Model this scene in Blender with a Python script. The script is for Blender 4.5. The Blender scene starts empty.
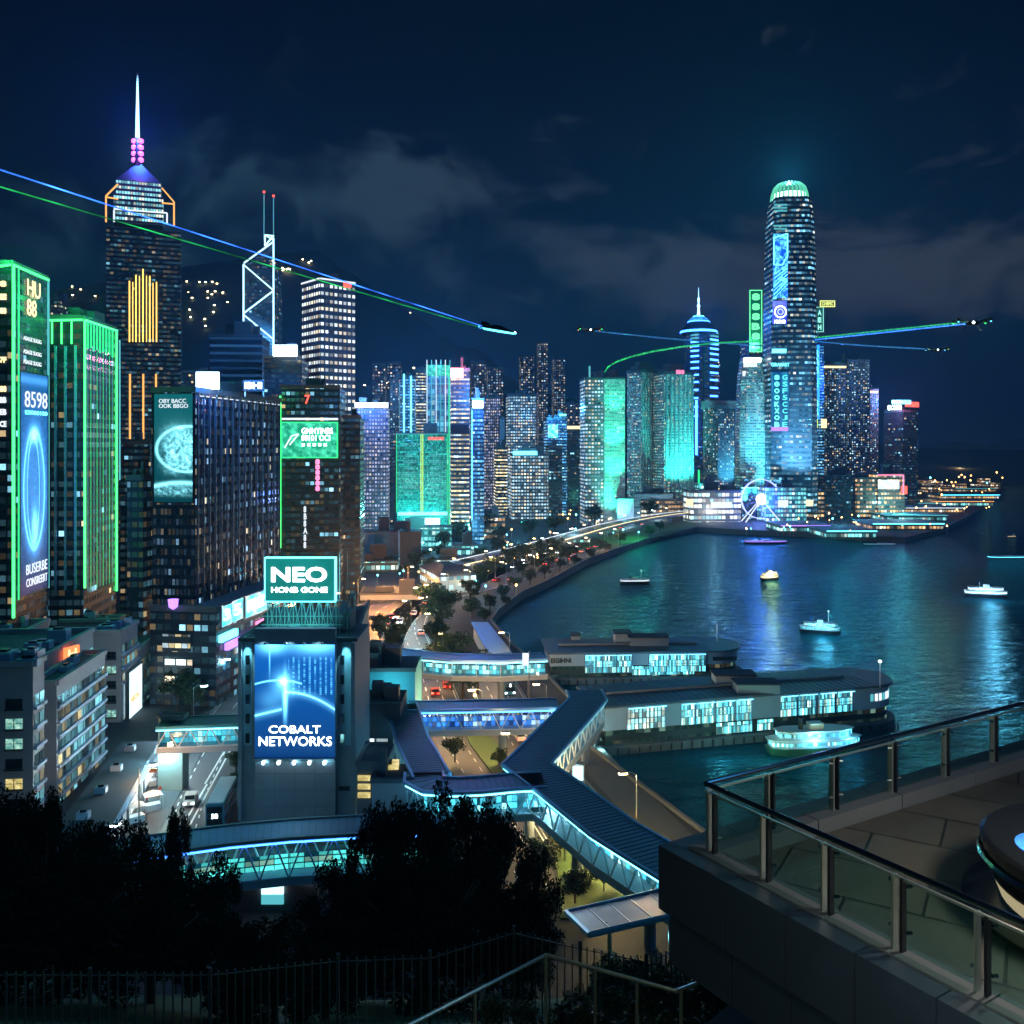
import bpy, math, random
from mathutils import Vector, Matrix, noise
random.seed(7)
SC = bpy.context.scene
COL = SC.collection
FP, CH, HY = 900.0, 60.0, 445.0          # focal length in pixels, eye height, horizon row
R = math.radians

# ------------------------------------------------------------------ camera
cam_d = bpy.data.cameras.new("camera"); cam = bpy.data.objects.new("camera", cam_d); COL.objects.link(cam)
cam.location = (0, 0, CH); cam.rotation_euler = (R(90), 0, 0)
cam_d.sensor_width = 36; cam_d.lens = FP / 1024 * 36; cam_d.shift_y = -(512 - HY) / 1024
cam_d.clip_start = 0.1; cam_d.clip_end = 20000
SC.camera = cam
SC.render.resolution_x = SC.render.resolution_y = 1024
SC.view_settings.view_transform = 'Standard'; SC.view_settings.look = 'None'
SC.view_settings.exposure = 0.4; SC.view_settings.gamma = 1.0
cy = SC.cycles
cy.use_light_tree = True; cy.max_bounces = 5; cy.diffuse_bounces = 2; cy.glossy_bounces = 3
cy.transmission_bounces = 4; cy.transparent_max_bounces = 12; cy.volume_bounces = 0
cy.sample_clamp_indirect = 4; cy.caustics_reflective = False; cy.caustics_refractive = False
cy.use_denoising = True
try: cy.denoiser = 'OPENIMAGEDENOISE'
except Exception: pass

# ------------------------------------------------------------------ node helpers
class NT:
    def __init__(s, tree): s.t = tree; s.n = tree.nodes; s.l = tree.links
    def put(s, sock, v):
        if hasattr(v, 'is_output'): s.l.new(v, sock)
        elif isinstance(v, (tuple, list)) and len(v) == 3 and sock.type == 'RGBA': sock.default_value = (*v, 1)
        else: sock.default_value = v
    def node(s, typ, props=None, **inp):
        n = s.n.new(typ)
        for k, v in (props or {}).items(): setattr(n, k, v)
        for k, v in inp.items(): s.put(n.inputs[k.replace('_', ' ')], v)
        return n
    def m(s, op, a, b=0.0, c=0.0, clamp=False):
        n = s.n.new('ShaderNodeMath'); n.operation = op; n.use_clamp = clamp
        s.put(n.inputs[0], a); s.put(n.inputs[1], b); s.put(n.inputs[2], c); return n.outputs[0]
    def mix(s, f, a, b, typ='RGBA', blend='MIX'):
        n = s.n.new('ShaderNodeMix'); n.data_type = typ; n.blend_type = blend
        s.put(n.inputs[0], f)
        i = 6 if typ == 'RGBA' else 2
        s.put(n.inputs[i], a); s.put(n.inputs[i + 1], b); return n.outputs[2 if typ == 'RGBA' else 0]
    def comb(s, x, y, z):
        n = s.n.new('ShaderNodeCombineXYZ'); s.put(n.inputs[0], x); s.put(n.inputs[1], y); s.put(n.inputs[2], z); return n.outputs[0]

# ------------------------------------------------------------------ world: night sky with low cloud lit by the city
W = bpy.data.worlds.new("World"); SC.world = W; W.use_nodes = True
t = NT(W.node_tree); t.n.clear()
tc = t.node('ShaderNodeTexCoord')
sep = t.node('ShaderNodeSeparateXYZ', Vector=tc.outputs['Generated'])
el = t.m('ARCSINE', sep.outputs[2]); az = t.m('ARCTAN2', sep.outputs[0], sep.outputs[1])
ramp = t.node('ShaderNodeValToRGB', Fac=t.m('MULTIPLY', el, 2.0))
cr = ramp.color_ramp
cr.elements[0].position = 0.0; cr.elements[0].color = (0.0018, 0.0088, 0.019, 1)
cr.elements[1].position = 1.0; cr.elements[1].color = (0.0001, 0.0003, 0.001, 1)
e = cr.elements.new(0.25); e.color = (0.0020, 0.0105, 0.0235, 1)
e = cr.elements.new(0.55); e.color = (0.0008, 0.0036, 0.0095, 1)
e = cr.elements.new(0.8); e.color = (0.0002, 0.0008, 0.0026, 1)
def bump2(a0, e0, sa, se, pw):
    da = t.m('DIVIDE', t.m('SUBTRACT', az, a0), sa); de = t.m('DIVIDE', t.m('SUBTRACT', el, e0), se)
    r2 = t.m('ADD', t.m('MULTIPLY', da, da), t.m('MULTIPLY', de, de))
    return t.m('MULTIPLY', t.m('POWER', 2.718, t.m('MULTIPLY', r2, -1.0)), pw)
def pa(px, py): return math.atan((px - 512) / FP), math.atan((HY - py) / FP * math.cos(math.atan((px - 512) / FP)))
cl = None
for px, py, sx, sy, pw in ((60, 215, 170, 55, .42), (250, 205, 130, 50, .5), (400, 190, 95, 42, .75), (395, 165, 40, 26, .3), (565, 190, 45, 10, .4),
                           (640, 260, 90, 38, .75), (760, 290, 150, 48, .7), (940, 265, 150, 42, .75), (480, 280, 120, 40, .22)):
    a0, e0 = pa(px, py); b = bump2(a0, e0, sx / FP, sy / FP, pw)
    cl = b if cl is None else t.m('ADD', cl, b)
nz = t.node('ShaderNodeTexNoise', {'noise_dimensions': '3D'}, Vector=t.node('ShaderNodeMapping', Vector=tc.outputs['Generated'], Scale=(1, 1, 1.7)).outputs[0],
            Scale=11.0, Detail=10.0, Roughness=0.60, Distortion=0.5)
cov = t.node('ShaderNodeMapRange', {'interpolation_type': 'SMOOTHSTEP'}, Value=t.m('ADD', t.m('MULTIPLY', cl, .8), t.m('MULTIPLY', nz.outputs[0], 2.0)))
cov.inputs['From Min'].default_value = 1.16; cov.inputs['From Max'].default_value = 1.85
ccol = t.mix(t.m('MULTIPLY', t.m('ADD', az, 0.35), 1.4, clamp=True), (0.017, 0.046, 0.064), (0.040, 0.047, 0.060))
sky = t.mix(t.m('MULTIPLY', cov.outputs[0], 0.8), ramp.outputs[0], ccol)
bg = t.node('ShaderNodeBackground', Color=sky, Strength=1.0)
t.l.new(bg.outputs[0], t.node('ShaderNodeOutputWorld').inputs[0])

# ------------------------------------------------------------------ faint cold sun lamp added to stand for the city's glow
sd = bpy.data.lights.new("city_glow_sun", 'SUN'); sd.energy = 0.24; sd.angle = R(24); sd.color = (0.06, 0.46, 1.0)
so = bpy.data.objects.new("city_glow_sun", sd); COL.objects.link(so)
so.rotation_euler = Vector((-0.72, 0.30, -0.62)).to_track_quat('-Z', 'Y').to_euler()

# ------------------------------------------------------------------ materials
MATS = {}
def pbr(name, col, rough=0.6, metal=0.0, var=0.25, scale=0.35, bump=0.0, spec=0.5, bscale=None):
    if name in MATS: return MATS[name]
    m = bpy.data.materials.new(name); m.use_nodes = True; MATS[name] = m
    q = NT(m.node_tree); b = q.n['Principled BSDF']
    c = q.node('ShaderNodeTexCoord')
    n1 = q.node('ShaderNodeTexNoise', Vector=c.outputs['Object'], Scale=scale, Detail=6.0, Roughness=0.65)
    f = q.m('ADD', 1 - var, q.m('MULTIPLY', n1.outputs[0], 2 * var))
    vm = q.node('ShaderNodeVectorMath', {'operation': 'SCALE'}); vm.inputs[0].default_value = col; q.put(vm.inputs['Scale'], f)
    q.put(b.inputs['Base Color'], vm.outputs[0]); q.put(b.inputs['Roughness'], q.m('MULTIPLY', f, rough, clamp=True))
    b.inputs['Metallic'].default_value = metal; b.inputs['Specular IOR Level'].default_value = spec
    if bump:
        bn = q.node('ShaderNodeTexNoise', Vector=c.outputs['Object'], Scale=bscale or scale * 8, Detail=3.0)
        bp = q.node('ShaderNodeBump', Strength=bump, Height=bn.outputs[0]); q.put(b.inputs['Normal'], bp.outputs[0])
    return m
def emit(name, col, s, sample=True):
    if name in MATS: return MATS[name]
    m = bpy.data.materials.new(name); m.use_nodes = True; MATS[name] = m
    b = m.node_tree.nodes['Principled BSDF']; b.inputs['Base Color'].default_value = (0.02, 0.02, 0.02, 1)
    b.inputs['Emission Color'].default_value = (*col, 1); b.inputs['Emission Strength'].default_value = s
    if not sample: m.cycles.emission_sampling = 'NONE'
    return m
def facade(name, wall, glass, cw, ch, fx, fy, A, B, S, k=4.0, grp=0.3, dim=0.02, rough=0.18, wrough=0.55, gsz=5.0, sample=False):
    if name in MATS: return MATS[name]
    if name.startswith('fa_'): cw, ch = cw * .62, ch * .62
    m = bpy.data.materials.new(name); m.use_nodes = True; MATS[name] = m
    if not sample: m.cycles.emission_sampling = 'NONE'
    q = NT(m.node_tree); b = q.n['Principled BSDF']
    uv = q.node('ShaderNodeUVMap'); sp = q.node('ShaderNodeSeparateXYZ', Vector=uv.outputs[0])
    oi = q.node('ShaderNodeObjectInfo'); seed = q.m('MULTIPLY', oi.outputs['Random'], 91.7)
    U = q.m('DIVIDE', sp.outputs[0], cw); V = q.m('DIVIDE', sp.outputs[1], ch)
    iu = q.m('FLOOR', U); iv = q.m('FLOOR', V); fu = q.m('FRACT', U); fv = q.m('FRACT', V)
    mu = q.m('LESS_THAN', q.m('ABSOLUTE', q.m('SUBTRACT', fu, 0.5)), fx / 2)
    mv = q.m('LESS_THAN', q.m('ABSOLUTE', q.m('SUBTRACT', fv, 0.5)), fy / 2)
    mk = q.m('MULTIPLY', mu, mv)
    w1 = q.node('ShaderNodeTexWhiteNoise', {'noise_dimensions': '3D'}, Vector=q.comb(iu, iv, seed))
    w2 = q.node('ShaderNodeTexWhiteNoise', {'noise_dimensions': '3D'}, Vector=q.comb(q.m('FLOOR', q.m('DIVIDE', U, gsz)), iv, q.m('ADD', seed, 7.3)))
    val = q.m('ADD', q.m('MULTIPLY', w1.outputs['Value'], 1 - grp), q.m('MULTIPLY', w2.outputs['Value'], grp))
    br = q.m('ADD', q.m('POWER', val, k), q.m('MULTIPLY', w1.outputs['Value'], dim))
    cs = q.node('ShaderNodeSeparateColor', Color=w1.outputs['Color'])
    # uneven light inside each window: brighter ceiling, blinds and furniture
    inn = q.node('ShaderNodeTexNoise', Vector=uv.outputs[0], Scale=1.7, Detail=2.0)
    br = q.m('MULTIPLY', br, q.m('ADD', 0.45, q.m('MULTIPLY', inn.outputs[0], 1.1)))
    ec = q.mix(q.m('GREATER_THAN', cs.outputs[1], 0.70), A, B)
    q.put(b.inputs['Emission Color'], ec); q.put(b.inputs['Emission Strength'], q.m('MULTIPLY', q.m('MULTIPLY', br, S * (1.3 if name.startswith('fa_') else 1.0)), mk))
    nz_ = q.node('ShaderNodeTexNoise', Vector=uv.outputs[0], Scale=0.12, Detail=5.0)
    wv = q.node('ShaderNodeVectorMath', {'operation': 'SCALE'}); wv.inputs[0].default_value = wall; q.put(wv.inputs['Scale'], q.m('ADD', 0.6, q.m('MULTIPLY', nz_.outputs[0], 0.8)))
    q.put(b.inputs['Base Color'], q.mix(mk, wv.outputs[0], glass))
    if name.startswith('fa_'): wv.inputs[0].default_value = (wall[0] * .5, wall[1] * .62, wall[2] * .75)
    q.put(b.inputs['Roughness'], q.mix(mk, wrough, rough, 'FLOAT'))
    bp = q.node('ShaderNodeBump', Strength=0.5, Distance=0.3, Height=q.m('SUBTRACT', 1.0, mk)); q.put(b.inputs['Normal'], bp.outputs[0])
    return m
def screen(name, lo, hi, s, scale=0.35, kind='wave', streak=(1, 1, 1)):
    """A lit advertising screen: its own picture is an abstract swirl of two colours."""
    if name in MATS: return MATS[name]
    m = bpy.data.materials.new(name); m.use_nodes = True; MATS[name] = m
    q = NT(m.node_tree); b = q.n['Principled BSDF']; b.inputs['Base Color'].default_value = (0.01, 0.01, 0.01, 1)
    uv = q.node('ShaderNodeUVMap'); mp = q.node('ShaderNodeMapping', Vector=uv.outputs[0], Scale=streak)
    n1 = q.node('ShaderNodeTexNoise', Vector=mp.outputs[0], Scale=scale, Detail=5.0, Roughness=0.6, Distortion=1.4 if kind == 'wave' else 0.1)
    mr = q.node('ShaderNodeMapRange', {'interpolation_type': 'SMOOTHSTEP'}, Value=n1.outputs[0]); mr.inputs['From Min'].default_value = 0.38; mr.inputs['From Max'].default_value = 0.72
    q.put(b.inputs['Emission Color'], q.mix(mr.outputs[0], lo, hi)); b.inputs['Emission Strength'].default_value = s
    return m
WARM, AMBER, COOL, CYAN, WHITE = (1, .72, .36), (1, .45, .12), (.30, .75, 1), (.1, .72, .85), (.9, .95, 1)
M_conc = pbr('concrete', (.26, .30, .36), .8, bump=.15)
M_concd = pbr('dark_concrete', (.12, .13, .15), .8, bump=.15)
M_roof = pbr('roof_felt', (.05, .07, .095), .85, var=.5, bump=.2)
M_wall = pbr('grey_render', (.36, .35, .38), .75, var=.18)
M_wallb = pbr('blue_white_panel', (.36, .47, .62), .5, var=.12)
M_steel = pbr('steel', (.42, .45, .48), .3, 1.0, var=.2, scale=2)
M_dark = pbr('dark_metal', (.03, .035, .045), .35, .6, var=.3)
M_white = pbr('white_paint', (.75, .77, .8), .45, var=.08)
M_broof = pbr('bridge_roof', (.15, .25, .36), .42, .3, var=.3, scale=.5, bump=.1)
M_trim = pbr('blue_trim', (.34, .58, .85), .35, .3, var=.15)
M_asph = pbr('asphalt', (.055, .055, .06), .62, var=.35, scale=.15, bump=.2)
M_pave = pbr('pavement', (.06, .07, .08), .75, var=.3, scale=.3, bump=.15)
M_mark = pbr('road_paint', (.75, .75, .72), .6, var=.2, scale=1)
M_leaf = pbr('leaves', (.03, .06, .022), .6, var=.5, scale=.8)
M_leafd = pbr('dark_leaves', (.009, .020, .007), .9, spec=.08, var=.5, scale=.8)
M_bark = pbr('bark', (.08, .06, .045), .9)
M_grass = pbr('grass', (.05, .09, .025), .9, var=.5, scale=.3, bump=.5, bscale=3)
M_shop = facade('shop_lights', (.15, .15, .15), (.3, .3, .3), 2.6, 3.4, .86, .7, (.75, .95, 1), (1, .8, .55), 1.6, k=1.1, grp=.3, dim=.3, sample=True)
def glassmat(name, tint, refl=.12):
    m = bpy.data.materials.new(name); m.use_nodes = True; q = NT(m.node_tree); q.n.clear()
    fr = q.node('ShaderNodeLayerWeight', Blend=.5)
    tr = q.node('ShaderNodeBsdfTransparent', Color=tint); gl = q.node('ShaderNodeBsdfGlossy', Color=(.9, .95, 1), Roughness=.02)
    mx = q.node('ShaderNodeMixShader'); q.put(mx.inputs[0], q.m('ADD', q.m('MULTIPLY', q.m('POWER', fr.outputs[1], 5.0), .8), refl, clamp=True))
    q.l.new(tr.outputs[0], mx.inputs[1]); q.l.new(gl.outputs[0], mx.inputs[2])
    q.l.new(mx.outputs[0], q.node('ShaderNodeOutputMaterial').inputs[0]); return m
M_glass = glassmat('railing_glass', (.70, .88, .86), .09)
M_wglass = glassmat('walkway_glass', (.92, .97, .99), .04)

# ------------------------------------------------------------------ mesh helpers
class MB:
    def __init__(s): s.v = []; s.f = []; s.mi = []; s.uv = []
    def face(s, pts, mi=0, uv=None):
        b = len(s.v); s.v += [Vector(p) for p in pts]; s.f.append(list(range(b, b + len(pts)))); s.mi.append(mi)
        if uv is None:
            a = Vector(pts[1]) - Vector(pts[0]); L = a.length or 1; ax = a / L
            n = a.cross(Vector(pts[-1]) - Vector(pts[0])); ay = n.cross(ax); ay = ay.normalized() if ay.length else Vector((0, 0, 1))
            uv = [((Vector(p) - Vector(pts[0])).dot(ax), (Vector(p) - Vector(pts[0])).dot(ay)) for p in pts]
        s.uv += uv
    def prism(s, base, z0, z1, mi=0, top=1, bot=True, topbase=None, u0=0):
        """base: CCW list of xy; walls get metres as UV."""
        tb = topbase or base; n = len(base); u = u0
        for i in range(n):
            a, b = base[i], base[(i + 1) % n]; c, d = tb[i], tb[(i + 1) % n]; L = math.dist(a[:2], b[:2])
            s.face([(a[0], a[1], z0), (b[0], b[1], z0), (d[0], d[1], z1), (c[0], c[1], z1)], mi, [(u, z0), (u + L, z0), (u + L, z1), (u, z1)]); u += L
        if top is not None: s.face([(p[0], p[1], z1) for p in tb], top)
        if bot: s.face([(p[0], p[1], z0) for p in reversed(base)], top or 0)
        return s
    def boxm(s, M, sx, sy, sz, mi=0):
        """box sized sx,sy,sz standing on the origin of matrix M, centred in x and y"""
        P_ = [M @ Vector((x * sx / 2, y * sy / 2, z * sz)) for z in (0, 1) for x, y in ((-1, -1), (1, -1), (1, 1), (-1, 1))]
        for q in ((0, 1, 5, 4), (1, 2, 6, 5), (2, 3, 7, 6), (3, 0, 4, 7), (4, 5, 6, 7), (3, 2, 1, 0)): s.face([P_[i] for i in q], mi)
        return s
    def box(s, x0, x1, y0, y1, z0, z1, mi=0): return s.boxm(Matrix.Translation(((x0 + x1) / 2, (y0 + y1) / 2, z0)), x1 - x0, y1 - y0, z1 - z0, mi)
    def bar(s, p, q, r, n=4, mi=0, r2=None):
        p, q = Vector(p), Vector(q); d = q - p
        if d.length < 1e-6: return s
        k = d.to_track_quat('Z', 'Y').to_matrix(); r2 = r if r2 is None else r2
        c = [k @ Vector((math.cos(2 * math.pi * (i + .5) / n), math.sin(2 * math.pi * (i + .5) / n), 0)) for i in range(n)]
        for i in range(n):
            j = (i + 1) % n; s.face([p + c[i] * r, p + c[j] * r, q + c[j] * r2, q + c[i] * r2], mi)
        s.face([q + x * r2 for x in c], mi); s.face([p + x * r for x in reversed(c)], mi); return s
    def tube(s, pts, r, n=6, mi=0):
        for a, b in zip(pts, pts[1:]): s.bar(a, b, r, n, mi)
        return s
    def lathe(s, prof, n=16, M=Matrix(), mi=0):
        for (r0, z0), (r1, z1) in zip(prof, prof[1:]):
            for i in range(n):
                a, b = 2 * math.pi * i / n, 2 * math.pi * (i + 1) / n
                pts = [(r0 * math.cos(a), r0 * math.sin(a), z0), (r0 * math.cos(b), r0 * math.sin(b), z0), (r1 * math.cos(b), r1 * math.sin(b), z1), (r1 * math.cos(a), r1 * math.sin(a), z1)]
                if r1 < 1e-6: pts = pts[:3]
                elif r0 < 1e-6: pts = [pts[0], pts[2], pts[3]]
                L = 2 * math.pi * max(r0, r1) / n
                s.face([M @ Vector(p) for p in pts], mi, [(i * L, z0), (i * L + L, z0), (i * L + L, z1), (i * L, z1)][:len(pts)])
        return s
    def build(s, name, mats, parent=None, smooth=False, merge=False):
        me = bpy.data.meshes.new(name); off = parent.location if parent else Vector((0, 0, 0))
        if parent and parent.parent: off = off + parent.parent.location
        me.from_pydata([tuple(p - off) for p in s.v], [], s.f)
        for m in (mats if isinstance(mats, (list, tuple)) else [mats]): me.materials.append(m)
        nm = len(me.materials); me.polygons.foreach_set('material_index', [min(i, nm - 1) for i in s.mi])
        ul = me.uv_layers.new(name='UVMap'); ul.data.foreach_set('uv', [c for p in s.uv for c in p])
        if smooth: me.polygons.foreach_set('use_smooth', [True] * len(me.polygons))
        if merge or smooth:
            import bmesh
            bm = bmesh.new(); bm.from_mesh(me); bmesh.ops.remove_doubles(bm, verts=bm.verts, dist=1e-4); bm.to_mesh(me); bm.free()
        me.update(); o = bpy.data.objects.new(name, me); COL.objects.link(o)
        if parent: o.parent = parent
        return o
def tag(o, label, cat, group=None):
    o['label'] = label; o['category'] = cat
    if group: o['group'] = group
    return o
def thing(name, label, cat, loc=(0, 0, 0), group=None, rz=0):
    o = bpy.data.objects.new(name, None); COL.objects.link(o); o.location = loc; o.rotation_euler = (0, 0, rz)
    o.empty_display_size = 0.5; return tag(o, label, cat, group)
def struct(o, kind='structure'): o['kind'] = kind; return o
def kids(o): return [c for c in COL.objects if c.parent == o]
def haze(dens, col=(.20,.55,1)):
    m = bpy.data.materials.new('haze_air'); m.use_nodes = True; q = NT(m.node_tree); q.n.clear()
    pv_ = q.node('ShaderNodeVolumePrincipled', Color=col, Density=dens, Anisotropy=.25)
    q.l.new(pv_.outputs[0], q.node('ShaderNodeOutputMaterial').inputs['Volume'])
    struct(MB().box(-6400, 9400, -400, 9400, -4, 565).build('haze', m), 'stuff')
def dup(root, loc, rz=0, label=None, scale=None, group=None, tree=None):
    r = root.copy(); COL.objects.link(r); r.location = loc; r.rotation_euler = (0, 0, rz)
    if scale: r.scale = scale if hasattr(scale, '__len__') else (scale,) * 3
    if label: r['label'] = label
    if group: r['group'] = group
    for ch in tree if tree is not None else root.children:
        c = ch.copy(); COL.objects.link(c); c.parent = r
        for g in ch.children:
            e = g.copy(); COL.objects.link(e); e.parent = c
    return r
def P(px, py, d): return Vector(((px - 512) / FP * d, d, CH - (py - HY) / FP * d))
def G(px, py, z=3.0):
    d = (CH - z) * FP / (py - HY); return Vector(((px - 512) / FP * d, d, z))
def lamp_light(loc, col, e, r=.4, typ='POINT', tgt=None, cone=60, name='lamp_light', parent=None):
    l = bpy.data.lights.new(name, typ); l.color = col; l.energy = e; l.shadow_soft_size = r
    o = bpy.data.objects.new(name, l); COL.objects.link(o); o.location = loc
    if typ == 'SPOT':
        l.spot_size = R(cone); l.spot_blend = .7; o.rotation_euler = (Vector(tgt) - Vector(loc)).to_track_quat('-Z', 'Y').to_euler()
    if parent: o.parent = parent; o.location = Vector(loc) - parent.location
    return o
class Face:
    """a wall plane: origin C, direction D along it, outward normal N; (s, z, out) -> world"""
    def __init__(s, C, D, N): s.C = Vector((C[0], C[1], 0)); s.D = Vector((D[0], D[1], 0)); s.N = Vector((N[0], N[1], 0))
    def pt(s, a, z, o=0): v = s.C + s.D * a + s.N * o; v.z = z; return v
    def sx(s, px):
        k = (px - 512) / FP; return (k * s.C.y - s.C.x) / (s.D.x - k * s.D.y)
    def z(s, px, py): a = s.sx(px); return CH - (py - HY) / FP * (s.C.y + s.D.y * a)
    def slab(s, mb, a0, a1, z0, z1, o0, o1, mi=0):
        """box on the face; its outer face gets UV in metres"""
        if a0 > a1: a0, a1 = a1, a0
        A = [s.pt(a0, z0, o0), s.pt(a1, z0, o0), s.pt(a1, z1, o0), s.pt(a0, z1, o0)]; B = [s.pt(a0, z0, o1), s.pt(a1, z0, o1), s.pt(a1, z1, o1), s.pt(a0, z1, o1)]
        uv = [(0, 0), (a1 - a0, 0), (a1 - a0, z1 - z0), (0, z1 - z0)]
        if (A[1] - A[0]).cross(Vector((0, 0, 1))).dot(s.N) < 0: uv = [(a1 - a0 - u, v) for u, v in uv]
        mb.face(B, mi, uv)
        for i in range(4): j = (i + 1) % 4; mb.face([A[i], A[j], B[j], B[i]], mi, [(0, 0)] * 4)
        mb.face(A[::-1], mi, [(0, 0)] * 4); return mb
    def rect(s, x0, x1, y0, y1):
        """pixel box -> (a0,a1,z0,z1) on this wall"""
        xm = (x0 + x1) / 2; return s.sx(x0), s.sx(x1), s.z(xm, y1), s.z(xm, y0)
    def text(s, txt, x0, x1, y0, y1, mat, parent, out=.3, name='lettering', bold=.02, ext=.04, fit=True):
        a0, a1, z0, z1 = s.rect(x0, x1, y0, y1)
        cu = bpy.data.curves.new(name, 'FONT'); cu.body = txt; cu.extrude = ext; cu.align_x = 'LEFT'; cu.offset = bold; cu.resolution_u = 3; cu.space_line = .85
        cu.materials.append(mat); o = bpy.data.objects.new(name, cu); COL.objects.link(o)
        bpy.context.view_layer.update()
        bb = [Vector(c) for c in o.bound_box]; bx0, bx1 = min(v.x for v in bb), max(v.x for v in bb); by0, by1 = min(v.y for v in bb), max(v.y for v in bb)
        X = s.D.copy() if s.D.cross(Vector((0, 0, 1))).dot(s.N) > 0 else -s.D
        base = s.pt(min(a0, a1) if X == s.D else max(a0, a1), z0, out)
        kx = abs(a1 - a0) / max(bx1 - bx0, 1e-3); ky = (z1 - z0) / max(by1 - by0, 1e-3)
        M = Matrix.Identity(4)
        for i in range(3): M[i][0] = X[i] * kx; M[i][1] = (0, 0, 1)[i] * ky; M[i][2] = s.N[i]
        org = base - X * bx0 * kx - Vector((0, 0, 1)) * by0 * ky
        for i in range(3): M[i][3] = org[i]
        pl = Vector((0, 0, 0)); bpy.context.view_layer.update()
        me = bpy.data.meshes.new_from_object(o); bpy.data.objects.remove(o); o = bpy.data.objects.new(name, me); COL.objects.link(o)
        if parent: o.parent = parent; pl = parent.location + (parent.parent.location if parent.parent else Vector((0, 0, 0)))
        o.matrix_parent_inverse = Matrix.Identity(4); o.matrix_local = Matrix.Translation(-pl) @ M
        return o
def artscreen(name, lo, hi, H, col, terms, nz=None, s=1.0):
    """a lit advertising picture in metres of the screen: soft spots, rings and arcs over a two tone ground"""
    m = bpy.data.materials.new(name); m.use_nodes = True; q = NT(m.node_tree); b_ = q.n['Principled BSDF']; b_.inputs['Base Color'].default_value = (.01, .01, .01, 1)
    s_ = q.node('ShaderNodeSeparateXYZ', Vector=q.node('ShaderNodeUVMap').outputs[0]); u, v = s_.outputs[0], s_.outputs[1]; tot = 0.0
    ex = lambda x: q.m('POWER', 2.718, q.m('MULTIPLY', x, -1))
    for k_, *a in terms:
        if k_ == 'g': u0, v0, su, sv, p = a; x = q.m('DIVIDE', q.m('SUBTRACT', u, u0), su); y = q.m('DIVIDE', q.m('SUBTRACT', v, v0), sv); r = q.m('MULTIPLY', ex(q.m('ADD', q.m('MULTIPLY', x, x), q.m('MULTIPLY', y, y))), p)
        elif k_ == 'e': u0, v0, A, B_, w, p = a; x = q.m('DIVIDE', q.m('SUBTRACT', u, u0), A); y = q.m('DIVIDE', q.m('SUBTRACT', v, v0), B_); d = q.m('DIVIDE', q.m('SUBTRACT', q.m('SQRT', q.m('ADD', q.m('MULTIPLY', x, x), q.m('MULTIPLY', y, y))), 1.0), w); r = q.m('MULTIPLY', ex(q.m('MULTIPLY', d, d)), p)
        elif k_ == 'a': v0, kk, uc, lin_, lo_, hi_, w, p = a; d = q.m('SUBTRACT', u, uc); f_ = q.m('ADD', q.m('ADD', v0, q.m('MULTIPLY', q.m('MULTIPLY', d, d), -kk)), q.m('MULTIPLY', d, lin_)); x = q.m('DIVIDE', q.m('SUBTRACT', v, f_), w); r = q.m('MULTIPLY', q.m('MULTIPLY', q.m('MULTIPLY', ex(q.m('MULTIPLY', x, x)), p), q.m('GREATER_THAN', u, lo_)), q.m('LESS_THAN', u, hi_))
        else:  # textured patch
            u0, v0, su, sv, p, sc = a; x = q.m('DIVIDE', q.m('SUBTRACT', u, u0), su); y = q.m('DIVIDE', q.m('SUBTRACT', v, v0), sv); n_ = q.node('ShaderNodeTexNoise', Vector=q.node('ShaderNodeUVMap').outputs[0], Scale=sc, Detail=6.0, Roughness=.75, Distortion=.8).outputs[0]
            r = q.m('MULTIPLY', q.m('MULTIPLY', ex(q.m('ADD', q.m('POWER', q.m('ABSOLUTE', x), 4), q.m('POWER', q.m('ABSOLUTE', y), 4))), p), q.m('POWER', q.m('MULTIPLY', n_, 1.7), 5))
        tot = q.m('ADD', tot, r)
    base = q.mix(q.m('DIVIDE', v, H, clamp=True), lo, hi); vs = q.node('ShaderNodeVectorMath', {'operation': 'SCALE'}); vs.inputs[0].default_value = col; q.put(vs.inputs['Scale'], tot)
    ad = q.node('ShaderNodeVectorMath', {'operation': 'ADD'}); q.put(ad.inputs[0], base); q.put(ad.inputs[1], vs.outputs[0]); q.put(b_.inputs['Emission Color'], ad.outputs[0]); b_.inputs['Emission Strength'].default_value = s; return m
class B: pass
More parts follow.
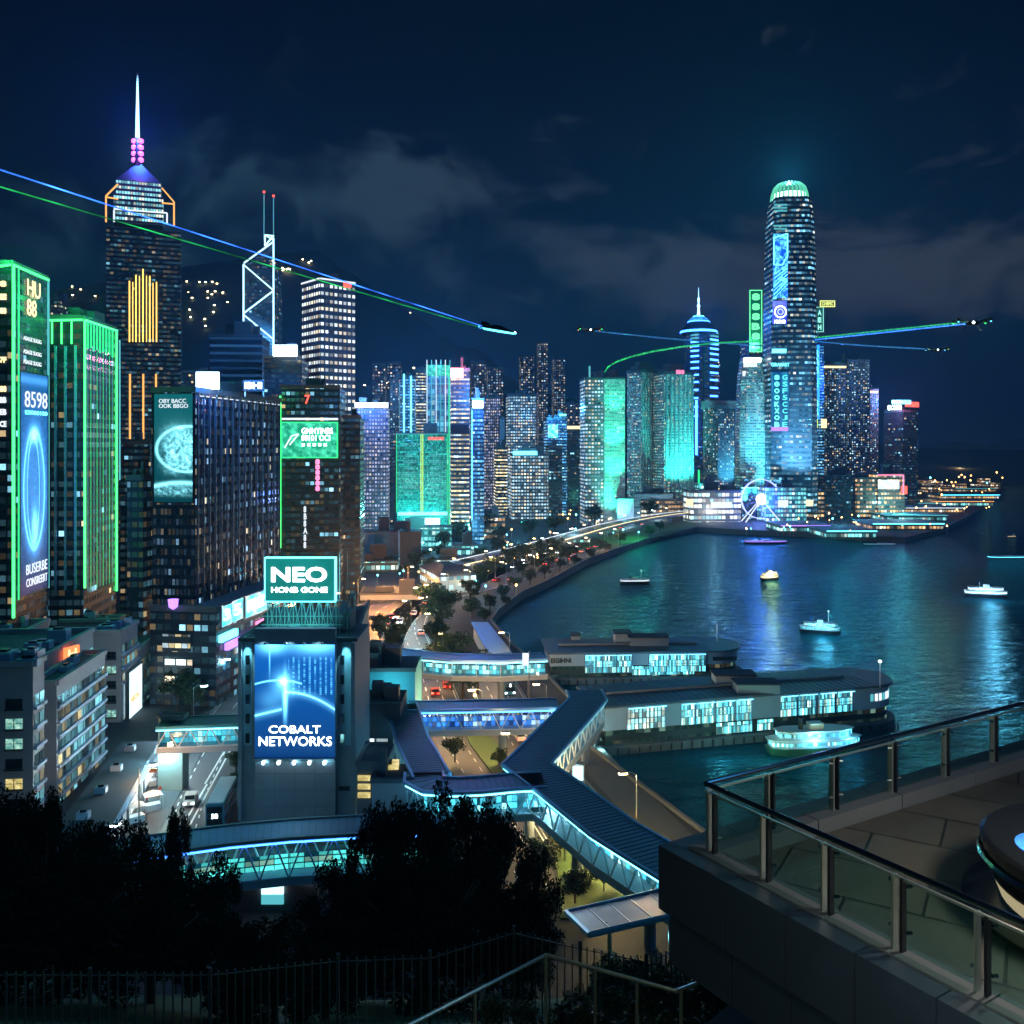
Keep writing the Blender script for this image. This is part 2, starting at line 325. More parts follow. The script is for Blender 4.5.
def tower(name, label, xl, xm, xr, ytop, d, mat, phi=95.5, z0=3.0, cat='building', group=None, roof=None, cap=1.2, t1=None, t2=None, plant=3, ztop=None, taper=0):
    b = B(); a = R(phi); D2 = Vector((math.cos(a), math.sin(a), 0)); D1 = Vector((-math.sin(a), math.cos(a), 0))
    C = P(xm, HY, d); C.z = 0
    def solve(D, px):
        k = (px - 512) / FP; den = D.x - k * D.y
        v = (k * C.y - C.x) / den if abs(den) > 1e-5 else 99
        return v
    b.t1 = t1 if t1 else min(max(solve(D1, xl), 4), 90); b.t2 = t2 if t2 else min(max(solve(D2, xr), 4), 90)
    b.C, b.D1, b.D2, b.d = C, D1, D2, d
    b.z1 = ztop if ztop is not None else CH - (ytop - HY) / FP * d; b.z0 = z0
    base = [C, C + D2 * b.t2, C + D2 * b.t2 + D1 * b.t1, C + D1 * b.t1]
    b.base = base; ctr = sum(base, Vector()) / 4; b.ctr = ctr
    b.root = thing(name, label, cat, (ctr.x, ctr.y, z0), group)
    b.FR = Face(C, D2, Vector((D2.y, -D2.x, 0))); b.FL = Face(C, D1, -D2 if True else None)
    b.FR.N = -D1; b.FL.N = -D2
    mb = MB(); mb.prism(base, z0, b.z1); b.body = mb.build('wall', [mat, roof or M_roof], b.root)
    if cap:
        k = MB(); o = .25
        for f, L in ((b.FR, b.t2), (b.FL, b.t1)): f.slab(k, -o if f is b.FR else 0.0, L + .2, b.z1 - .1, b.z1 + cap, -.35 if f is b.FR else -.351, o)
        k.build('parapet', M_concd, b.root)
    rr = random.Random(int(xl * 31 + xr * 7 + d))
    if plant:
        for i in range(plant):
            u, v = rr.uniform(.2, .8), rr.uniform(.2, .8); c = C + D2 * b.t2 * u + D1 * b.t1 * v
            h = rr.uniform(1.5, 5) * (1 if d < 400 else 1.6); M = Matrix.Translation((c.x, c.y, b.z1)) @ Matrix.Rotation(a, 4, 'Z')
            MB().boxm(M, b.t2 * rr.uniform(.12, .35), b.t1 * rr.uniform(.12, .35), h).build('plant_room', M_concd, b.root)
    return b
def strip(b, face, px0, py0, px1, py1, mat, r=.25, out=.3, name='neon_strip'):
    p = face.pt(face.sx(px0), face.z(px0, py0), out); q = face.pt(face.sx(px1), face.z(px1, py1), out)
    return MB().bar(p, q, r).build(name, mat, b.root)
def panel(b, face, x0, x1, y0, y1, mat, name='screen', out=(.05, .35), frame=None):
    a0, a1, z0, z1 = face.rect(x0, x1, y0, y1)
    o = face.slab(MB(), a0, a1, z0, z1, *out).build(name, mat, b.root)
    if frame:
        k = MB(); w = max(.15, abs(a1 - a0) * .02); lo, hi = min(a0, a1), max(a0, a1)
        for q in ((lo - w, lo, z0 - w, z1 + w), (hi, hi + w, z0 - w, z1 + w), (lo, hi, z0 - w, z0), (lo, hi, z1, z1 + w)): face.slab(k, *q, out[0], out[1] + .12)
        k.build('screen_frame', frame, b.root)
    return o
#PART2
# ------------------------------------------------------------------ water
m = bpy.data.materials.new('harbour_water'); m.use_nodes = True; q = NT(m.node_tree); b_ = q.n['Principled BSDF']
b_.inputs['Base Color'].default_value = (.001, .046, .082, 1); b_.inputs['Roughness'].default_value = .13; b_.inputs['IOR'].default_value = 1.33; b_.inputs['Specular IOR Level'].default_value = .2
c_ = q.node('ShaderNodeTexCoord')
w1 = q.node('ShaderNodeTexNoise', Vector=q.node('ShaderNodeMapping', Vector=c_.outputs['Object'], Scale=(.10, .22, 1), Rotation=(0, 0, .25)).outputs[0], Scale=1.0, Detail=4.0, Roughness=.55, Distortion=.4)
w2 = q.node('ShaderNodeTexNoise', Vector=q.node('ShaderNodeMapping', Vector=c_.outputs['Object'], Scale=(.5, .9, 1), Rotation=(0, 0, -.3)).outputs[0], Scale=1.0, Detail=4.0, Roughness=.6)
hh = q.m('ADD', q.m('MULTIPLY', w1.outputs[0], 1.7), q.m('MULTIPLY', w2.outputs[0], .5))
bp_ = q.node('ShaderNodeBump', Strength=1.0, Distance=1.5, Height=hh); q.put(b_.inputs['Normal'], bp_.outputs[0])
b_.inputs['Specular IOR Level'].default_value = 0.0; b_.inputs['Roughness'].default_value = .6
gl_ = q.node('ShaderNodeBsdfGlossy', Color=(.30, .78, 1), Roughness=.12); q.put(gl_.inputs['Normal'], bp_.outputs[0])
lw_ = q.node('ShaderNodeLayerWeight', Blend=.5); q.put(lw_.inputs['Normal'], bp_.outputs[0])
mx_ = q.node('ShaderNodeMixShader'); q.put(mx_.inputs[0], q.m('MINIMUM', q.m('ADD', q.m('MULTIPLY', q.m('POWER', lw_.outputs[1], 5.0), .9), .03), .42))
q.l.new(b_.outputs[0], mx_.inputs[1]); q.l.new(gl_.outputs[0], mx_.inputs[2]); q.l.new(mx_.outputs[0], q.n['Material Output'].inputs[0])
WATER = m
k = MB(); k.face([(-6000, -50, 0), (9000, -50, 0), (9000, 9000, 0), (-6000, 9000, 0)]); struct(k.build('water', WATER))

# ------------------------------------------------------------------ land with sea wall
shore = [(140, -60), (90, 20), (60, 62), (27.8, 133)] + [tuple(G(x, y, 0)[:2]) for x, y in
         ((592, 765), (600, 749), (578, 720), (556, 698), (545, 684), (512, 655), (491, 630), (498, 619), (522, 600), (548, 588), (572, 574), (588, 565), (612, 556), (636, 548), (660, 538), (696, 532),
          (745, 535), (820, 538), (860, 541), (905, 543), (940, 534), (965, 522), (988, 506), (1005, 494), (1003, 482), (985, 470), (950, 463), (900, 458.5))] + [(-3000, 6000), (-3500, -60)]
k = MB(); n = len(shore)
k.face([(x, y, 3.0) for x, y in shore], 0)
for i in range(n):
    a, c = shore[i], shore[(i + 1) % n]; k.face([(a[0], a[1], -3), (a[0], a[1], 3), (c[0], c[1], 3), (c[0], c[1], -3)][::-1], 1)
gm = pbr('city_ground', (.022, .028, .034), .8, var=.5, scale=.04, bump=.2)
struct(k.build('ground', [gm, M_concd]))
# promenade kerb along the sea wall
k = MB()
for a, c in list(zip(shore, shore[1:]))[2:-3]:
    a, c = Vector((*a, 3.2)), Vector((*c, 3.2)); k.bar(a, c, .45)
struct(k.build('seawall_kerb', M_concd))

# ------------------------------------------------------------------ near hillside under the viewpoint
HP = [(-60, 56), (8, 52), (16, 49.2), (24, 44), (40, 35), (60, 23), (84, 6), (94, 1.5), (110, -2)]
def hillz(x, y):
    for (a, za), (b2, zb) in zip(HP, HP[1:]):
        if y <= b2: t_ = max(0, (y - a) / (b2 - a)); z = za + (zb - za) * t_; break
    else: z = -2
    return z + 1.2 * (noise.noise(Vector((x * .08, y * .08, 0)))) * (1 if 20 < y < 88 else 0) - max(0, (x - 14) * .25) * (1 if y > 14 else 0)
k = MB(); xs = list(range(-120, 60, 4)); ys = [-40, -10, 4, 8, 12, 15, 18, 21, 24, 28, 32, 37, 42, 48, 54, 60, 66, 72, 78, 84, 89, 94, 102, 110]
for i in range(len(xs) - 1):
    for j in range(len(ys) - 1):
        k.face([(xs[a], ys[c], hillz(xs[a], ys[c])) for a, c in ((i, j), (i + 1, j), (i + 1, j + 1), (i, j + 1))])
struct(k.build('hillside', M_grass, smooth=True, merge=True))

# ------------------------------------------------------------------ mountains behind the town
def ridge(x, pts):
    for (a, za), (b2, zb) in zip(pts, pts[1:]):
        if a <= x <= b2: f = (x - a) / (b2 - a); f = f * f * (3 - 2 * f); return za + (zb - za) * f
    return pts[0][1] if x < pts[0][0] else pts[-1][1]
DM = 2300
prof = [((px - 512) / FP * DM, CH - (py - HY) / FP * DM) for px, py in ((-400, 330), (-60, 300), (60, 292), (150, 288), (230, 268), (310, 262), (350, 280), (400, 312), (470, 352), (540, 392), (640, 425), (760, 443), (1000, 450))]
k = MB(); nx, ny = 110, 22; V = []
for j in range(ny + 1):
    for i in range(nx + 1):
        u = i / nx; v = j / ny; y = 1250 + v * 1900; x = (-2500 + u * 3900)
        h = ridge(x * DM / max(y, 1) if v < .55 else x, prof); s = math.sin(min(v / .55, 1) * math.pi / 2) ** 1.3 * (1 if v <= .55 else math.cos((v - .55) / .45 * 1.2))
        h = 3 + max(0, h - 3) * s * (1 + .16 * noise.fractal(Vector((x * .002, y * .002, 3)), 1.0, 2.0, 5)) if h > 3 else 1
        V.append((x, y, h))
for j in range(ny):
    for i in range(nx):
        a = j * (nx + 1) + i; k.face([V[a], V[a + 1], V[a + nx + 2], V[a + nx + 1]])
def mountz(x, y):
    fu = min(max((x + 2500) / 3900 * nx, 0), nx - 1e-3); fv = min(max((y - 1250) / 1900 * ny, 0), ny - 1e-3); a = int(fv) * (nx + 1) + int(fu); fu %= 1; fv %= 1
    return (V[a][2] * (1 - fu) + V[a + 1][2] * fu) * (1 - fv) + (V[a + nx + 1][2] * (1 - fu) + V[a + nx + 2][2] * fu) * fv
def mountz_old(x, y):
    u = min(max((x + 2500) / 3900 * nx, 0), nx - 1e-3); v = min(max((y - 1250) / 1900 * ny, 0), ny - 1e-3); a = int(v) * (nx + 1) + int(u)
    return V[a][2]
M_mt = pbr('forest_slope', (.02, .045, .04), .95, var=.4, scale=.01)
struct(k.build('mountain', M_mt, smooth=True, merge=True))
k = MB(); pr = [(x, y) for x, y in ((880, 449), (930, 444), (960, 441), (985, 445), (1010, 440), (1040, 436), (1100, 430), (1250, 436), (1400, 444))]
DF = 5200
for (x0, y0), (x1, y1) in zip(pr, pr[1:]):
    a, c = P(x0, y0, DF), P(x1, y1, DF); k.face([(a.x, DF - 500, 0), (c.x, DF - 500, 0), c, a]); k.face([a, c, (c.x, DF + 500, 0), (a.x, DF + 500, 0)])
struct(k.build('far_hills', M_mt))

# ------------------------------------------------------------------ roads
def road(pxs, w, name='road', z=3.0, mat=None, lanes=3, edge=True, dz=.004, pts=None, line=True):
    c = pts or [G(x, y, z) for x, y in pxs]
    # smooth
    for _ in range(2):
        c = [c[0]] + [p for a, b2 in zip(c, c[1:]) for p in (a * .75 + b2 * .25, a * .25 + b2 * .75)] + [c[-1]]
    nrm = []
    for i in range(len(c)):
        t_ = (c[min(i + 1, len(c) - 1)] - c[max(i - 1, 0)]); t_.z = 0; t_.normalize(); nrm.append(Vector((t_.y, -t_.x, 0)))
    k = MB()
    for i in range(len(c) - 1):
        k.face([c[i] - nrm[i] * w / 2 + Vector((0, 0, dz)), c[i] + nrm[i] * w / 2 + Vector((0, 0, dz)), c[i + 1] + nrm[i + 1] * w / 2 + Vector((0, 0, dz)), c[i + 1] - nrm[i + 1] * w / 2 + Vector((0, 0, dz))])
    struct(k.build(name, mat or M_asph))
    if line:
        k = MB()
        for L in range(1, lanes):
            o = -w / 2 + w * L / lanes; acc = 0
            for i in range(len(c) - 1):
                a, b2 = c[i] + nrm[i] * o, c[i + 1] + nrm[i + 1] * o; D = b2 - a; n_ = max(1, int(D.length / 6))
                if a.y > 330: continue
                for s in range(n_):
                    p0 = a + D * (s / n_); p1 = a + D * ((s + .45) / n_); s_ = nrm[i] * .09; z_ = Vector((0, 0, dz + .004))
                    k.face([p0 - s_ + z_, p0 + s_ + z_, p1 + s_ + z_, p1 - s_ + z_])
        for sd_ in (-1, 1):
            o = sd_ * (w / 2 - .35)
            for i in range(len(c) - 1):
                if c[i].y > 400: continue
                s_ = .08; z_ = Vector((0, 0, dz + .004)); k.face([c[i] + nrm[i] * (o - s_) + z_, c[i] + nrm[i] * (o + s_) + z_, c[i + 1] + nrm[i + 1] * (o + s_) + z_, c[i + 1] + nrm[i + 1] * (o - s_) + z_])
        if k.f: struct(k.build('road_markings', M_mark))
        k = MB()
        for sd_ in (-1, 1):
            for i in range(len(c) - 1):
                if c[i].y > 450: continue
                p0, p1 = c[i] + nrm[i] * sd_ * (w / 2 + .16), c[i + 1] + nrm[i + 1] * sd_ * (w / 2 + .16); k.bar(p0 + Vector((0, 0, .0)), p1 + Vector((0, 0, .0)), .17)
        if edge and k.f: struct(k.build('kerb', M_conc))
    return c, nrm
ROADS = {}
ROADS['left'] = road([(150, 930), (196, 830), (203, 800), (214, 775), (228, 745), (262, 690), (300, 640)], 15, lanes=4)
ROADS['mid'] = road([(530, 905), (500, 840), (466, 776), (447, 745), (430, 706), (421, 670), (409, 648), (402, 628), (413, 607), (440, 594), (476, 580), (505, 567), (545, 551), (600, 532), (680, 516), (760, 511), (860, 513)], 13, lanes=4)
ROADS['warm'] = road([(620, 880), (575, 810), (530, 756), (512, 728), (500, 695), (480, 662)], 11, lanes=3)
ROADS['orange'] = road([(352, 655), (372, 622), (400, 601), (450, 590), (500, 577), (540, 563), (600, 543)], 26, lanes=5)
ROADS['quay'] = road([(690, 858), (640, 806), (604, 770), (575, 738)], 7, name='promenade', mat=M_pave, line=False)
struct(MB().face([G(452, 776) + Vector((0, 0, .15)), G(505, 776) + Vector((0, 0, .15)), G(488, 740) + Vector((0, 0, .15)), G(456, 740) + Vector((0, 0, .15))]) or MB()) if False else None
k = MB(); isl = [G(x, y) for x, y in ((495, 778), (515, 776), (500, 748), (484, 728), (463, 728), (470, 745))]
k.prism(isl, 3, 3.3, 0, 0, bot=False); struct(k.build('verge', M_grass))
k = MB(); isl = [G(x, y) for x, y in ((560, 920), (690, 920), (630, 862), (560, 800), (530, 800), (556, 850))]
k.prism(isl, 3, 3.25, 0, 0, bot=False); struct(k.build('lawn', M_grass))
k = MB(); isl = [G(x, y) for x, y in ((560, 558), (640, 541), (700, 527), (690, 520), (600, 537), (530, 563))]
k.prism(isl, 3, 3.2, 0, 0, bot=False); struct(k.build('waterfront_lawn', M_grass))
# pavement along the left street and shops
k = MB(); pv = [G(x, y) for x, y in ((60, 930), (145, 930), (160, 830), (190, 775), (206, 745), (150, 745), (100, 800))]
k.prism(pv, 3, 3.14, 0, 0, bot=False); struct(k.build('pavement', M_pave))
#PART3
# ------------------------------------------------------------------ facade finishes
GL = (.012, .03, .045)
F_cool = facade('fa_cool', (.10, .13, .17), GL, 3.0, 3.8, .8, .62, COOL, (1, .82, .5), 1.4, k=5)
F_dark = facade('fa_dark', (.016, .034, .060), GL, 2.8, 3.8, .8, .55, COOL, WARM, 1.6, k=14, grp=.4, dim=.02)
F_row = facade('fa_row', (.05, .07, .085), GL, 2.4, 4.0, .92, .4, (1, .82, .42), (.7, .9, 1), 1.9, k=2.2, grp=.6, dim=.04, gsz=9)
F_grid = facade('fa_grid', (.30, .34, .38), (.03, .05, .06), 3.6, 4.2, .66, .5, (.55, .85, 1), (1, .85, .6), 1.1, k=1.6, grp=.25, dim=.12)
F_ck = facade('fa_ck', (.13, .20, .24), (.03, .05, .06), 4.4, 6.6, .62, .42, (.85, .97, 1), (1, .9, .68), 1.0, k=.9, grp=.2, dim=.2)
F_purple = facade('fa_purple', (.20, .19, .28), (.03, .04, .07), 3.0, 4.2, .6, .55, (.72, .72, 1), (1, .82, .7), .62, k=1.6, grp=.3, dim=.2)
F_blue = facade('fa_blue', (.03, .07, .13), (.01, .04, .1), 2.5, 3.8, .85, .5, (.12, .5, 1), (.4, .85, 1), 1.3, k=2.2, grp=.5, dim=.12)
F_resi = facade('fa_resi', (.15, .17, .19), (.02, .03, .04), 3.2, 3.1, .5, .5, (.5, .85, 1), WARM, 1.6, k=6, grp=.12, dim=.03)
F_flood = facade('fa_flood', (.95, .9, .85), (.25, .3, .3), 2.9, 4.4, .7, .45, (.4, 1, .8), (.9, 1, .8), .7, k=4, grp=.3, dim=.05, rough=.35)
F_resig = facade('fa_resig', (.65, .65, .6), (.02, .05, .05), 2.7, 3.6, .8, .42, (.3, .95, .85), (1, .86, .55), .95, k=3.0, grp=.35, dim=.08)
F_far = facade('fa_far', (.04, .07, .10), (.01, .03, .05), 4.5, 4.8, .55, .5, (.95, .8, .6), (.5, .8, 1), 1.2, k=6, grp=.1, dim=.05)
F_fin = facade('fa_fin', (.010, .022, .050), (.006, .016, .04), 1.5, 3.7, .7, .6, (.35, .65, 1), (1, .85, .6), 1.1, k=11, grp=.2, dim=.03, rough=.1)
F_ifc = facade('fa_ifc', (.06, .12, .18), (.015, .05, .09), 3.6, 6.5, .92, .42, (.22, .68, 1), (.9, .95, .8), 1.3, k=6, grp=.5, dim=.13, gsz=7)
F_gled = facade('fa_green_led', (.03, .12, .1), (.01, .10, .08), 2.8, 4.0, .86, .6, (.05, 1, .62), (.5, 1, .85), .75, k=1.3, grp=.5, dim=.3)
F_panel = facade('fa_teal_panel', (.01, .10, .09), (.005, .08, .075), 1.6, 2.2, .85, .85, (.02, .55, .45), (.05, .8, .65), .55, k=1.2, grp=.6, dim=.4, gsz=7)
F_centre = facade('fa_centre', (.02, .035, .06), (.01, .02, .05), 3, 4, .85, .4, (.05, .25, 1), (1, .9, .6), 1.4, k=9, grp=.5, dim=.04)
F_off = facade('fa_office', (.26, .235, .23), (.03, .035, .04), 5.2, 5.0, .62, .5, (.75, 1, .85), (1, .9, .55), .9, k=9, grp=.1, dim=.04)
F_offb = facade('fa_bands', (.26, .33, .40), (.02, .03, .04), 1.7, 3.9, .94, .5, (.5, .95, 1), (1, .85, .4), .9, k=8, grp=.55, dim=.1)
F_offg = facade('fa_bands_green', (.22, .36, .34), (.02, .04, .04), 1.9, 3.9, .94, .5, (.4, .95, .9), (.9, .95, .7), .8, k=8, grp=.5, dim=.1)
F_cplaza = facade('fa_cplaza', (.03, .055, .075), (.01, .03, .045), 3.3, 4.4, .85, .5, (.18, .45, .6), (1, .8, .5), .9, k=13, grp=.4, dim=.08)
F_wfin = facade('fa_white_fin', (.10, .3, .38), (.02, .06, .1), 5.2, 6.2, .78, .82, (.2, .75, 1), (.7, 1, 1), .6, k=2.2, grp=.4, dim=.2)
E = {}
for n_, c_, s_ in (('green', (.05, 1, .16), 2.8), ('green_soft', (.03, .9, .25), 1.2), ('cyan', (.12, .8, 1), 3.2), ('white', (.75, .93, 1), 6.0), ('blue', (.04, .2, 1), 7.0), ('magenta', (1, .12, .8), 3.0),
                   ('gold', (1, .55, .10), 2.4), ('orange', (1, .42, .1), 1.3), ('red', (1, .08, .05), 2.5), ('pink', (1, .25, .5), 1.5), ('lattice', (.45, .88, 1), 1.9), ('lime', (.6, .95, .1), 1.6),
                   ('warmlamp', (1, .6, .22), 9.0), ('coollamp', (.7, .95, 1), 8.0), ('softcyan', (.15, .75, .85), .55), ('whitesoft', (.8, .9, 1), 1.0), ('amber', (1, .75, .35), 1.6), ('purple', (.4, .2, 1), 1.8), ('head', (1, .95, .85), 12.0), ('tail', (1, .05, .02), 5.0), ('spire', (.3, .65, 1), 3.5)):
    E[n_] = emit('glow_' + n_, c_, s_)
S_blue = screen('screen_blue_swirl', (.002, .04, .35), (.12, .62, 1), 2.2, .22)
S_teal = screen('screen_teal_wave', (.002, .05, .09), (.2, .85, 1), 1.1, .16)
S_green = screen('screen_green_map', (.005, .28, .16), (.1, 1, .6), 1.0, .35, 'map')
def cobalt():
    m = bpy.data.materials.new('screen_cobalt'); m.use_nodes = True; q = NT(m.node_tree); b_ = q.n['Principled BSDF']; b_.inputs['Base Color'].default_value = (.01, .01, .01, 1)
    s_ = q.node('ShaderNodeSeparateXYZ', Vector=q.node('ShaderNodeUVMap').outputs[0]); u, v = s_.outputs[0], s_.outputs[1]
    def gl(u0, v0, su, sv, p): a = q.m('DIVIDE', q.m('SUBTRACT', u, u0), su); b = q.m('DIVIDE', q.m('SUBTRACT', v, v0), sv); return q.m('MULTIPLY', q.m('POWER', 2.718, q.m('MULTIPLY', q.m('ADD', q.m('MULTIPLY', a, a), q.m('MULTIPLY', b, b)), -1)), p)
    def arc(v0, k_, uc, lo, hi, w, p, lin_=0.0):
        d_ = q.m('SUBTRACT', u, uc); f_ = q.m('ADD', q.m('ADD', v0, q.m('MULTIPLY', q.m('MULTIPLY', d_, d_), -k_)), q.m('MULTIPLY', d_, lin_)); x = q.m('DIVIDE', q.m('SUBTRACT', v, f_), w)
        r = q.m('MULTIPLY', q.m('POWER', 2.718, q.m('MULTIPLY', q.m('MULTIPLY', x, x), -1)), p); return q.m('MULTIPLY', q.m('MULTIPLY', r, q.m('GREATER_THAN', u, lo)), q.m('LESS_THAN', u, hi))
    tot = gl(4.2, 11.2, .55, .55, 6)
    for g_ in (gl(4.3, 10.8, 1.5, 1.8, 1.1), gl(4.5, 9.0, .28, 2.6, 4), gl(2.6, 16.6, 1.8, 1.1, 2.2), gl(9.0, 16.8, 3.2, 1.3, 2.0), gl(2.2, 14.5, .10, 2.0, 1.2), arc(9.6, .05, 4.65, 4.6, 12, .13, 3), arc(9.6, .05, 4.65, 4.6, 12, .6, .5), arc(11.35, .045, 3.6, 0, 7, .12, 2), arc(6.1, 0, 0, 0, 4, .14, 2.5, .24), arc(6.1, 0, 0, 0, 4, .6, .4, .24), gl(2.3, 8.5, 1.6, 1.4, .35)): tot = q.m('ADD', tot, g_)
    cell = q.node('ShaderNodeTexWhiteNoise', {'noise_dimensions': '2D'}, Vector=q.comb(q.m('FLOOR', q.m('MULTIPLY', u, 1.25)), q.m('FLOOR', q.m('MULTIPLY', v, 3.4)), 0)).outputs[0]
    fu = q.m('LESS_THAN', q.m('FRACT', q.m('MULTIPLY', u, 1.25)), .35); fv = q.m('LESS_THAN', q.m('FRACT', q.m('MULTIPLY', v, 3.4)), .7)
    col_ = q.m('MULTIPLY', q.m('MULTIPLY', fu, fv), q.m('MULTIPLY', q.m('MULTIPLY', cell, q.m('GREATER_THAN', u, 5.0)), q.m('MULTIPLY', q.m('GREATER_THAN', v, 9.2), q.m('LESS_THAN', v, 14.8))))
    tot = q.m('ADD', tot, q.m('MULTIPLY', col_, .9))
    base = q.mix(q.m('DIVIDE', v, 16.6, clamp=True), (.001, .035, .16), (.003, .11, .46)); vs = q.node('ShaderNodeVectorMath', {'operation': 'SCALE'}); vs.inputs[0].default_value = (.14, .62, 1); q.put(vs.inputs['Scale'], tot)
    ad = q.node('ShaderNodeVectorMath', {'operation': 'ADD'}); q.put(ad.inputs[0], base); q.put(ad.inputs[1], vs.outputs[0]); q.put(b_.inputs['Emission Color'], ad.outputs[0]); b_.inputs['Emission Strength'].default_value = 1.0; return m
S_cob = cobalt()
S_neo = screen('screen_neo', (.004, .15, .14), (.01, .30, .27), 1.0, .05)
S_pod = screen('screen_podium', (.02, .45, .8), (.5, .95, 1), 1.7, .3, 'map')
S_soft = screen('screen_white', (.45, .8, .85), (.9, 1, 1), 1.6, .2, 'map')

GA, GB_ = 'dark tower on the skyline', None
# ------------------------------------------------------------------ left skyline
# 1 green-edged tower with tall blue screen
t1 = tower('neon_tower', 'leftmost tower edged in green neon with a tall blue screen on its side', -42, 12, 47.5, 266, 190, F_dark, 95.5, 18, plant=0, t1=26)
b = t1
strip(b, b.FR, 12, 264, 12, 618, E['green'], .3); strip(b, b.FR, 17.2, 268, 17.2, 600, E['green_soft'], .16); strip(b, b.FR, 47, 279, 47, 588, E['softcyan'], .25)
strip(b, b.FR, 12, 265, 47.3, 280, E['green'], .3); strip(b, b.FL, 12, 265, -42, 272, E['green'], .3)
a_0, a_1, z_0, z_1 = b.FR.rect(18.5, 46, 374, 592); SW, SH = abs(a_1 - a_0), z_1 - z_0
panel(b, b.FR, 18.5, 46, 374, 592, artscreen('screen_blue_orb', (.001, .012, .10), (.005, .08, .32), SH, (.10, .42, 1), [('e', SW * .5, SH * .47, SW * .38, SH * .27, .05, 1.6), ('e', SW * .5, SH * .47, SW * .36, SH * .26, .25, .45), ('e', SW * .47, SH * .47, SW * .22, SH * .24, .05, 1.6), ('g', SW * .5, SH * .72, SW * .13, SH * .03, 4), ('g', SW * .52, SH * .30, SW * .10, SH * .07, 3), ('g', SW * .5, SH * .47, SW * .5, SH * .25, .4), ('t', SW * .5, SH * .5, SW * .6, SH * .36, .25, .8), ('a', SH * .97, 0, 0, 0, 0, 99, SH * .02, .6)]), 'screen', frame=M_dark)
b.FR.text('HU\n88', 25.5, 39, 281, 317, E['amber'], b.root, bold=.01); b.FR.text('8598', 22.5, 45, 392, 408, E['whitesoft'], b.root, out=.5, bold=.0)
b.FR.text('E5000100', 23, 45, 411, 415, E['cyan'], b.root, out=.5, bold=0); b.FR.text('BUSERBE', 24, 45, 562, 572, E['whitesoft'], b.root, out=.5, bold=0); b.FR.text('CONSREERT', 24, 45, 576, 584, E['whitesoft'], b.root, out=.5, bold=0)
for y in (338, 351, 361): b.FR.text('ASAGE SUGIG', 22, 40, y, y + 4, E['whitesoft'], b.root, out=.3, bold=0)
def ring(cx, cz, rx, rz, face, mat, r, root, out, n=28, a0=0, a1=2 * math.pi, nm='light_ring'):
    pts = [face.pt(cx + rx * math.cos(a0 + (a1 - a0) * i / n), cz + rz * math.sin(a0 + (a1 - a0) * i / n), out) for i in range(n + 1)]
    return MB().tube(pts, r, 5).build(nm, mat, root)
for i, y in enumerate((281, 294, 308, 357, 386, 397, 409, 421)): b.FL.text(('8', '=', '88', '7F', '88', 'BB', 'EB', 'CE')[i], 0.5, 7, y, y + 6, E['amber' if i < 5 else 'whitesoft'], b.root, bold=.05)

# 2 second green tower with fins
b = tower('finned_tower', 'green lit office tower with vertical neon fins beside the leftmost tower', 48.5, 83.5, 116, 320, 215, F_dark, 95.5, 10, plant=2)
for px, y0 in ((83.5, 320), (115.5, 331)): strip(b, b.FR, px, y0, px, y0 + 268 - (px > 100) * 8, E['green'], .27)
strip(b, b.FR, 83.5, 320, 116, 331, E['green'], .3); strip(b, b.FL, 83.5, 320, 49, 320.5, E['green'], .3)
for i in range(9):
    px = 86.5 + i * 3.1; y0 = 321 + (px - 84) * .34; strip(b, b.FR, px, y0, px, y0 + (25 if i % 2 else 27), E['green_soft'], .22, name='crown_fin'); strip(b, b.FR, px, y0 + 27, px, 592 - (px - 84) * .36, E['green_soft'] if i % 2 else E['softcyan'], .045, name='facade_fin')
for px in (52.5, 62, 72): strip(b, b.FL, px, 321, px, 344, E['green'], .2, name='crown_fin')
for px in (56, 66, 76): strip(b, b.FL, px, 346, px, 590, M_trim, .35, name='facade_fin')
strip(b, b.FR, 117, 340, 117, 480, E['softcyan'], .2, out=.7)

# 3 tall tower with pyramid and lit mast
b = tower('spired_skyscraper', 'tallest left skyscraper with gold bars, pyramid roof and magenta and blue lit mast', 95, 106, 181, 226, 520, F_cplaza, 20, 3, plant=0, cap=0, t1=40)
cxx = P(139, HY, 540); c0 = Vector((cxx.x, 540, 0)); s = 540 / FP
def sq(hw, ang=R(20)): return [(c0.x + hw * 1.2 * math.cos(ang + a), c0.y + hw * 1.2 * math.sin(ang + a)) for a in (R(-155), R(-25), R(25), R(155))]
def zz(py): return CH - (py - HY) * s
crown = MB(); crown.prism(sq(21 * s), zz(226), zz(198), 0); crown.prism(sq(19 * s), zz(198), zz(184), 0); crown.build('crown', [facade('fa_crown', (.03, .06, .08), GL, 2.5, 5, .8, .5, (.3, .8, .9), (.9, 1, .8), 1.0, k=1.2, grp=.7, dim=.2), M_dark], b.root)
MB().prism(sq(19.5 * s), zz(184), zz(164), 0, 0, topbase=sq(1.6 * s)).build('pyramid_roof', M_dark, b.root)
fo = c0.y - 22 * s
for a, c in (((106, 196), (118, 184)), ((106, 196), (106, 222)), ((162, 188), (174, 202)), ((174, 202), (174, 226)), ((106, 197), (118, 199)), ((162, 203), (174, 204)), ((114, 210), (114, 222)), ((114, 209), (167, 213)), ((167, 213), (167, 224))):
    MB().bar(P(*a, fo), P(*c, fo), .5).build('outline_light', E['orange'] if a[0] != 114 and a != (167, 213) else E['whitesoft'], b.root)
for i in range(4):
    for sx in (-3.2, 3.2):
        p = P(137.5 + sx, 141 + i * 6.3, 540); MB().lathe([(.0, -1.6), (1.5, -1), (1.8, 0), (1.5, 1), (0, 1.6)], 8, Matrix.Translation(p)).build('beacon_light', E['magenta'], b.root)
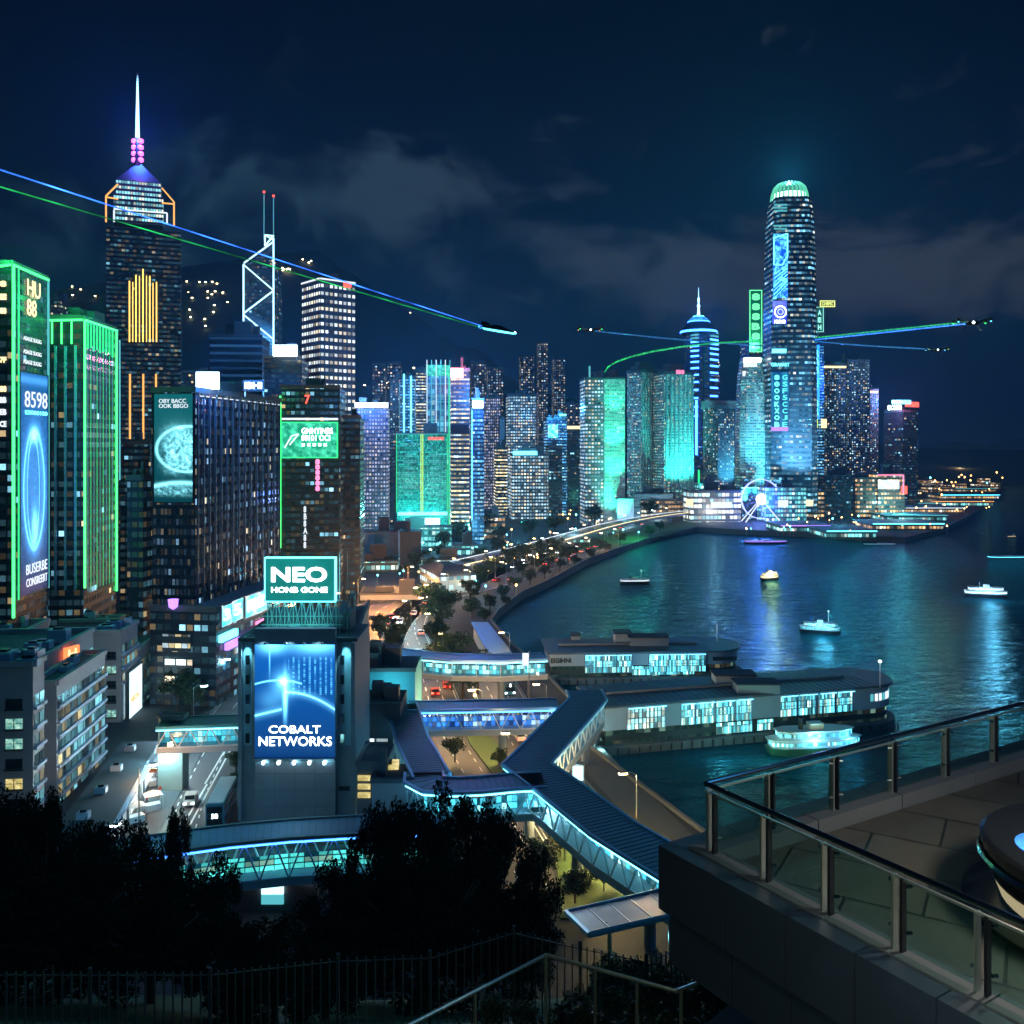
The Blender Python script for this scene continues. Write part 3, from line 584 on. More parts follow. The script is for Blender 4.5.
MB().bar(P(137.5, 166, 540), P(137.5, 138, 540), 2.0, 6, r2=1.3).build('mast_base', M_dark, b.root)
k = MB()
for i in range(24): y0 = 137.5 - i * 2.6; k.bar(P(137.5, y0, 540), P(137.5, y0 - 2.0, 540), 1.25 - i * .035, 6)
k.build('lit_mast', E['spire'], b.root); MB().bar(P(137.5, 138, 540), P(137.5, 73, 540), .5, 5).build('mast', M_steel, b.root)
for i, (x, y0) in enumerate(((129.5, 281), (132.8, 282), (136, 275), (139.5, 276), (143, 269), (146.5, 276), (149.8, 276), (153, 283), (156.5, 282))):
    strip(b, b.FR, x, y0, x, 342, E['gold'], .36 if i % 2 == 0 else .24, name='gold_light_bar')
for x in (130, 143.3, 156): strip(b, b.FR, x, 374, x, 439 if x < 150 else 391, E['orange'], .55, name='gold_light_bar')

# 4 dark wide block with billboard, corner near x=195
b = tower('billboard_tower', 'dark ribbed office block with a teal billboard on its narrow side', 152, 195, 280, 392, 205, F_fin, 82, 22, plant=2)
t4 = b
a_0, a_1, z_0, z_1 = b.FL.rect(155, 193.5, 394, 502); SW, SH = abs(a_1 - a_0), z_1 - z_0
panel(b, b.FL, 155, 193.5, 394, 502, artscreen('screen_teal_peak', (.001, .035, .05), (.003, .10, .12), SH, (.25, .85, 1), [('t', SW * .70, SH * .48, SW * .44, SH * .19, 2.0, .7), ('g', SW * .6, SH * .65, SW * .4, SH * .12, .12), ('e', SW * .86, SH * .49, SW * .80, SH * .21, .05, 1.3), ('g', SW * .68, SH * .68, SW * .12, SH * .02, 1.2), ('a', SH * .18, .02, SW * .7, .0, 0, 99, .45, 1.3), ('t', SW * .5, SH * .12, SW * .6, SH * .06, .8, 1.2)]), 'billboard', frame=M_dark)
b.FL.text('OBY BACC\nOOK BBGO', 160, 189, 399, 408, E['whitesoft'], b.root, out=.5, bold=0)
for i in range(15):
    u = i / 14; px = 196.5 + u * 82; strip(b, b.FR, px, 398 + u * 4, px, 606 - u * 32, pbr('rib_paint', (.05, .08, .13), .5), .3, name='facade_rib', out=.35)
for i in range(14):
    px = 199 + i * 6; MB().bar(b.FR.pt(b.FR.sx(px), b.z1 - .8, .3), b.FR.pt(b.FR.sx(px + 3.4), b.z1 - .8, .3), .14).build('cornice_light', E['whitesoft'], b.root)
pod = tower('podium_block', 'podium block under the dark ribbed tower carrying a row of cyan and purple signs', 150, 216, 296, 612, 196, F_dark, 82, 3, roof=M_concd, plant=0)
P_ = pod
for x0, x1, m_, tx in ((219, 229, S_pod, '3'), (229.5, 240, S_pod, '5'), (243, 264, S_pod, 'HIHIT')):
    panel(P_, P_.FR, x0, x1, 614 - (x0 - 217) * .48 - 14 + 6, 634 - (x0 - 217) * .48 - 14 + 6, m_, 'sign_board', frame=M_steel, out=(.1, .6)); P_.FR.text(tx, x0 + 2, x1 - 2, 612 - (x0 - 217) * .48 - 2, 625 - (x0 - 217) * .48 - 4, E['white'], P_.root, out=.75)
for i, (x0, x1, y0, m_) in enumerate(((206, 222, 632, 'cyan'), (224, 242, 634, 'purple'), (212, 226, 640, 'purple'), (243, 251, 620, 'pink'), (228, 236, 645, 'white'), (228, 236, 653, 'cyan'))):
    panel(P_, P_.FR, x0 + 12, x1 + 12, y0, y0 + 7, E[m_], 'lit_sign', out=(.1, 1.0))
panel(P_, P_.FL, 163, 191, 634, 651, F_row, 'shop_front'); panel(P_, P_.FL, 165, 193, 659, 667, M_shop, 'shop_front'); panel(P_, P_.FL, 165, 193, 676, 686, M_shop, 'shop_front')
MB().lathe([(0, 0), (1.2, .0), (1.0, -1.6), (.2, -2.2)], 8, Matrix.Translation(P_.FL.pt(P_.FL.sx(176), P_.FL.z(176, 603) + 1, 1.2))).build('shield_light', E['purple'], P_.root)
def roofsign(par, x0, x1, y0, y1, d, m_, label, txt=None, tm='white', cat='sign'):
    a, c = P(x0, y1, d), P(x1, y0, d); r_ = thing('roof_sign', label, cat, ((a.x + c.x) / 2, d, a.z))
    MB().box(a.x, c.x, d, d + .6, a.z, c.z).build('sign_panel', m_, r_)
    k = MB()
    for x in (a.x + .3, c.x - .3): k.box(x - .12, x + .12, d + .62, d + 1, par.z1 - .1 if par else a.z - 2, c.z)
    k.build('support', M_steel, r_)
    if txt:
        f = Face((a.x, d), (1, 0), (0, -1)); f.text(txt, x0 + (x1 - x0) * .1, x1 - (x1 - x0) * .1, y0 + (y1 - y0) * .2, y1 - (y1 - y0) * .2, E[tm], r_, out=.1)
    return r_
roofsign(t4, 196, 218.5, 372, 389, 212, E['white'], 'bright white roof sign above the corner of the ribbed dark tower')
roofsign(t4, 243, 264, 380, 391, 222, M_dark, 'white lettered roof sign reading IBHI on the ribbed dark tower', 'IBHI')
roofsign(None, 273, 297, 345, 356, 420, E['white'], 'small white sign panel glowing blue before the tall lattice tower')

# 5 lattice tower
b = tower('lattice_tower', 'slim tower outlined by white zigzag light bars with two masts', 243, 244, 274, 262, 620, F_dark, 4, 3, plant=0, cap=0, t1=30)
for a, c in (((243.5, 264), (243.5, 338)), ((273.5, 238), (273.5, 345)), ((244, 263), (273, 242)), ((244, 265), (273, 290)), ((273, 291), (244, 313)), ((244, 315), (273, 339)), ((273, 240), (265, 235)), ((265, 235), (274, 236)), ((265, 235), (265, 246)), ((265, 246), (273, 236))):
    MB().bar(P(*a, 616), P(*c, 616), .62).build('light_bar', E['lattice'], b.root)
MB().prism([P(251, 262, 622), P(274, 262, 622), P(274, 262, 640), P(251, 262, 640)], zz(262) * 0 + CH + (HY - 262) * 622 / FP, CH + (HY - 242) * 622 / FP, 0, 0, topbase=[P(271, 262, 622), P(274, 262, 622), P(274, 262, 640), P(271, 262, 640)]).build('sloped_top', F_dark, b.root)
for x, y0, y1 in ((264, 240, 191), (273.5, 240, 195)):
    MB().bar(P(x, y0, 618), P(x, y1, 618), .45, 5).build('mast', M_steel, b.root); MB().bar(P(x, y1 + 2, 618), P(x, y1, 618), .8, 5).build('mast_light', E['red'], b.root); MB().bar(P(x, y0, 617.2), P(x, y1 + 3, 617.2), .25, 4).build('mast_strip', E['softcyan'], b.root)

# the rest of the left and centre as a table: label, xl, xm, xr, ytop, d, finish, phi, extras
T = [
 ('louvred dark block in front of the lattice tower, its floors lined in blue', 206, 209, 262, 336, 450, 'fa_blk', 5),
 ('block with thin lit left edge under the small white sign panel', 262, 264, 302, 358, 430, 'fa_dark', 5),
 ('tall square tower of even lit windows with a white roof line', 302, 320, 355, 281, 480, 'fa_ck', 40),
 ('dark banded office building holding the green advertising screen', 279, 281, 340, 388, 330, 'fa_dark', 5),
 ('narrow dark tower right of the green screen building', 340, 341, 360, 418, 345, 'fa_dark', 5),
 ('lilac gridded tower with a blue white roof bar', 347, 352, 388, 408, 600, 'fa_purple', 5),
 ('two toned dark tower just left of the pink light strip', 388, 390, 399, 380, 690, 'fa_resi', 5),
 ('slender tower edged in pink and cyan light strips', 398, 400, 415, 378, 720, 'fa_blue', 5),
 ('dark tower with rows of gold windows behind the cyan strips', 414, 416, 428, 372, 730, 'fa_row', 5),
 ('white framed tower with open fins on its roof', 424, 426, 451, 374, 640, 'fa_white_fin', 5),
 ('tower of bright cream window rows with a red roof sign', 449, 451, 469.5, 370, 520, 'fa_row', 5),
 ('bright blue tower with a cyan white sign at its top', 470, 472, 484, 400, 520, 'fa_blue', 5),
 ('grey lilac tower between the blue tower and the white slab', 483, 484, 500, 398, 800, 'fa_purple', 5),
 ('plain pale slab block rising beside the rounded grey tower', 499.5, 500, 504.5, 419, 790, 'pale', 5),
 ('rounded grey tower of many small warm windows', 504, 508, 536, 396, 810, 'fa_grid', 5),
 ('brown banded slab with a blank concrete side wall', 486, 496, 507.5, 449, 700, 'fa_row', 5),
 ('cluster block with a lit cyan roof band over pale windows', 509, 512, 548, 455, 690, 'fa_grid', 5),
 ('dark office block with a few gold rows beside the cyan roof band', 547, 549, 562, 448, 700, 'fa_dark', 5),
 ('blue lit tower with a small cyan screen near its top', 545, 547, 567, 420, 730, 'fa_blue', 5),
 ('dark teal block topped by one pale line of light', 562, 566, 584, 428, 745, 'fa_dark', 5),
 ('blue white gridded tower joined to the green lit one', 583, 585, 604, 379, 640, 'fa_grid', 5),
 ('green floodlit tower with a glowing white green face', 603.5, 604.5, 625, 379, 646, 'fa_flood', 5),
 ('broad ribbed tower with stepped top and teal lights, left of its twin', 627, 641, 658, 372, 720, 'fa_resig', 38),
 ('broad ribbed tower with a pinkish roof sign, right of its twin', 659, 664, 694, 374, 710, 'fa_resig', 15),
 ('dark block with a pale roof box in front of the domed blue tower', 703, 718, 734.5, 408, 700, 'fa_resi', 25),
 ('dark twin slab of residential windows behind the blue light strip', 823, 825, 846, 366, 760, 'fa_resi', 5),
 ('taller dark slab with roof frames beside its twin', 845, 847, 870, 362, 765, 'fa_resi', 5),
 ('narrow tower with a warm lit top at the end of the dark slabs', 869, 870, 878.5, 391, 800, 'fa_resi', 5),
 ('dark glass tower with a red and blue roof sign at the waterfront end', 884, 903, 918, 412, 800, 'fa_dark', 30),
 ('dim tower directly behind the sign of the tallest tower', 748, 749, 764, 345, 780, 'fa_dark', 5),
 ('thin tower with a full height blue light strip right of the tallest tower', 812, 813, 824, 345, 735, 'fa_blue', 5),
 ('far slim residential tower with lit top, left of the thinnest one', 520, 521, 534, 357, 1080, 'fa_far', 5),
 ('thinnest and tallest of the far residential towers', 538, 539, 547.5, 343, 1100, 'fa_far', 5),
 ('far residential tower with an orange lit top, right of the thinnest one', 553, 554, 565.5, 360, 1090, 'fa_far', 5),
 ('far pair member of the towers behind the white framed tower', 371, 372, 385, 365, 900, 'fa_far', 5),
 ('low stepped far block behind the lilac gridded tower', 386, 387, 401, 364, 905, 'fa_far', 5),
 ('pale far tower behind the cream window tower', 470, 471, 486, 363, 950, 'fa_far', 5),
 ('dim far slab above the grey lilac tower', 487, 488, 503, 369, 960, 'fa_far', 5),
 ('dark mid block between the far towers and the teal block', 566, 567, 583, 405, 900, 'fa_far', 5),
 ('dim block under the gold window rows, left of the green panels', 384, 388, 398, 440, 640, 'fa_dark', 5),
 ('dark slab behind the spired skyscraper, right side', 180, 181, 209, 372, 640, 'fa_dark', 5),
 ('dim tower left behind the second green tower', 118, 119, 150, 444, 330, 'fa_dark', 5),
 ('dark filler tower left of the billboard side', 118, 120, 148, 500, 290, 'fa_dark', 5),
 ('slim grey service tower with red numbers beside the billboard', 142, 143, 155, 480, 212, 'fa_dark', 82),
 ('tower with a sparse scatter of lights beside the leftmost pair', 47, 50, 60, 300, 700, 'fa_far', 5),
]
facade('fa_blk', (.03, .06, .10), (.01, .02, .05), 60, 6.0, .98, .35, (.03, .12, .3), (.03, .14, .32), .4, k=.6, grp=.5, dim=.1)
MATS['pale'] = pbr('pale_slab', (.35, .40, .48), .6, var=.1)
TW = {}
for lab, xl, xm, xr, yt, d, mt, ph in T:
    b = tower('tower' if d < 850 else 'residential_tower', lab, xl, xm, xr, yt, d, MATS[mt], ph, plant=3 if d < 850 else 1, cap=1.2 if d < 700 else 2.2, group='far residential towers' if d > 1000 else None, t1=None if ph > 20 else 22)
    TW[(xl, xr)] = b
def tw(xl, xr): return TW[(xl, xr)]
# extras on table towers
b = tw(302, 355)
for f, L in ((b.FR, b.t2), (b.FL, b.t1)): MB().bar(f.pt(0, b.z1 + 1.3, .3), f.pt(L, b.z1 + 1.3, .3), .55).build('roof_light', E['whitesoft'], b.root)
b.FR.text('88', 343, 351, 282, 288, E['red'], b.root, out=.4, bold=.05)
b = tw(279, 340)
panel(b, b.FR, 282.5, 337, 423, 457, S_green, 'screen', frame=E['green_soft'], out=(.1, .9)); strip(b, b.FR, 280.5, 396, 280.5, 548, E['green'], .35, out=.5)
panel(b, b.FR, 282, 338, 418, 420, E['whitesoft'], 'screen_top_light', out=(.1, .6))
b.FR.text('GNNYINBS\n00101 OCI\n= = = = =', 302, 333, 428, 446, E['white'], b.root, out=1.0, bold=0)
MB().tube([b.FR.pt(b.FR.sx(x), b.FR.z(x, y), 1.0) for x, y in ((285, 448), (292, 436), (299, 434), (290, 445))], .3, 5).build('screen_figure', E['whitesoft'], b.root)
b.FR.text('8\n8\n8\n8\n8\n8', 315.5, 320, 459, 491, E['pink'], b.root, out=.5, bold=.06); b.FR.text('8\nB\n8\nA\n8\n8', 303.5, 307.5, 506, 548, E['whitesoft'], b.root, out=.5, bold=.03)
b.FR.text('7', 305, 310, 395, 404, E['red'], b.root, out=.5)
b = tw(347, 388); panel(b, b.FR, 345, 388, 403, 407.5, E['white'], 'roof_light_bar', out=(.1, 1.5)); strip(b, b.FR, 352, 402, 352, 527, E['softcyan'], .2)
b = tw(398, 415); strip(b, b.FR, 399, 380, 399, 520, E['pink'], .7, out=.6); strip(b, b.FR, 404, 374, 404, 440, E['cyan'], .8, out=.6); strip(b, b.FR, 411, 376, 411, 440, E['cyan'], .8, out=.6)
b = tw(424, 451)
for i in range(6): px = 427 + i * 4.6; strip(b, b.FR, px, 360, px, 520, E['softcyan'] if i % 2 else E['whitesoft'], .32, out=.6, name='facade_fin')
for y in (384, 396, 402, 410, 420): strip(b, b.FR, 426, y, 451, y, E['softcyan'], .3, out=.5, name='light_band')
panel(b, b.FR, 426, 450, 365, 376, S_green, 'top_screen')
b = tw(449, 469.5); panel(b, b.FR, 450.5, 463.5, 368, 378, emit('glow_redwhite', (1, .3, .3), 3), 'roof_sign_panel', out=(.1, 1)); b.FR.text('WPMK', 452, 462, 370, 376, E['white'], b.root, out=1.2); panel(b, b.FR, 450.5, 469, 425, 434, M_dark, 'plant_floor', out=(.05, .3)); panel(b, b.FR, 450.5, 469, 526, 545, M_dark, 'plant_floor', out=(.05, .3))
strip(b, b.FL, 449.5, 373, 449.5, 540, E['green_soft'], .3)
b = tw(470, 484); panel(b, b.FR, 472.5, 483, 401, 408, E['white'], 'roof_sign_panel', out=(.1, 1.2)); strip(b, b.FR, 472, 410, 472, 520, E['blue'], .4, out=.5)
b = tw(509, 548); panel(b, b.FR, 513, 537, 451, 455, E['cyan'], 'roof_light_bar', out=(.1, 1)); MB().box(b.ctr.x - 8, b.ctr.x + 6, b.ctr.y - 4, b.ctr.y + 4, b.z1, b.z1 + 5).build('roof_house', M_wallb, b.root)
b = tw(545, 567); panel(b, b.FR, 548, 558, 425, 438, S_pod, 'screen'); panel(b, b.FR, 559, 566, 414, 416, E['cyan'], 'roof_sign_panel', out=(.1, 1))
b = tw(562, 584); panel(b, b.FR, 566.5, 583, 426, 429, E['amber'], 'roof_light_bar', out=(.1, .6))
b = tw(583, 604); MB().bar(P(589.5, 380, 645), P(589.5, 366, 645), .7, 5).build('antenna', E['softcyan'], b.root)
b = tw(603.5, 625); MB().box(b.ctr.x - 7, b.ctr.x + 4, b.ctr.y - 5, b.ctr.y + 5, b.z1, b.z1 + 7).build('roof_house', M_concd, b.root)
for x, z_, e_ in ((609, 4, 90000), (619, 4, 90000), (614, 50, 75000), (614.5, 28, 80000), (614.5, 75, 50000)):
    p = b.FR.pt(b.FR.sx(x), z_, 14); lamp_light(p, (.05, 1, .55), e_, 1.5, 'SPOT', b.FR.pt(b.FR.sx(614), z_ + 38, 0), 75, 'facade_floodlight', b.root)
for k_, x0 in (((627, 658), 641), ((659, 694), 664)):
    b = tw(*k_)
    for u in (.2, .45, .7):
        p = b.FR.pt(b.t2 * u, 17, 20); lamp_light(p, (.04, 1, .75), 210000, 1.5, 'SPOT', b.FR.pt(b.t2 * u, 62, 0), 62, 'facade_floodlight', b.root)
    for i in range(7): a = b.t2 * (i + .5) / 7; MB().bar(b.FR.pt(a, 3, .5), b.FR.pt(a, b.z1, .5), .8).build('pilaster', M_conc, b.root)
    for w_, h_ in ((.8, 5), (.5, 9)):
        c = b.ctr; M = Matrix.Translation((c.x, c.y, b.z1)) @ Matrix.Rotation(R(30), 4, 'Z'); MB().boxm(M, b.t2 * w_, b.t1 * w_ * .8, h_).build('stepped_top', M_concd, b.root)
tw(659, 694).FR.text('BEIBHEB', 676, 684, 370, 374, E['pink'], tw(659, 694).root, out=.5)
b = tw(703, 734.5); MB().box(b.ctr.x - 12, b.ctr.x + 12, b.ctr.y - 8, b.ctr.y + 8, b.z1, b.z1 + 6).build('roof_house', pbr('beige_roof', (.35, .33, .34), .7), b.root)
for u in (.55, .8): lamp_light(b.FR.pt(b.t2 * u, 17, 18), (.1, .8, 1), 260000, 1.5, 'SPOT', b.FR.pt(b.t2 * u, 55, 0), 60, 'facade_floodlight', b.root)
b = tw(884, 918)
roofsign(b, 892, 911, 400, 404, 798, E['cyan'], 'cyan and red lit rooftop lettering on the waterfront end tower'); panel(b, b.FR, 905, 918, 402, 407, E['red'], 'roof_sign_panel', out=(.1, 1)); b.FL.text('CACCORD', 888, 902, 405, 410, E['white'], b.root, out=.5)
b = tw(812, 824); panel(b, b.FR, 813.5, 819, 345, 418, emit('glow_bluestrip', (.02, .22, 1), 2.2), 'light_strip', out=(.1, 1)); b.FR.text('R\nA\nB\nI\nF\nI\nB\nR', 814.5, 818.5, 350, 415, E['cyan'], b.root, out=1.2)
for x, w_, c__ in ((814, 3, 'lime'), (821, 5, 'amber')): panel(b, b.FR, x, x + w_, 419, 428, E[c__], 'lit_sign', out=(.2, 1.4))
b = tw(823, 846); panel(b, b.FR, 824, 846, 366, 368, E['amber'], 'cornice_light', out=(.1, .5))
b = tw(869, 878.5); panel(b, b.FR, 870, 878, 391, 393, E['amber'], 'cornice_light', out=(.1, .6))
b = tw(845, 870); MB().box(b.ctr.x - 8, b.ctr.x + 4, b.ctr.y - 5, b.ctr.y + 3, b.z1, b.z1 + 8).build('roof_frame', M_steel, b.root)

for x, y, d_, e_, c_ in ((207, 368, 205, 9000, (.05, .3, 1)), (254, 376, 212, 5000, (.05, .35, 1)), (285, 341, 412, 30000, (.05, .3, 1)), (366, 397, 590, 55000, (.06, .35, 1)), (408, 372, 590, 60000, (.05, .4, 1)), (478, 395, 510, 60000, (.04, .3, 1)), (456, 362, 510, 22000, (1, .25, .5)), (437, 356, 630, 30000, (.1, .6, 1)),
                        (137, 128, 530, 90000, (.05, .15, 1)), (137, 155, 525, 9000, (.8, .1, 1)), (702, 318, 780, 90000, (.03, .2, 1)), (789, 172, 700, 110000, (.15, .9, .9)), (900, 398, 790, 50000, (1, .12, .25)), (893, 398, 790, 50000, (.05, .4, 1)), (819, 380, 728, 60000, (.03, .2, 1)), (258, 340, 612, 50000, (.2, .6, 1)), (60, 300, 200, 6000, (.03, 1, .2)), (12, 255, 186, 5000, (.03, 1, .2)), (118, 325, 212, 6000, (.03, 1, .25)), (755, 345, 770, 60000, (.05, 1, .3)), (550, 408, 720, 40000, (.05, .45, 1))):
    lamp_light(P(x, y, d_), c_, e_ * 1.25, 1.5, name='halo_lamp')  # point lamps added near signs and tower tops for halos in the haze
# green twin panel building
b = tower('panel_building', 'low twin panel building glowing teal with a bright lit base', 395.5, 397, 447.5, 434, 600, F_panel, 5, 3, plant=1)
for x in (396.5, 421, 422.8, 447.2): strip(b, b.FR, x, 434, x, 513, E['green_soft'] if x in (396.5, 447.2) else E['lime'], .22, out=.4)
strip(b, b.FR, 396, 434, 447, 434, E['softcyan'], .3)
panel(b, b.FR, 398, 447, 512, 515, E['cyan'], 'base_light', out=(.1, 3)); [lamp_light(b.FR.pt(b.t2 * u_, 14, 9), (.1, 1, .9), 20000, 1, parent=b.root, name='base_lamp') for u_ in (.25, .75)]; panel(b, b.FR, 404, 440, 518, 526, S_soft, 'lit_entrance', out=(.1, 1))
b.FR.text('GUOIS 8', 401, 419, 443, 446, E['softcyan'], b.root, out=.5, bold=0); b.FR.text('8EBESS8E', 428, 444, 437, 440, E['red'], b.root, out=.5, bold=0)
rr = random.Random(3)
for i in range(7):
    for x0 in (400, 426):
        w_ = rr.uniform(6, 17); y = 454 + i * 6.3; b.FR.text(rr.choice(('SNGIBS', 'UGSSEID', 'NEO COD', 'TYBERES')), x0 + 9 - w_ / 2, x0 + 9 + w_ / 2, y, y + 3, E['softcyan'], b.root, out=.45, bold=0)
# domed blue tower with spire
b = tower('domed_tower', 'blue lit tower with a glowing disc, dome and needle spire', 685, 702, 720, 334, 800, F_centre, 45, 3, plant=0, cap=0)
b.root.location.x = b.ctr.x; s = 800 / FP; cx = P(702.5, HY, 800).x; cy_ = b.ctr.y
def Zp(y, d=800): return CH - (y - HY) * d / FP
Mt = Matrix.Translation((cx, cy_, 0)); u = s
MB().lathe([(14 * u, Zp(334)), (18.5 * u, Zp(331)), (18.5 * u, Zp(329)), (11 * u, Zp(320))], 24, Mt).build('disc', M_dark, b.root)
MB().lathe([(18.7 * u, Zp(331)), (18.9 * u, Zp(329.5)), (18.2 * u, Zp(328.6))], 28, Mt).build('disc_light', E['blue'], b.root)
for r_, y in ((15.2, 325.8), (11.5, 320), (9, 317), (6, 314.5)): MB().lathe([(r_ * u, Zp(y)), ((r_ - .5) * u, Zp(y - 1.1))], 24, Mt).build('ring_light', E['blue'] if y > 318 else E['cyan'], b.root)
MB().lathe([(11 * u, Zp(320)), (9 * u, Zp(316)), (4 * u, Zp(313.4)), (0, Zp(313))], 20, Mt).build('dome', facade('fa_dome', (.03, .2, .3), (.02, .2, .4), 3, 2, .8, .6, (.05, .4, 1), (.2, .8, 1), 1.2, k=1, grp=.3, dim=.3), b.root)
MB().lathe([(1.6 * u, Zp(313)), (1.0 * u, Zp(305)), (1.8 * u, Zp(303)), (.7 * u, Zp(301)), (1.2 * u, Zp(296)), (.35 * u, Zp(294)), (.1 * u, Zp(284))], 8, Mt).build('spire', E['spire'], b.root)
for x0, x1, y0, y1 in ((691, 699, 334, 352), (710, 718, 332, 352)):
    for i in range(14):
        y = y0 + i * (3.0 + i * .25); f = b.FL if x0 < 700 else b.FR
        sh = 1 - max(0, i - 7) * .02; panel(b, f, x0, x0 + (x1 - x0) * sh, y, y + 1.7, E['blue'] if i > 1 else E['softcyan'], 'light_band', out=(.1, .6))
strip(b, b.FL, 697, 400, 697, 455, E['blue'], 1.2, out=1); strip(b, b.FR, 703, 334, 703, 480, M_dark, 1.0)
for x in (693, 699): strip(b, b.FL, x, 470, x, 490, E['green_soft'], .9)

# tall rounded towers by loft
def loft(name, label, cx, d, rings, mat, z0=3, rot=.0, group=None, n=6):
    """rings: (py, half width px); square plan with cut corners"""
    u = d / FP; X = P(cx, HY, d + rings[-1][1] * u).x; r_ = thing(name, label, 'skyscraper', (X, d + 20, z0), group)
    def plan(h):
        h *= u; c = h * .35; pts = [(-h + c, -h), (h - c, -h), (h, -h + c), (h, h - c), (h - c, h), (-h + c, h), (-h, h - c), (-h, -h + c)]
        return [(X + x * math.cos(rot) - y * math.sin(rot), d + rings[-1][1] * u + x * math.sin(rot) + y * math.cos(rot)) for x, y in pts]
    k = MB()
    for (ya, ha), (yb, hb) in zip(rings, rings[1:]):
        k.prism(plan(ha), Zp(ya, d), Zp(yb, d), 0, 1 if (yb, hb) == rings[-1] else None, bot=False, topbase=plan(hb))
    w = k.build('wall', [mat, M_roof], r_); return r_, X, u, plan
ifc, X, u, plan = loft('harbour_skyscraper', 'tallest tower on the right with a glowing white green crown and stacked blue screens', 789.5, 690, [(512, 23.5), (420, 23.2), (330, 22.8), (270, 22), (235, 21.2), (210, 19.8), (196, 18)], F_ifc)
k = MB(); Zi = lambda y: Zp(y, 690)
yc = 690 + 18 * u
for i in range(26):
    a = 2 * math.pi * i / 26; ca_, sa = math.cos(a), math.sin(a)
    pr_ = [(18.6, 196), (17.6, 189), (15.4, 183), (11.5, 179.3)]; pts = [Vector((X + r * u * ca_, yc + r * u * sa, Zi(y))) for r, y in pr_]
    MB().tube(pts, .75, 4).build('crown_fin', emit('glow_crownfin', (.15, .85, .5), .7), ifc)
MB().lathe([(18 * u, Zi(196)), (17 * u, Zi(190))], 24, Matrix.Translation((X, yc, 0))).build('crown_light', emit('glow_crown', (.75, 1, .9), 2.6), ifc)
MB().lathe([(17 * u, Zi(190)), (15.3 * u, Zi(184)), (10 * u, Zi(180)), (0, Zi(179))], 24, Matrix.Translation((X, yc, 0))).build('crown_shell', emit('glow_crownshell', (.1, .5, .4), .5), ifc)
fI = Face((X, 690 - 5.5 * u - .6), (1, 0), (0, -1))
def ipan(x0, x1, y0, y1, m_, nm='screen', out=(0, .8)):
    a0, a1, z0, z1 = fI.rect(x0, x1, y0, y1); return fI.slab(MB(), a0, a1, z0, z1, *out).build(nm, m_, ifc)
ipan(773, 787.5, 234, 298, S_blue); ipan(772.5, 786.5, 301, 324, screen('screen_violet', (.03, .05, .7), (.3, .4, 1), 1.3, .05, 'map'))
ring(fI.sx(780), fI.z(780, 312), 4.3, 4.3, fI, E['white'], .4, ifc, 1.2, nm='emblem'); ring(fI.sx(780), fI.z(780, 312), 2, 2, fI, E['whitesoft'], .35, ifc, 1.2, nm='emblem')
fI.text('HUNO', 774, 785, 320, 323.5, E['white'], ifc, out=1.2); fI.text('GIRAMART', 771, 789, 363, 366.5, E['cyan'], ifc, out=1.0); ipan(772, 786, 349, 353, E['cyan'], 'light_band')
for y0, y1, x0, x1 in ((238, 262, 774, 784),): MB().tube([fI.pt(fI.sx(x), fI.z(x, y), 1.3) for x, y in ((773.5, 238), (787, 234), (787, 256), (782, 265), (773.5, 265), (773.5, 238))], .45, 4).build('screen_outline', E['cyan'], ifc)
for i in range(7): MB().bar(fI.pt(fI.sx(773.5), fI.z(774, 275 + i * 4), 1.2), fI.pt(fI.sx(787), fI.z(787, 265 + i * 3.2), 1.2), .28).build('screen_stripe', E['cyan'] if i % 2 else E['blue'], ifc)
ipan(773, 776, 297, 299, E['cyan']) ; ipan(771, 789, 372, 431, screen('screen_glyph', (.0, .06, .22), (.03, .30, .55), 1.0, .2, 'map', (1, .2, 1)), 'glyph_screen')
for i, ch in enumerate('80OOKXOB'): fI.text(ch, 774, 779, 375 + i * 6.7, 380 + i * 6.7, emit('glow_glyph', (.15, 1, .8), 1.8), ifc, out=1.1, bold=.05)
for i, ch in enumerate('GSF5CCJE'): fI.text(ch, 782, 787, 375 + i * 6.7, 380 + i * 6.7, emit('glow_glyph2', (.1, .8, .8), 1.3), ifc, out=1.1, bold=.03)
ipan(771, 788, 427, 431, E['purple'], 'light_band')
for y in (205, 208, 211, 226, 229, 262): ipan(773 + (y % 2), 789 - (y % 3) * 2, y - 1, y + .6, E['softcyan'], 'lit_floor', (0, .3))
for x in (801, 806): MB().bar(fI.pt(fI.sx(x), 3, 1) if x < 800 else Vector((P(x, HY, 688).x, 688, 3)), Vector((P(x, HY, 688).x, 692, Zi(215))), .6).build('corner_rib', M_steel, ifc)
for x, c__ in ((798, (.5, .85, 1)), (780, (.2, .8, 1)), (806, (.5, .9, 1))): lamp_light(Vector((P(x, HY, 652).x, 652, 24)), c__, 300000, 2, 'SPOT', Vector((P(x, HY, 690).x, 690 - 10, 60)), 60, 'facade_floodlight', ifc)
lamp_light(Vector((X, 690 - 25, Zi(200))), (.4, 1, .85), 16000, 2, 'POINT', name='crown_glow', parent=ifc) if False else None
i1, X1, u1, pl1 = loft('tapered_tower', 'shorter rounded tower with a white lit cap beside the tallest tower', 751.5, 712, [(510, 14.5), (430, 14.4), (400, 13.6), (375, 12.4), (357, 10)], F_resig)
f1 = Face((X1, 712 - .6), (1, 0), (0, -1))
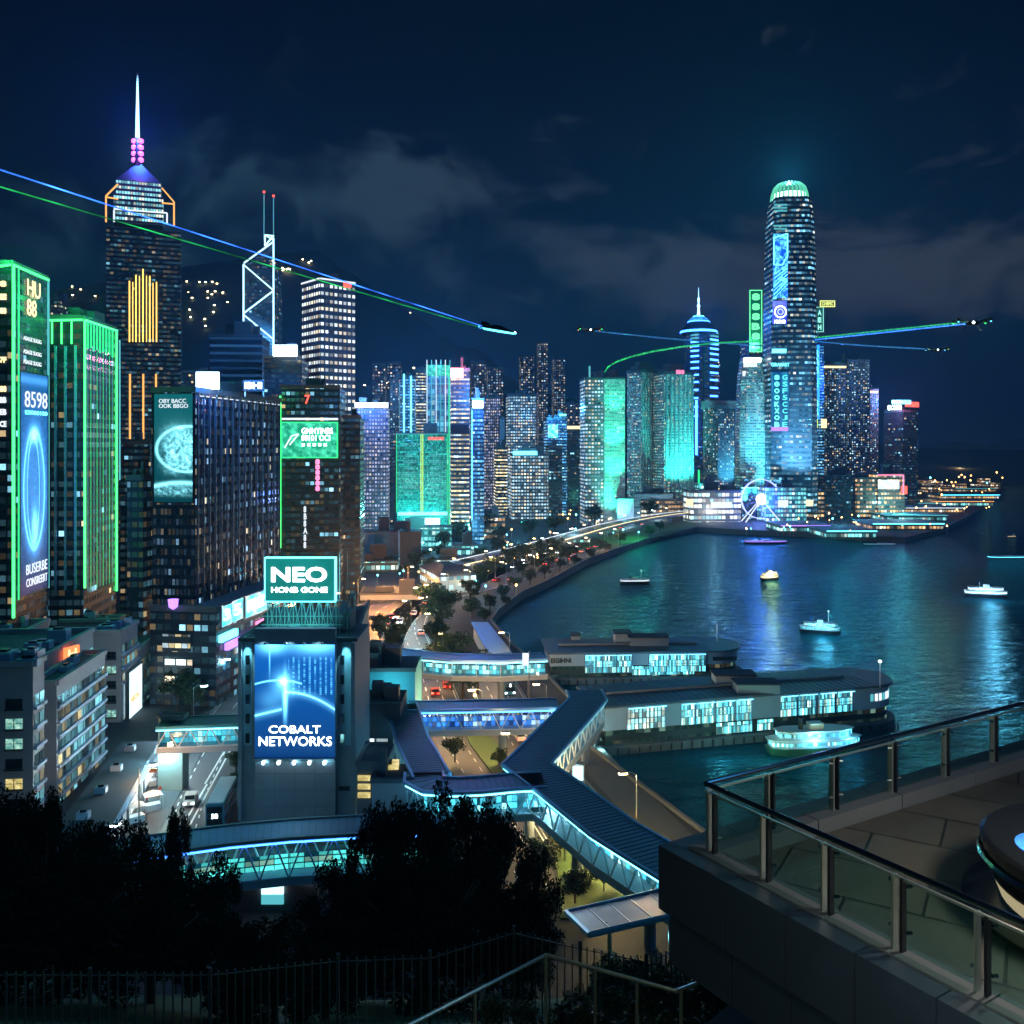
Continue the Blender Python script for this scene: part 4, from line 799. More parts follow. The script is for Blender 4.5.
for x0, x1_, y0, y1, m_ in ((744, 761, 358, 362, 'white'), (744, 757, 363, 367, 'whitesoft'), (743, 752, 371, 376, 'whitesoft'), (741.5, 752, 386, 390, 'softcyan')):
    a0, a1, z0, z1 = f1.rect(x0, x1_, y0, y1); f1.slab(MB(), a0, a1, z0, z1, -2, .5).build('lit_floor', E[m_], i1)
for x in (746, 757): lamp_light(Vector((P(x, HY, 684).x, 684, 20)), (.1, .85, 1), 260000, 2, 'SPOT', Vector((P(x, HY, 712).x, 712, 50)), 60, 'facade_floodlight', i1)
# vertical signs near the tallest tower
def vsign(x0, x1, y0, y1, d, glyphs, m_, m2, label, vert=True, mast=True, zfoot=None):
    a, c = P(x0, y1, d), P(x1, y0, d); r_ = thing('lit_sign', label, 'sign', ((a.x + c.x) / 2, d, a.z)); MB().box(a.x, c.x, d, d + 2, a.z, c.z).build('sign_panel', m2, r_)
    k = MB(); w = (c.x - a.x) * .06
    for q_ in ((a.x, a.x + w, a.z, c.z), (c.x - w, c.x, a.z, c.z), (a.x + w, c.x - w, a.z, a.z + w), (a.x + w, c.x - w, c.z - w, c.z)): k.box(q_[0], q_[1], d - .4, d - .01, q_[2], q_[3])
    k.build('sign_border', m_, r_); f = Face((a.x, d), (1, 0), (0, -1)); n_ = len(glyphs)
    for i, g in enumerate(glyphs):
        h = (y1 - y0 - 3) / n_
        if vert: f.text(g, x0 + 2.2, x1 - 2.2, y0 + 2 + i * h + h * .15, y0 + 2 + i * h + h * .85, m_, r_, out=.4, bold=.05)
        else: f.text(g, x0 + 2, x1 - 2, y0 + 1.5, y1 - 1.5, m_, r_, out=.4, bold=.03)
    if zfoot is not None: MB().box((a.x + c.x) / 2 - .6, (a.x + c.x) / 2 + .6, d + 2.1, d + 3, zfoot, c.z).build('support', M_steel, r_)
    return r_
sg = emit('sign_dark_green', (.0, .10, .04), 1.0)
vsign(749.5, 762, 290, 352, 775, ['8', '8', '8', 'B', '8', '8'], emit('glow_signgreen', (.15, 1, .35), 1.5), sg, 'tall green sign of stacked characters left of the tallest tower', zfoot=Zp(345, 780))
vsign(815.5, 823.5, 307, 332, 730, ['A', 'E', 'H'], emit('glow_signteal', (.3, .9, .75), 1.2), emit('sign_dark_teal', (.01, .08, .07), 1), 'small teal vertical sign right of the tallest tower', zfoot=Zp(345, 735))
vsign(820, 835, 300.5, 307, 728, ['CHEFIC'], emit('glow_signlime', (.75, .85, .25), 1.3), emit('sign_dark_olive', (.10, .10, .01), 1), 'yellow green horizontal sign above the teal vertical sign', vert=False, zfoot=Zp(345, 735))
#PART4
# ------------------------------------------------------------------ low office blocks at the left
def windows(b, face, x0, x1, rows, cols, wpx, hpx, lit, nm='window', slope=0.0, y0=None, dy=None):
    pass
def office(label, xl, xm, xr, ytop, d, mfront, mside, t1=None):
    b = tower('office_block', label, xl, xm, xr, ytop, d, M_wall, 95.5, 3, plant=0, t1=t1, cap=0, group='low office blocks along the left street')
    k = MB(); h = 1.3
    for a, c in zip(b.base, b.base[1:] + b.base[:1]):
        a, c = Vector((a.x, a.y, b.z1)), Vector((c.x, c.y, b.z1)); k.bar(a + Vector((0, 0, .5)), c + Vector((0, 0, .5)), .55)
    k.build('parapet', M_wall, b.root)
    return b
def rowwin(b, f, a0, a1, zs, w, gap, h, mats, rr, frame=M_dark):
    """separate recessed windows, each with its own frame and sill"""
    n_ = 0
    for z in zs:
        a = a0
        while a + w <= a1 + 1e-3:
            r_ = (n_ * 7 + int(z * 3)) % 10; m_ = mats[1] if r_ in (0, 3, 6, 7) else (mats[2] if r_ == 5 else mats[0])
            k = MB(); f.slab(k, a, a + w, z, z + h, .02, .05); o = k.build('window', m_, b.root)
            k = MB(); f.slab(k, a - .12, a + w + .12, z - .25, z - .05, .0, .3); f.slab(k, a + w / 2 - .05, a + w / 2 + .05, z, z + h, .05, .14); f.slab(k, a, a + w, z + h * .5, z + h * .5 + .07, .05, .12)
            k.build('window_frame', frame, o) if n_ < 100 else None
            a += w + gap; n_ += 1
WG = pbr('dark_window', (.015, .022, .03), .12, var=.2); WL = screen('lit_room', (.08, .28, .25), (.6, 1, .8), .9, .9, 'map'); WY = screen('lit_room_warm', (.35, .28, .08), (1, .85, .4), 1.0, .9, 'map')
def bands(b, f, L, zs, h, rr, mat, ledge=M_wallb, dep=.5):
    for z in zs:
        k = MB(); f.slab(k, .5, L - .3, z, z + h, .02, .08); o = k.build('window_band', mat, b.root)
        k = MB(); f.slab(k, .2, L - .1, z - .5, z - .02, 0, dep); k.build('ledge', ledge, b.root)
        k = MB(); n_ = max(2, int(L / 2.4))
        for i in range(1, n_): f.slab(k, .5 + (L - .8) * i / n_ - .05, .5 + (L - .8) * i / n_ + .05, z, z + h, .08, .16)
        k.build('mullion', M_dark, o)
rr = random.Random(5)
M_band = facade('band_glass', (.06, .08, .1), (.02, .035, .045), 1.6, 3.9, .96, .99, (.3, .85, 1), (1, .82, .4), 1.1, k=5, grp=.5, dim=.14)
M_bandg = facade('band_glass_green', (.06, .08, .1), (.02, .035, .045), 1.8, 3.9, .96, .99, (.3, .8, .75), (1, .9, .6), .6, k=7, grp=.5, dim=.14)
o1 = office('nearest warm grey office block with punched windows on its front', -60, 33, 44, 667, 135, F_off, F_offb); b = o1
rowwin(b, b.FL, .0 + 1.5, 20, [b.z1 - 6.2 - i * 3.0 for i in range(6)], 2.4, 1.6, 1.5, (WG, WL, WY), rr)
bands(b, b.FR, b.t2, [b.z1 - 6 - i * 3.0 for i in range(6)], 1.6, rr, M_band)
o1b = office('block with a set back pale side wall behind the nearest office', -70, 45, 93, 659, 152, F_off, F_offb); b = o1b
bands(b, b.FR, b.t2, [b.z1 - 4.6 - i * 3.1 for i in range(4)], 1.8, rr, M_band)
o2 = office('office block with diagonal looking ribbon windows and a narrow blank end wall', 45.5, 56.5, 105, 686, 142, F_off, F_offb); b = o2
bands(b, b.FR, b.t2, [b.z1 - 3.2 - i * 2.35 for i in range(9)], 1.35, rr, M_band)
o3 = office('grey office block carrying the tall white advertising screen', 92, 121, 137.5, 634, 185, F_off, F_offb); b = o3
rowwin(b, b.FL, 1.0, b.t1 - .8, [b.z1 - 5 - i * 3.0 for i in range(7)], 1.8, 1.0, 1.4, (WG, WL, WY), rr)
bands(b, b.FR, b.t2, [b.z1 - 4 - i * 3.0 for i in range(3)], 1.6, rr, M_band)
a0, a1, z0, z1 = b.FR.rect(124, 137, 664, 724); z0 = b.z1 - 24
scr = thing('advertising_screen', 'tall glowing white vertical screen mounted on a grey office wall', 'screen', tuple(b.FR.pt(a0, z0, .6))); k = MB(); b.FR.slab(k, a0, a1, b.z1 - 21, b.z1 - 8.5, .6, 1.0); k.build('display', S_soft, scr)
k = MB()
for q_ in ((a0 - .3, a0, b.z1 - 21.3, b.z1 - 8.2), (a1, a1 + .3, b.z1 - 21.3, b.z1 - 8.2), (a0, a1, b.z1 - 8.5, b.z1 - 8.2), (a0, a1, b.z1 - 21.3, b.z1 - 21)): b.FR.slab(k, *q_, .3, 1.1)
k.build('screen_frame', M_steel, scr); b.FR.text('NEON', 126, 134, 694, 700, E['orange'], scr, out=1.05)
o4 = office('green tinted ribbon windowed office at the far end of the low row', 128, 138, 163.5, 651, 196, F_off, F_offg if False else F_offb, t1=24); b = o4
bands(b, b.FR, b.t2, [b.z1 - 4 - i * 3.1 for i in range(6)], 1.7, rr, M_bandg, ledge=pbr('green_ledge', (.3, .45, .42), .5))
o5 = office('flat roofed block with railings behind the low office row', 60, 118, 125, 622, 215, F_off, F_offb); rowwin(o5, o5.FL, 1, o5.t1 - 1, [o5.z1 - 4], 2, 1.2, 1.4, (WG, WL, WY), rr)
o6 = office('dark roofed block at the foot of the leftmost neon tower', -60, 20, 49, 636, 185, F_off, F_offb)
o7 = office('pale block at the foot of the finned green tower', 40, 69, 84, 604, 232, F_off, F_offb); o7.t1
# rooftop clutter on the low row
def roofbox(p, sx, sy, sz, label, m_=M_wallb, rz=R(5.5)):
    r_ = thing('rooftop_unit', label, 'roof unit', (p.x, p.y, p.z), 'rooftop plant on the low office row'); M = Matrix.Translation(p) @ Matrix.Rotation(rz, 4, 'Z')
    MB().boxm(M, sx, sy, sz).build('casing', m_, r_); k = MB(); k.boxm(M @ Matrix.Translation((0, 0, sz)), sx * .5, sy * .5, .35); k.build('fan_cowl', M_dark, r_)
    return r_
for ob, n_ in ((o1, 7), (o1b, 4), (o2, 2), (o3, 4), (o5, 3), (o6, 6)):
    for i in range(n_):
        u, v = rr.uniform(.15, .85), rr.uniform(.08, .5 if ob in (o1, o1b, o6) else .85); c = ob.C + ob.D2 * ob.t2 * u + ob.D1 * ob.t1 * v; c.z = ob.z1
        roofbox(c, rr.uniform(1.2, 3.5), rr.uniform(1.2, 3), rr.uniform(.8, 2.4), 'grey plant box on a low office roof')
sgn = thing('neon_sign', 'small red orange glowing square sign above the ribbon windowed office', 'sign', tuple(P(71.5, 660, 160)))
q_ = P(71.5, 660, 160); M = Matrix.Translation(q_) @ Matrix.Rotation(R(70), 4, 'Z'); MB().boxm(M, 3.2, .4, 2.4).build('sign_panel', emit('glow_redorange', (1, .16, .05), 2.0), sgn); MB().boxm(M @ Matrix.Translation((0, 0, -2)), .3, .3, 2).build('support', M_steel, sgn)
k = MB()
for x in (-.7, .7): k.boxm(M @ Matrix.Translation((x, -.24, .4)), .3, .08, 1.6)
k.boxm(M @ Matrix.Translation((0, -.26, 1.1)), 2, .08, .25); k.build('glyph', E['amber'], sgn)

# ------------------------------------------------------------------ Neo building with the cobalt billboard
neo = tower('billboard_building', 'concrete slab building carrying the cobalt billboard on its front', 239.5, 240, 356, 641, 135, M_conc, 0, 3, plant=0, cap=.5, t1=13, t2=(356 - 240) / FP * 135)
b = neo; f = b.FR
def npan(x0, x1, y0, y1, m_, nm, out): a0, a1, z0, z1 = f.rect(x0, x1, y0, y1); return f.slab(MB(), a0, a1, z0, z1, *out).build(nm, m_, b.root)
npan(257.5, 337, 627, 818, M_conc, 'centre_bay', (0, 1.4)); npan(257.5, 337, 753.5, 756.5, M_steel, 'billboard_ledge', (1.4, 2.4))
scr = npan(258, 337, 642, 753, S_cob, 'billboard', (1.41, 1.7))
f.text('COBALT', 272, 323, 722, 729.5, E['white'], scr, out=1.74, bold=.0, name='lettering'); f.text('NETWORKS', 262, 334, 733, 742, E['white'], scr, out=1.74, bold=.0)
for x in (252, 286, 300): pass
for i, x in enumerate((268, 283, 298, 313, 328)):
    p = f.pt(f.sx(x), f.z(x, 758.5), 2.6); r_ = MB().lathe([(0, 0), (.22, .05), (.25, .4), (0, .45)], 8, Matrix.Translation(p)).build('floodlight', E['coollamp'], b.root)
for x in (268, 298, 328): lamp_light(f.pt(f.sx(x), f.z(x, 760), 3.2), (.25, .75, 1), 130, .2, 'SPOT', f.pt(f.sx(x), f.z(x, 745), .5), 120, 'billboard_floodlight', b.root)
k = MB()
for x in (270, 290, 308, 326): k.lathe([(0, 0), (.3, .1), (.3, .3), (0, .4)], 8, Matrix.Translation(f.pt(f.sx(x), f.z(x, 641), 2.6)))
k.build('top_lamp_row', M_steel, b.root)
for x in (266, 292, 320): lamp_light(f.pt(f.sx(x), f.z(x, 637), 2.6), (.5, .95, 1), 260, .15, 'SPOT', f.pt(f.sx(x), f.z(x, 660), 1.4), 110, 'billboard_downlight', b.root)
for x0, x1 in ((243.5, 252), (342, 351)):       # lit recess strips either side
    npan(x0, x1, 641, 745, pbr('recess_panel', (.30, .52, .62), .5), 'recess_panel', (0, .12))
    lamp_light(f.pt(f.sx((x0 + x1) / 2), f.z(x0, 637), 1.0), (.3, .85, 1), 2200, .15, 'SPOT', f.pt(f.sx((x0 + x1) / 2), f.z(x0, 700), .1), 50, 'recess_light', b.root)
    for i in range(5): y = 655 + i * 19.5; npan(x0 + (3 if x0 < 300 else -1), x0 + (6.5 if x0 < 300 else 2.5), y, y + 9, WG, 'vent', (.12, .5))
npan(240, 243, 641, 818, M_conc, 'pilaster', (0, 1.0)); npan(353, 356, 641, 818, M_conc, 'pilaster', (0, 1.0)); npan(339, 350, 786, 790, M_dark, 'vent', (.0, .3))
for y in (770, 787, 803): npan(257.5, 337, y, y + .35, M_concd, 'panel_joint', (1.401, 1.41))
for x in (277, 297, 317): npan(x, x + .3, 757, 818, M_concd, 'panel_joint', (1.401, 1.412))
MB().box(f.pt(f.sx(252), 0).x, f.pt(f.sx(343), 0).x, 141.5, 146, b.z1 + .5, b.z1 + 3).build('roof_house', M_concd, b.root)
ns = thing('neo_sign', 'teal rooftop sign reading NEO on a steel scaffold', 'sign', tuple(P(300, 603, 139)))
a, c = P(265.5, 601, 137), P(334.5, 558.5, 137); MB().box(a.x, c.x, 137, 138, a.z, c.z).build('sign_panel', S_neo, ns); fn = Face((a.x, 137), (1, 0), (0, -1))
k = MB(); w = .16
for q_ in ((a.x - w, a.x, a.z - w, c.z + w), (c.x, c.x + w, a.z - w, c.z + w), (a.x, c.x, a.z - w, a.z), (a.x, c.x, c.z, c.z + w)): k.box(q_[0], q_[1], 136.85, 138.05, q_[2], q_[3])
k.build('sign_border', E['cyan'], ns)
fn.text('NEO', 271.5, 327, 567, 582, E['white'], ns, out=.1, bold=.025); fn.text('HONB GONE', 271.5, 327.5, 587, 592.5, E['white'], ns, out=.1, bold=.012)
k = MB(); zt, zb = a.z, b.z1 + .5
for i in range(9):
    x = a.x + (c.x - a.x) * i / 8; k.bar((x, 138.2, zb), (x, 138.2, c.z - .5), .08); k.bar((x, 141, zb), (x, 138.3, c.z - 1), .06)
    if i < 8: x2 = a.x + (c.x - a.x) * (i + 1) / 8; k.bar((x, 138.2, zb), (x2, 138.2, zt), .06); k.bar((x2, 138.2, zb), (x, 138.2, zt), .06)
for z in (zb + 1.3, zb + 2.6, zt - .1): k.bar((a.x - 1, 138.2, z), (c.x + 1, 138.2, z), .08)
k.build('scaffold', pbr('scaffold_paint', (.30, .50, .50), .5), ns)
for x_ in (-3, 2): lamp_light((ns.location.x + x_, 135.6, b.z1 + 2), (.2, .95, .9), 260, .15, name='sign_lamp', parent=ns)
for i in range(4): MB().boxm(Matrix.Translation((a.x + 1.2 + i * 2.6, 139.5, b.z1)), 1.5, 1.2, 1.1 + (i % 2) * .5).build('roof_unit', M_wallb, b.root); k = MB()
for x in (-.6, .6): k.bar((c.x + x + 1, 139, b.z1), (c.x + x + 1, 139, c.z + 1), .07)
k.build('aerial', M_steel, ns)
# dark step behind the sign, and service blocks to its right
sb = tower('low_annexe', 'dark stepped annexe immediately right of the cobalt billboard building', 350, 359, 369, 634, 160, M_concd, 95.5, 3, plant=3)
b2 = tower('flat_roofed_shop', 'teal lit flat roofed building right of the billboard building', 356, 357, 415, 671, 165, pbr('teal_wall', (.10, .42, .50), .6), 0, 3, plant=4, cap=.6, t1=12); lamp_light(b2.FR.pt(b2.t2 * .6, 16, 4), (.15, .85, 1), 700, .5, 'POINT', parent=b2.root, name='wall_light')
panel(b2, b2.FR, 387, 403, 694, 701, S_soft, 'shop_front')
b2b = tower('low_annexe', 'low dark annexe with a cream lit window under the teal walled building', 356, 358, 400, 706, 150, M_concd, 0, 3, plant=4, t1=10, cap=.6); panel(b2b, b2b.FR, 360, 388, 738, 744, M_shop, 'window')
b3 = tower('service_block', 'plain mauve grey service block beside the curved walkway end', 371, 372, 412, 782, 124, M_wall, 0, 3, plant=1, cap=.5, t1=7)
b4 = tower('stair_block', 'slim stair block with yellow green lit floors beside the billboard building', 356.5, 357, 371, 765, 126, M_concd, 0, 3, plant=0, cap=.4, t1=9)
for i in range(3): panel(b4, b4.FR, 358, 370.5, 775 + i * 8.5, 780 + i * 8.5, WY, 'window')
roofbox(P(385, 770, 130), 4, 3, 1, 'lit skylight box on the service block roof', WY)

# ------------------------------------------------------------------ covered walkways
M_deckl = emit('glow_walkway', (.16, .72, 1), 4.5); M_deckb = emit('glow_walkway_blue', (.05, .30, 1), 6)
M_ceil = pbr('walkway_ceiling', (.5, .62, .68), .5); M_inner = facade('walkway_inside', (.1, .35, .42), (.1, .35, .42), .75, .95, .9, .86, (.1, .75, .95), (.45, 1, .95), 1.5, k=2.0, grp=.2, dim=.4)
def walkway(name, label, pts, w, zf, zr, z_ground=3, sides=(1, 1), seg=3.4, cols=None, roofm=None, trimm=None, lightc=(.15, .75, 1), le=70, truss=True, ends=False, closed_side=None, inside=None, colsp=16, led=None):
    """pts: centre line; floor slab, roof slab with upturned edge, truss and glass sides, light strip outside the truss, columns"""
    pts = [Vector((p[0], p[1], 0)) for p in pts]; nn = []
    for i in range(len(pts)):
        d0 = (pts[i] - pts[i - 1]).normalized() if i else None; d1 = (pts[i + 1] - pts[i]).normalized() if i < len(pts) - 1 else None
        t_ = ((d0 or d1) + (d1 or d0)).normalized(); n_ = Vector((t_.y, -t_.x, 0)); c_ = n_.dot(Vector(((d0 or d1).y, -(d0 or d1).x, 0))); nn.append(n_ / max(c_, .4))
    Lf = [p - n_ * w / 2 for p, n_ in zip(pts, nn)]; Rt = [p + n_ * w / 2 for p, n_ in zip(pts, nn)]
    r_ = thing(name, label, 'footbridge', (pts[0].x, pts[0].y, zf)); Z = lambda p, z: Vector((p.x, p.y, z))
    def slab(nm, z0, z1, ov, m_):
        k = MB(); a = [p - n_ * (w / 2 + ov) for p, n_ in zip(pts, nn)]; c = [p + n_ * (w / 2 + ov) for p, n_ in zip(pts, nn)]
        for i in range(len(pts) - 1):
            q4 = [a[i], c[i], c[i + 1], a[i + 1]]; k.face([Z(p, z1) for p in q4]); k.face([Z(p, z0) for p in q4[::-1]])
            k.face([Z(c[i], z0), Z(c[i + 1], z0), Z(c[i + 1], z1), Z(c[i], z1)]); k.face([Z(a[i + 1], z0), Z(a[i], z0), Z(a[i], z1), Z(a[i + 1], z1)])
        for i in (0, -1): k.face([Z(a[i], z0), Z(c[i], z0), Z(c[i], z1), Z(a[i], z1)])
        return k.build(nm, m_, r_)
    slab('floor_beam', zf - .9, zf, .05, pbr('walkway_beam', (.42, .47, .55), .5)); slab('roof', zr, zr + .3, .35, roofm or M_broof); slab('ceiling', zr - .12, zr - .02, -.05, M_ceil)
    for side, on, line in ((-1, sides[0], Lf), (1, sides[1], Rt)):
        if not on: continue
        k = MB(); edge = [p + n_ * side * .38 for p, n_ in zip(line, nn)]
        for i in range(len(edge) - 1): k.bar(Z(edge[i], zr + .25), Z(edge[i + 1], zr + .25), .28)
        k.build('roof_trim', trimm or M_trim, r_)
        kt, kg, kl = MB(), MB(), MB()
        for i in range(len(line) - 1):
            a, c = line[i], line[i + 1]; L = (c - a).length; n_ = max(1, round(L / seg)); z0, z1 = zf, zr - .1
            kg.face([Z(a, z0), Z(c, z0), Z(c, z1), Z(a, z1)])
            kt.bar(Z(a, z0 + .12), Z(c, z0 + .12), .13); kt.bar(Z(a, z1 - .1), Z(c, z1 - .1), .12)
            for j in range(n_):
                p0, p1 = a.lerp(c, j / n_), a.lerp(c, (j + 1) / n_); pm = p0.lerp(p1, .5)
                if truss: kt.bar(Z(p0, z0), Z(pm, z1), .13); kt.bar(Z(pm, z1), Z(p1, z0), .13)
                else: kt.bar(Z(p0, z0), Z(p0, z1), .09)
            inw = nn[i] * side * .2
            kl.bar(Z(a + inw, zr - .3), Z(c + inw, zr - .3), .09)  # strip outside the truss, added to brighten it on most walkways
        kt.build('truss' if truss else 'mullion', M_white, r_); kg.build('glazing', M_wglass, r_); kl.build('eave_strip', led or M_deckl, r_)
    k = MB()
    for i in range(len(pts) - 1):
        L = (pts[i + 1] - pts[i]).length; n_ = max(1, int(L / .85))
        for j in range(n_):
            t_ = (j + .5) / n_; p0 = (pts[i] - nn[i] * (w / 2 + .1)).lerp(pts[i + 1] - nn[i + 1] * (w / 2 + .1), t_); p1 = (pts[i] + nn[i] * (w / 2 + .1)).lerp(pts[i + 1] + nn[i + 1] * (w / 2 + .1), t_); k.bar(Z(p0, zr + .315), Z(p1, zr + .315), .03)
    k.build('roof_seams', M_dark, r_)
    # added self-glowing centre panels in place of the lit interior
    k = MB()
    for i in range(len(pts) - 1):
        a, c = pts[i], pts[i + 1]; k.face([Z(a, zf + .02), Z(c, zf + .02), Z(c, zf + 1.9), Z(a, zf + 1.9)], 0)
    k.build('inside_glow_panel', inside or M_inner, r_)
    if z_ground is not None:
        acc = colsp * .5
        for i in range(len(pts) - 1):
            L = (pts[i + 1] - pts[i]).length
            while acc < L:
                p = pts[i].lerp(pts[i + 1], acc / L); MB().lathe([(.7, z_ground), (.7, zf - 1.6), (1.3, zf - .95)], 12, Matrix.Translation((p.x, p.y, 0))).build('column', M_conc, r_); acc += colsp
            acc -= L
    return r_
ZR, ZF = 13.7, 10.2
def W(x, y, z=14): g = G(x, y, z); return (g.x, g.y)
A_, B_, C_, D_ = W(588, 699), W(527, 764), W(614, 829), W(735, 901)
walkway('covered_walkway', 'long zigzag covered walkway with dark ribbed roof running down to the terrace', [W(584, 690), A_, B_, (B_[0] + 4.5, B_[1] - 9.5), C_, D_], 5.9, ZF, ZR)
pts = [W(558, 703), W(500, 704.5), W(408, 706)]
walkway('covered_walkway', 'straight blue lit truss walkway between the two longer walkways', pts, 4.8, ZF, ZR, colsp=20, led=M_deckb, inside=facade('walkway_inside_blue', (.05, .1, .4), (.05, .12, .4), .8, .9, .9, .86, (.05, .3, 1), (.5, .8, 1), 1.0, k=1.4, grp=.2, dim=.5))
walkway('covered_walkway', 'walkway with dark flat roof coming towards the curved corner', [W(402, 704), W(412, 738), W(432, 776)], 4.4, ZF, ZR)
pts = [W(424, 772), W(424, 779), W(434, 784), W(455, 785), W(480, 784), W(512, 781), (B_[0] + 2.2, B_[1] - 6)]
walkway('covered_walkway', 'cyan glowing walkway with a rounded left end and open truss', pts, 4.6, ZF, ZR)
pts = [W(352, 647), W(385, 649), W(420, 653.5), W(455, 656.5), W(500, 657), W(545, 655)]
walkway('covered_walkway', 'curved far walkway leading to the rear pier building', pts, 5, ZF, ZR - .2, truss=False, seg=2.5, colsp=24)
pts = [W(160, 719.5, 15), W(245, 716.5, 15)]
walkway('covered_walkway', 'short teal roofed truss footbridge across the left street', pts, 4.6, 11, 14.2, trimm=pbr('teal_trim', (.10, .42, .42), .4), roofm=pbr('teal_roof', (.06, .22, .22), .5), colsp=60)
tb = tower('stair_tower', 'slim pale stair tower at the left end of the teal footbridge', 157, 158, 168, 717, 148, pbr('pale_teal', (.35, .6, .62), .5), 0, 3, plant=0, t1=3, cap=.3)
pts = [W(96, 848), W(170, 838), W(230, 830), W(290, 824.5), W(350, 821), W(430, 818)]
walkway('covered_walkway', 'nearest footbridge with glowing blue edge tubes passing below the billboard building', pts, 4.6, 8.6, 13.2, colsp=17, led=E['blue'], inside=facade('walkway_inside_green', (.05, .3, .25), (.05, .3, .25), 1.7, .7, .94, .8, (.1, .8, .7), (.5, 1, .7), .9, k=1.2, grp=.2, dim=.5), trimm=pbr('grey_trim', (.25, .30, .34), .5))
# promenade shed between far walkway and quay
sh = thing('promenade_shed', 'long dark roofed shed on the quay beyond the far walkway', 'shed', tuple(G(490, 640, 3)))
q_ = [G(x, y, 7.5) for x, y in ((489, 654), (512, 652), (488, 622), (471, 622))]; MB().prism([(p.x, p.y) for p in q_], 7.1, 7.5, 0, 0).build('roof', M_broof, sh); c = sum(q_, Vector()) / 4
MB().prism([(c.x + (p.x - c.x) * .86, c.y + (p.y - c.y) * .94) for p in q_], 3, 7.08, 0, 0).build('wall', M_white, sh)
hall = tower('round_hall', 'white lit low hall with a dark hipped roof behind the trees', 420, 440, 476, 586, 345, facade('hall_wall', (.4, .55, .6), GL, 3, 3.5, .6, .5, (.6, .95, 1), (.3, .8, 1), 1.6, k=1.5, grp=.2, dim=.3), 20, 3, plant=0, ztop=9.5, cap=0)
c = hall.ctr; bs = [Vector(p) + (Vector(p) - c) * .12 for p in hall.base]; bt = [c + (Vector(p) - c) * .35 for p in hall.base]
MB().prism([(p.x, p.y) for p in bs], 9.6, 12.5, 0, 0, topbase=[(p.x, p.y) for p in bt]).build('hipped_roof', M_roof, hall.root)

# ------------------------------------------------------------------ piers
M_pier = facade('pier_hall', (.35, .42, .5), (.05, .25, .3), .42, 1.5, .8, .88, (.15, .8, .95), (.6, 1, .85), 2.0, k=2.2, grp=.15, dim=.3, sample=False)
def pier(name, label, xl, xr, ywl, ywr, H, depth, glaz, roofboxes, cat='pier', g0=4.3):
    a, c = G(xl, ywl, 0), G(xr, ywr, 0); D = (c - a); D.z = 0; L = D.length; D.normalize(); N = Vector((D.y, -D.x, 0)); r_ = thing(name, label, cat, (a.x, a.y, 0)); f = Face(a, D, N)
    def outline(o, Hh0, Hh1, mi, k, top=True):
        pts = [a - N * depth - D * o * 0 - N * o, a + N * o]; rad = depth / 2 + o; ctr = a + D * (L - depth / 2) - N * depth / 2
        pts = [a + N * o - D * o]; n_ = 14
        ang0 = math.atan2(N.y, N.x)
        for i in range(n_ + 1): t_ = ang0 + math.pi * i / n_; pts.append(ctr + Vector((math.cos(t_), math.sin(t_), 0)) * rad)
        pts.append(a - N * (depth + o) - D * o); k.prism([(p.x, p.y) for p in pts], Hh0, Hh1, mi, mi if top else None)
    k = MB(); outline(1.2, -2, 1.6, 0, k); k.build('quay_base', M_concd, r_)
    k = MB(); outline(-.4, 1.6, 4.4, 0, k); k.build('lower_wall', facade('pier_lower', (.03, .05, .06), (.02, .05, .05), 1.6, 2.8, .8, .6, (.5, .9, .7), (1, .85, .45), 1.0, k=9, grp=.4, dim=.02), r_)
    k = MB(); outline(0, 4.4, H, 0, k); k.build('upper_wall', M_wallb, r_)
    k = MB(); outline(.8, H, H + .45, 0, k); k.build('roof', pbr('pier_roof', (.10, .14, .19), .5, var=.4, scale=.4), r_)
    k = MB()
    for i in range(int(L / 1.6)): k.bar(f.pt(1 + i * 1.6, H + .48, .6) , f.pt(1 + i * 1.6, H + .48, -depth - .4), .05) if i * 1.6 < L - depth * .55 else None
    k.build('roof_seams', M_dark, r_)
    k = MB(); k.bar(f.pt(3, H + .7, -depth / 2), f.pt(L - depth * .7, H + .7, -depth / 2), .35); k.build('roof_duct', M_conc, r_)
    for x0, x1, m_ in glaz:
        a0, a1 = f.sx(x0), f.sx(x1); f.slab(MB(), a0, a1, g0, H - .5, .42 if g0 < 4 else .02, .5 if g0 < 4 else .1).build('window', m_, r_)
        k = MB(); n_ = max(1, int((a1 - a0) / 1.1))
        for i in range(n_ + 1): f.slab(k, a0 + (a1 - a0) * i / n_ - .05, a0 + (a1 - a0) * i / n_ + .05, g0, H - .5, .1, .6 if g0 < 4 else .22)
        f.slab(k, a0, a1, (g0 + H - .6) / 2, (g0 + H - .6) / 2 + .1, .1, .62 if g0 < 4 else .2); k.build('window_frame', M_trim, r_)
        MB().bar(f.pt(a0, H - .3, 1.0), f.pt(a1, H - .3, 1.0), .06).build('eave_light', M_deckl, r_)
    n_ = int(L / 2.2); k = MB()
    for i in range(n_): p = f.pt(i * L / n_, 0, 1.45); k.bar((p.x, p.y, -2), (p.x, p.y, 1.4), .18)
    k.build('fender', M_dark, r_)
    for x0, x1, y0, y1, dd in roofboxes:
        p0, p1 = P(x0, y1, dd), P(x1, y0, dd); MB().box(p0.x, p1.x, dd, dd + 4.5, H + .3, max(p1.z, H + 1.5)).build('roof_house', M_wallb, r_); MB().box(p0.x - .3, p1.x + .3, dd - .3, dd + 4.8, max(p1.z, H + 1.5), max(p1.z, H + 1.5) + .25).build('house_roof', M_roof, r_)
    return r_, f, a, D, N, L
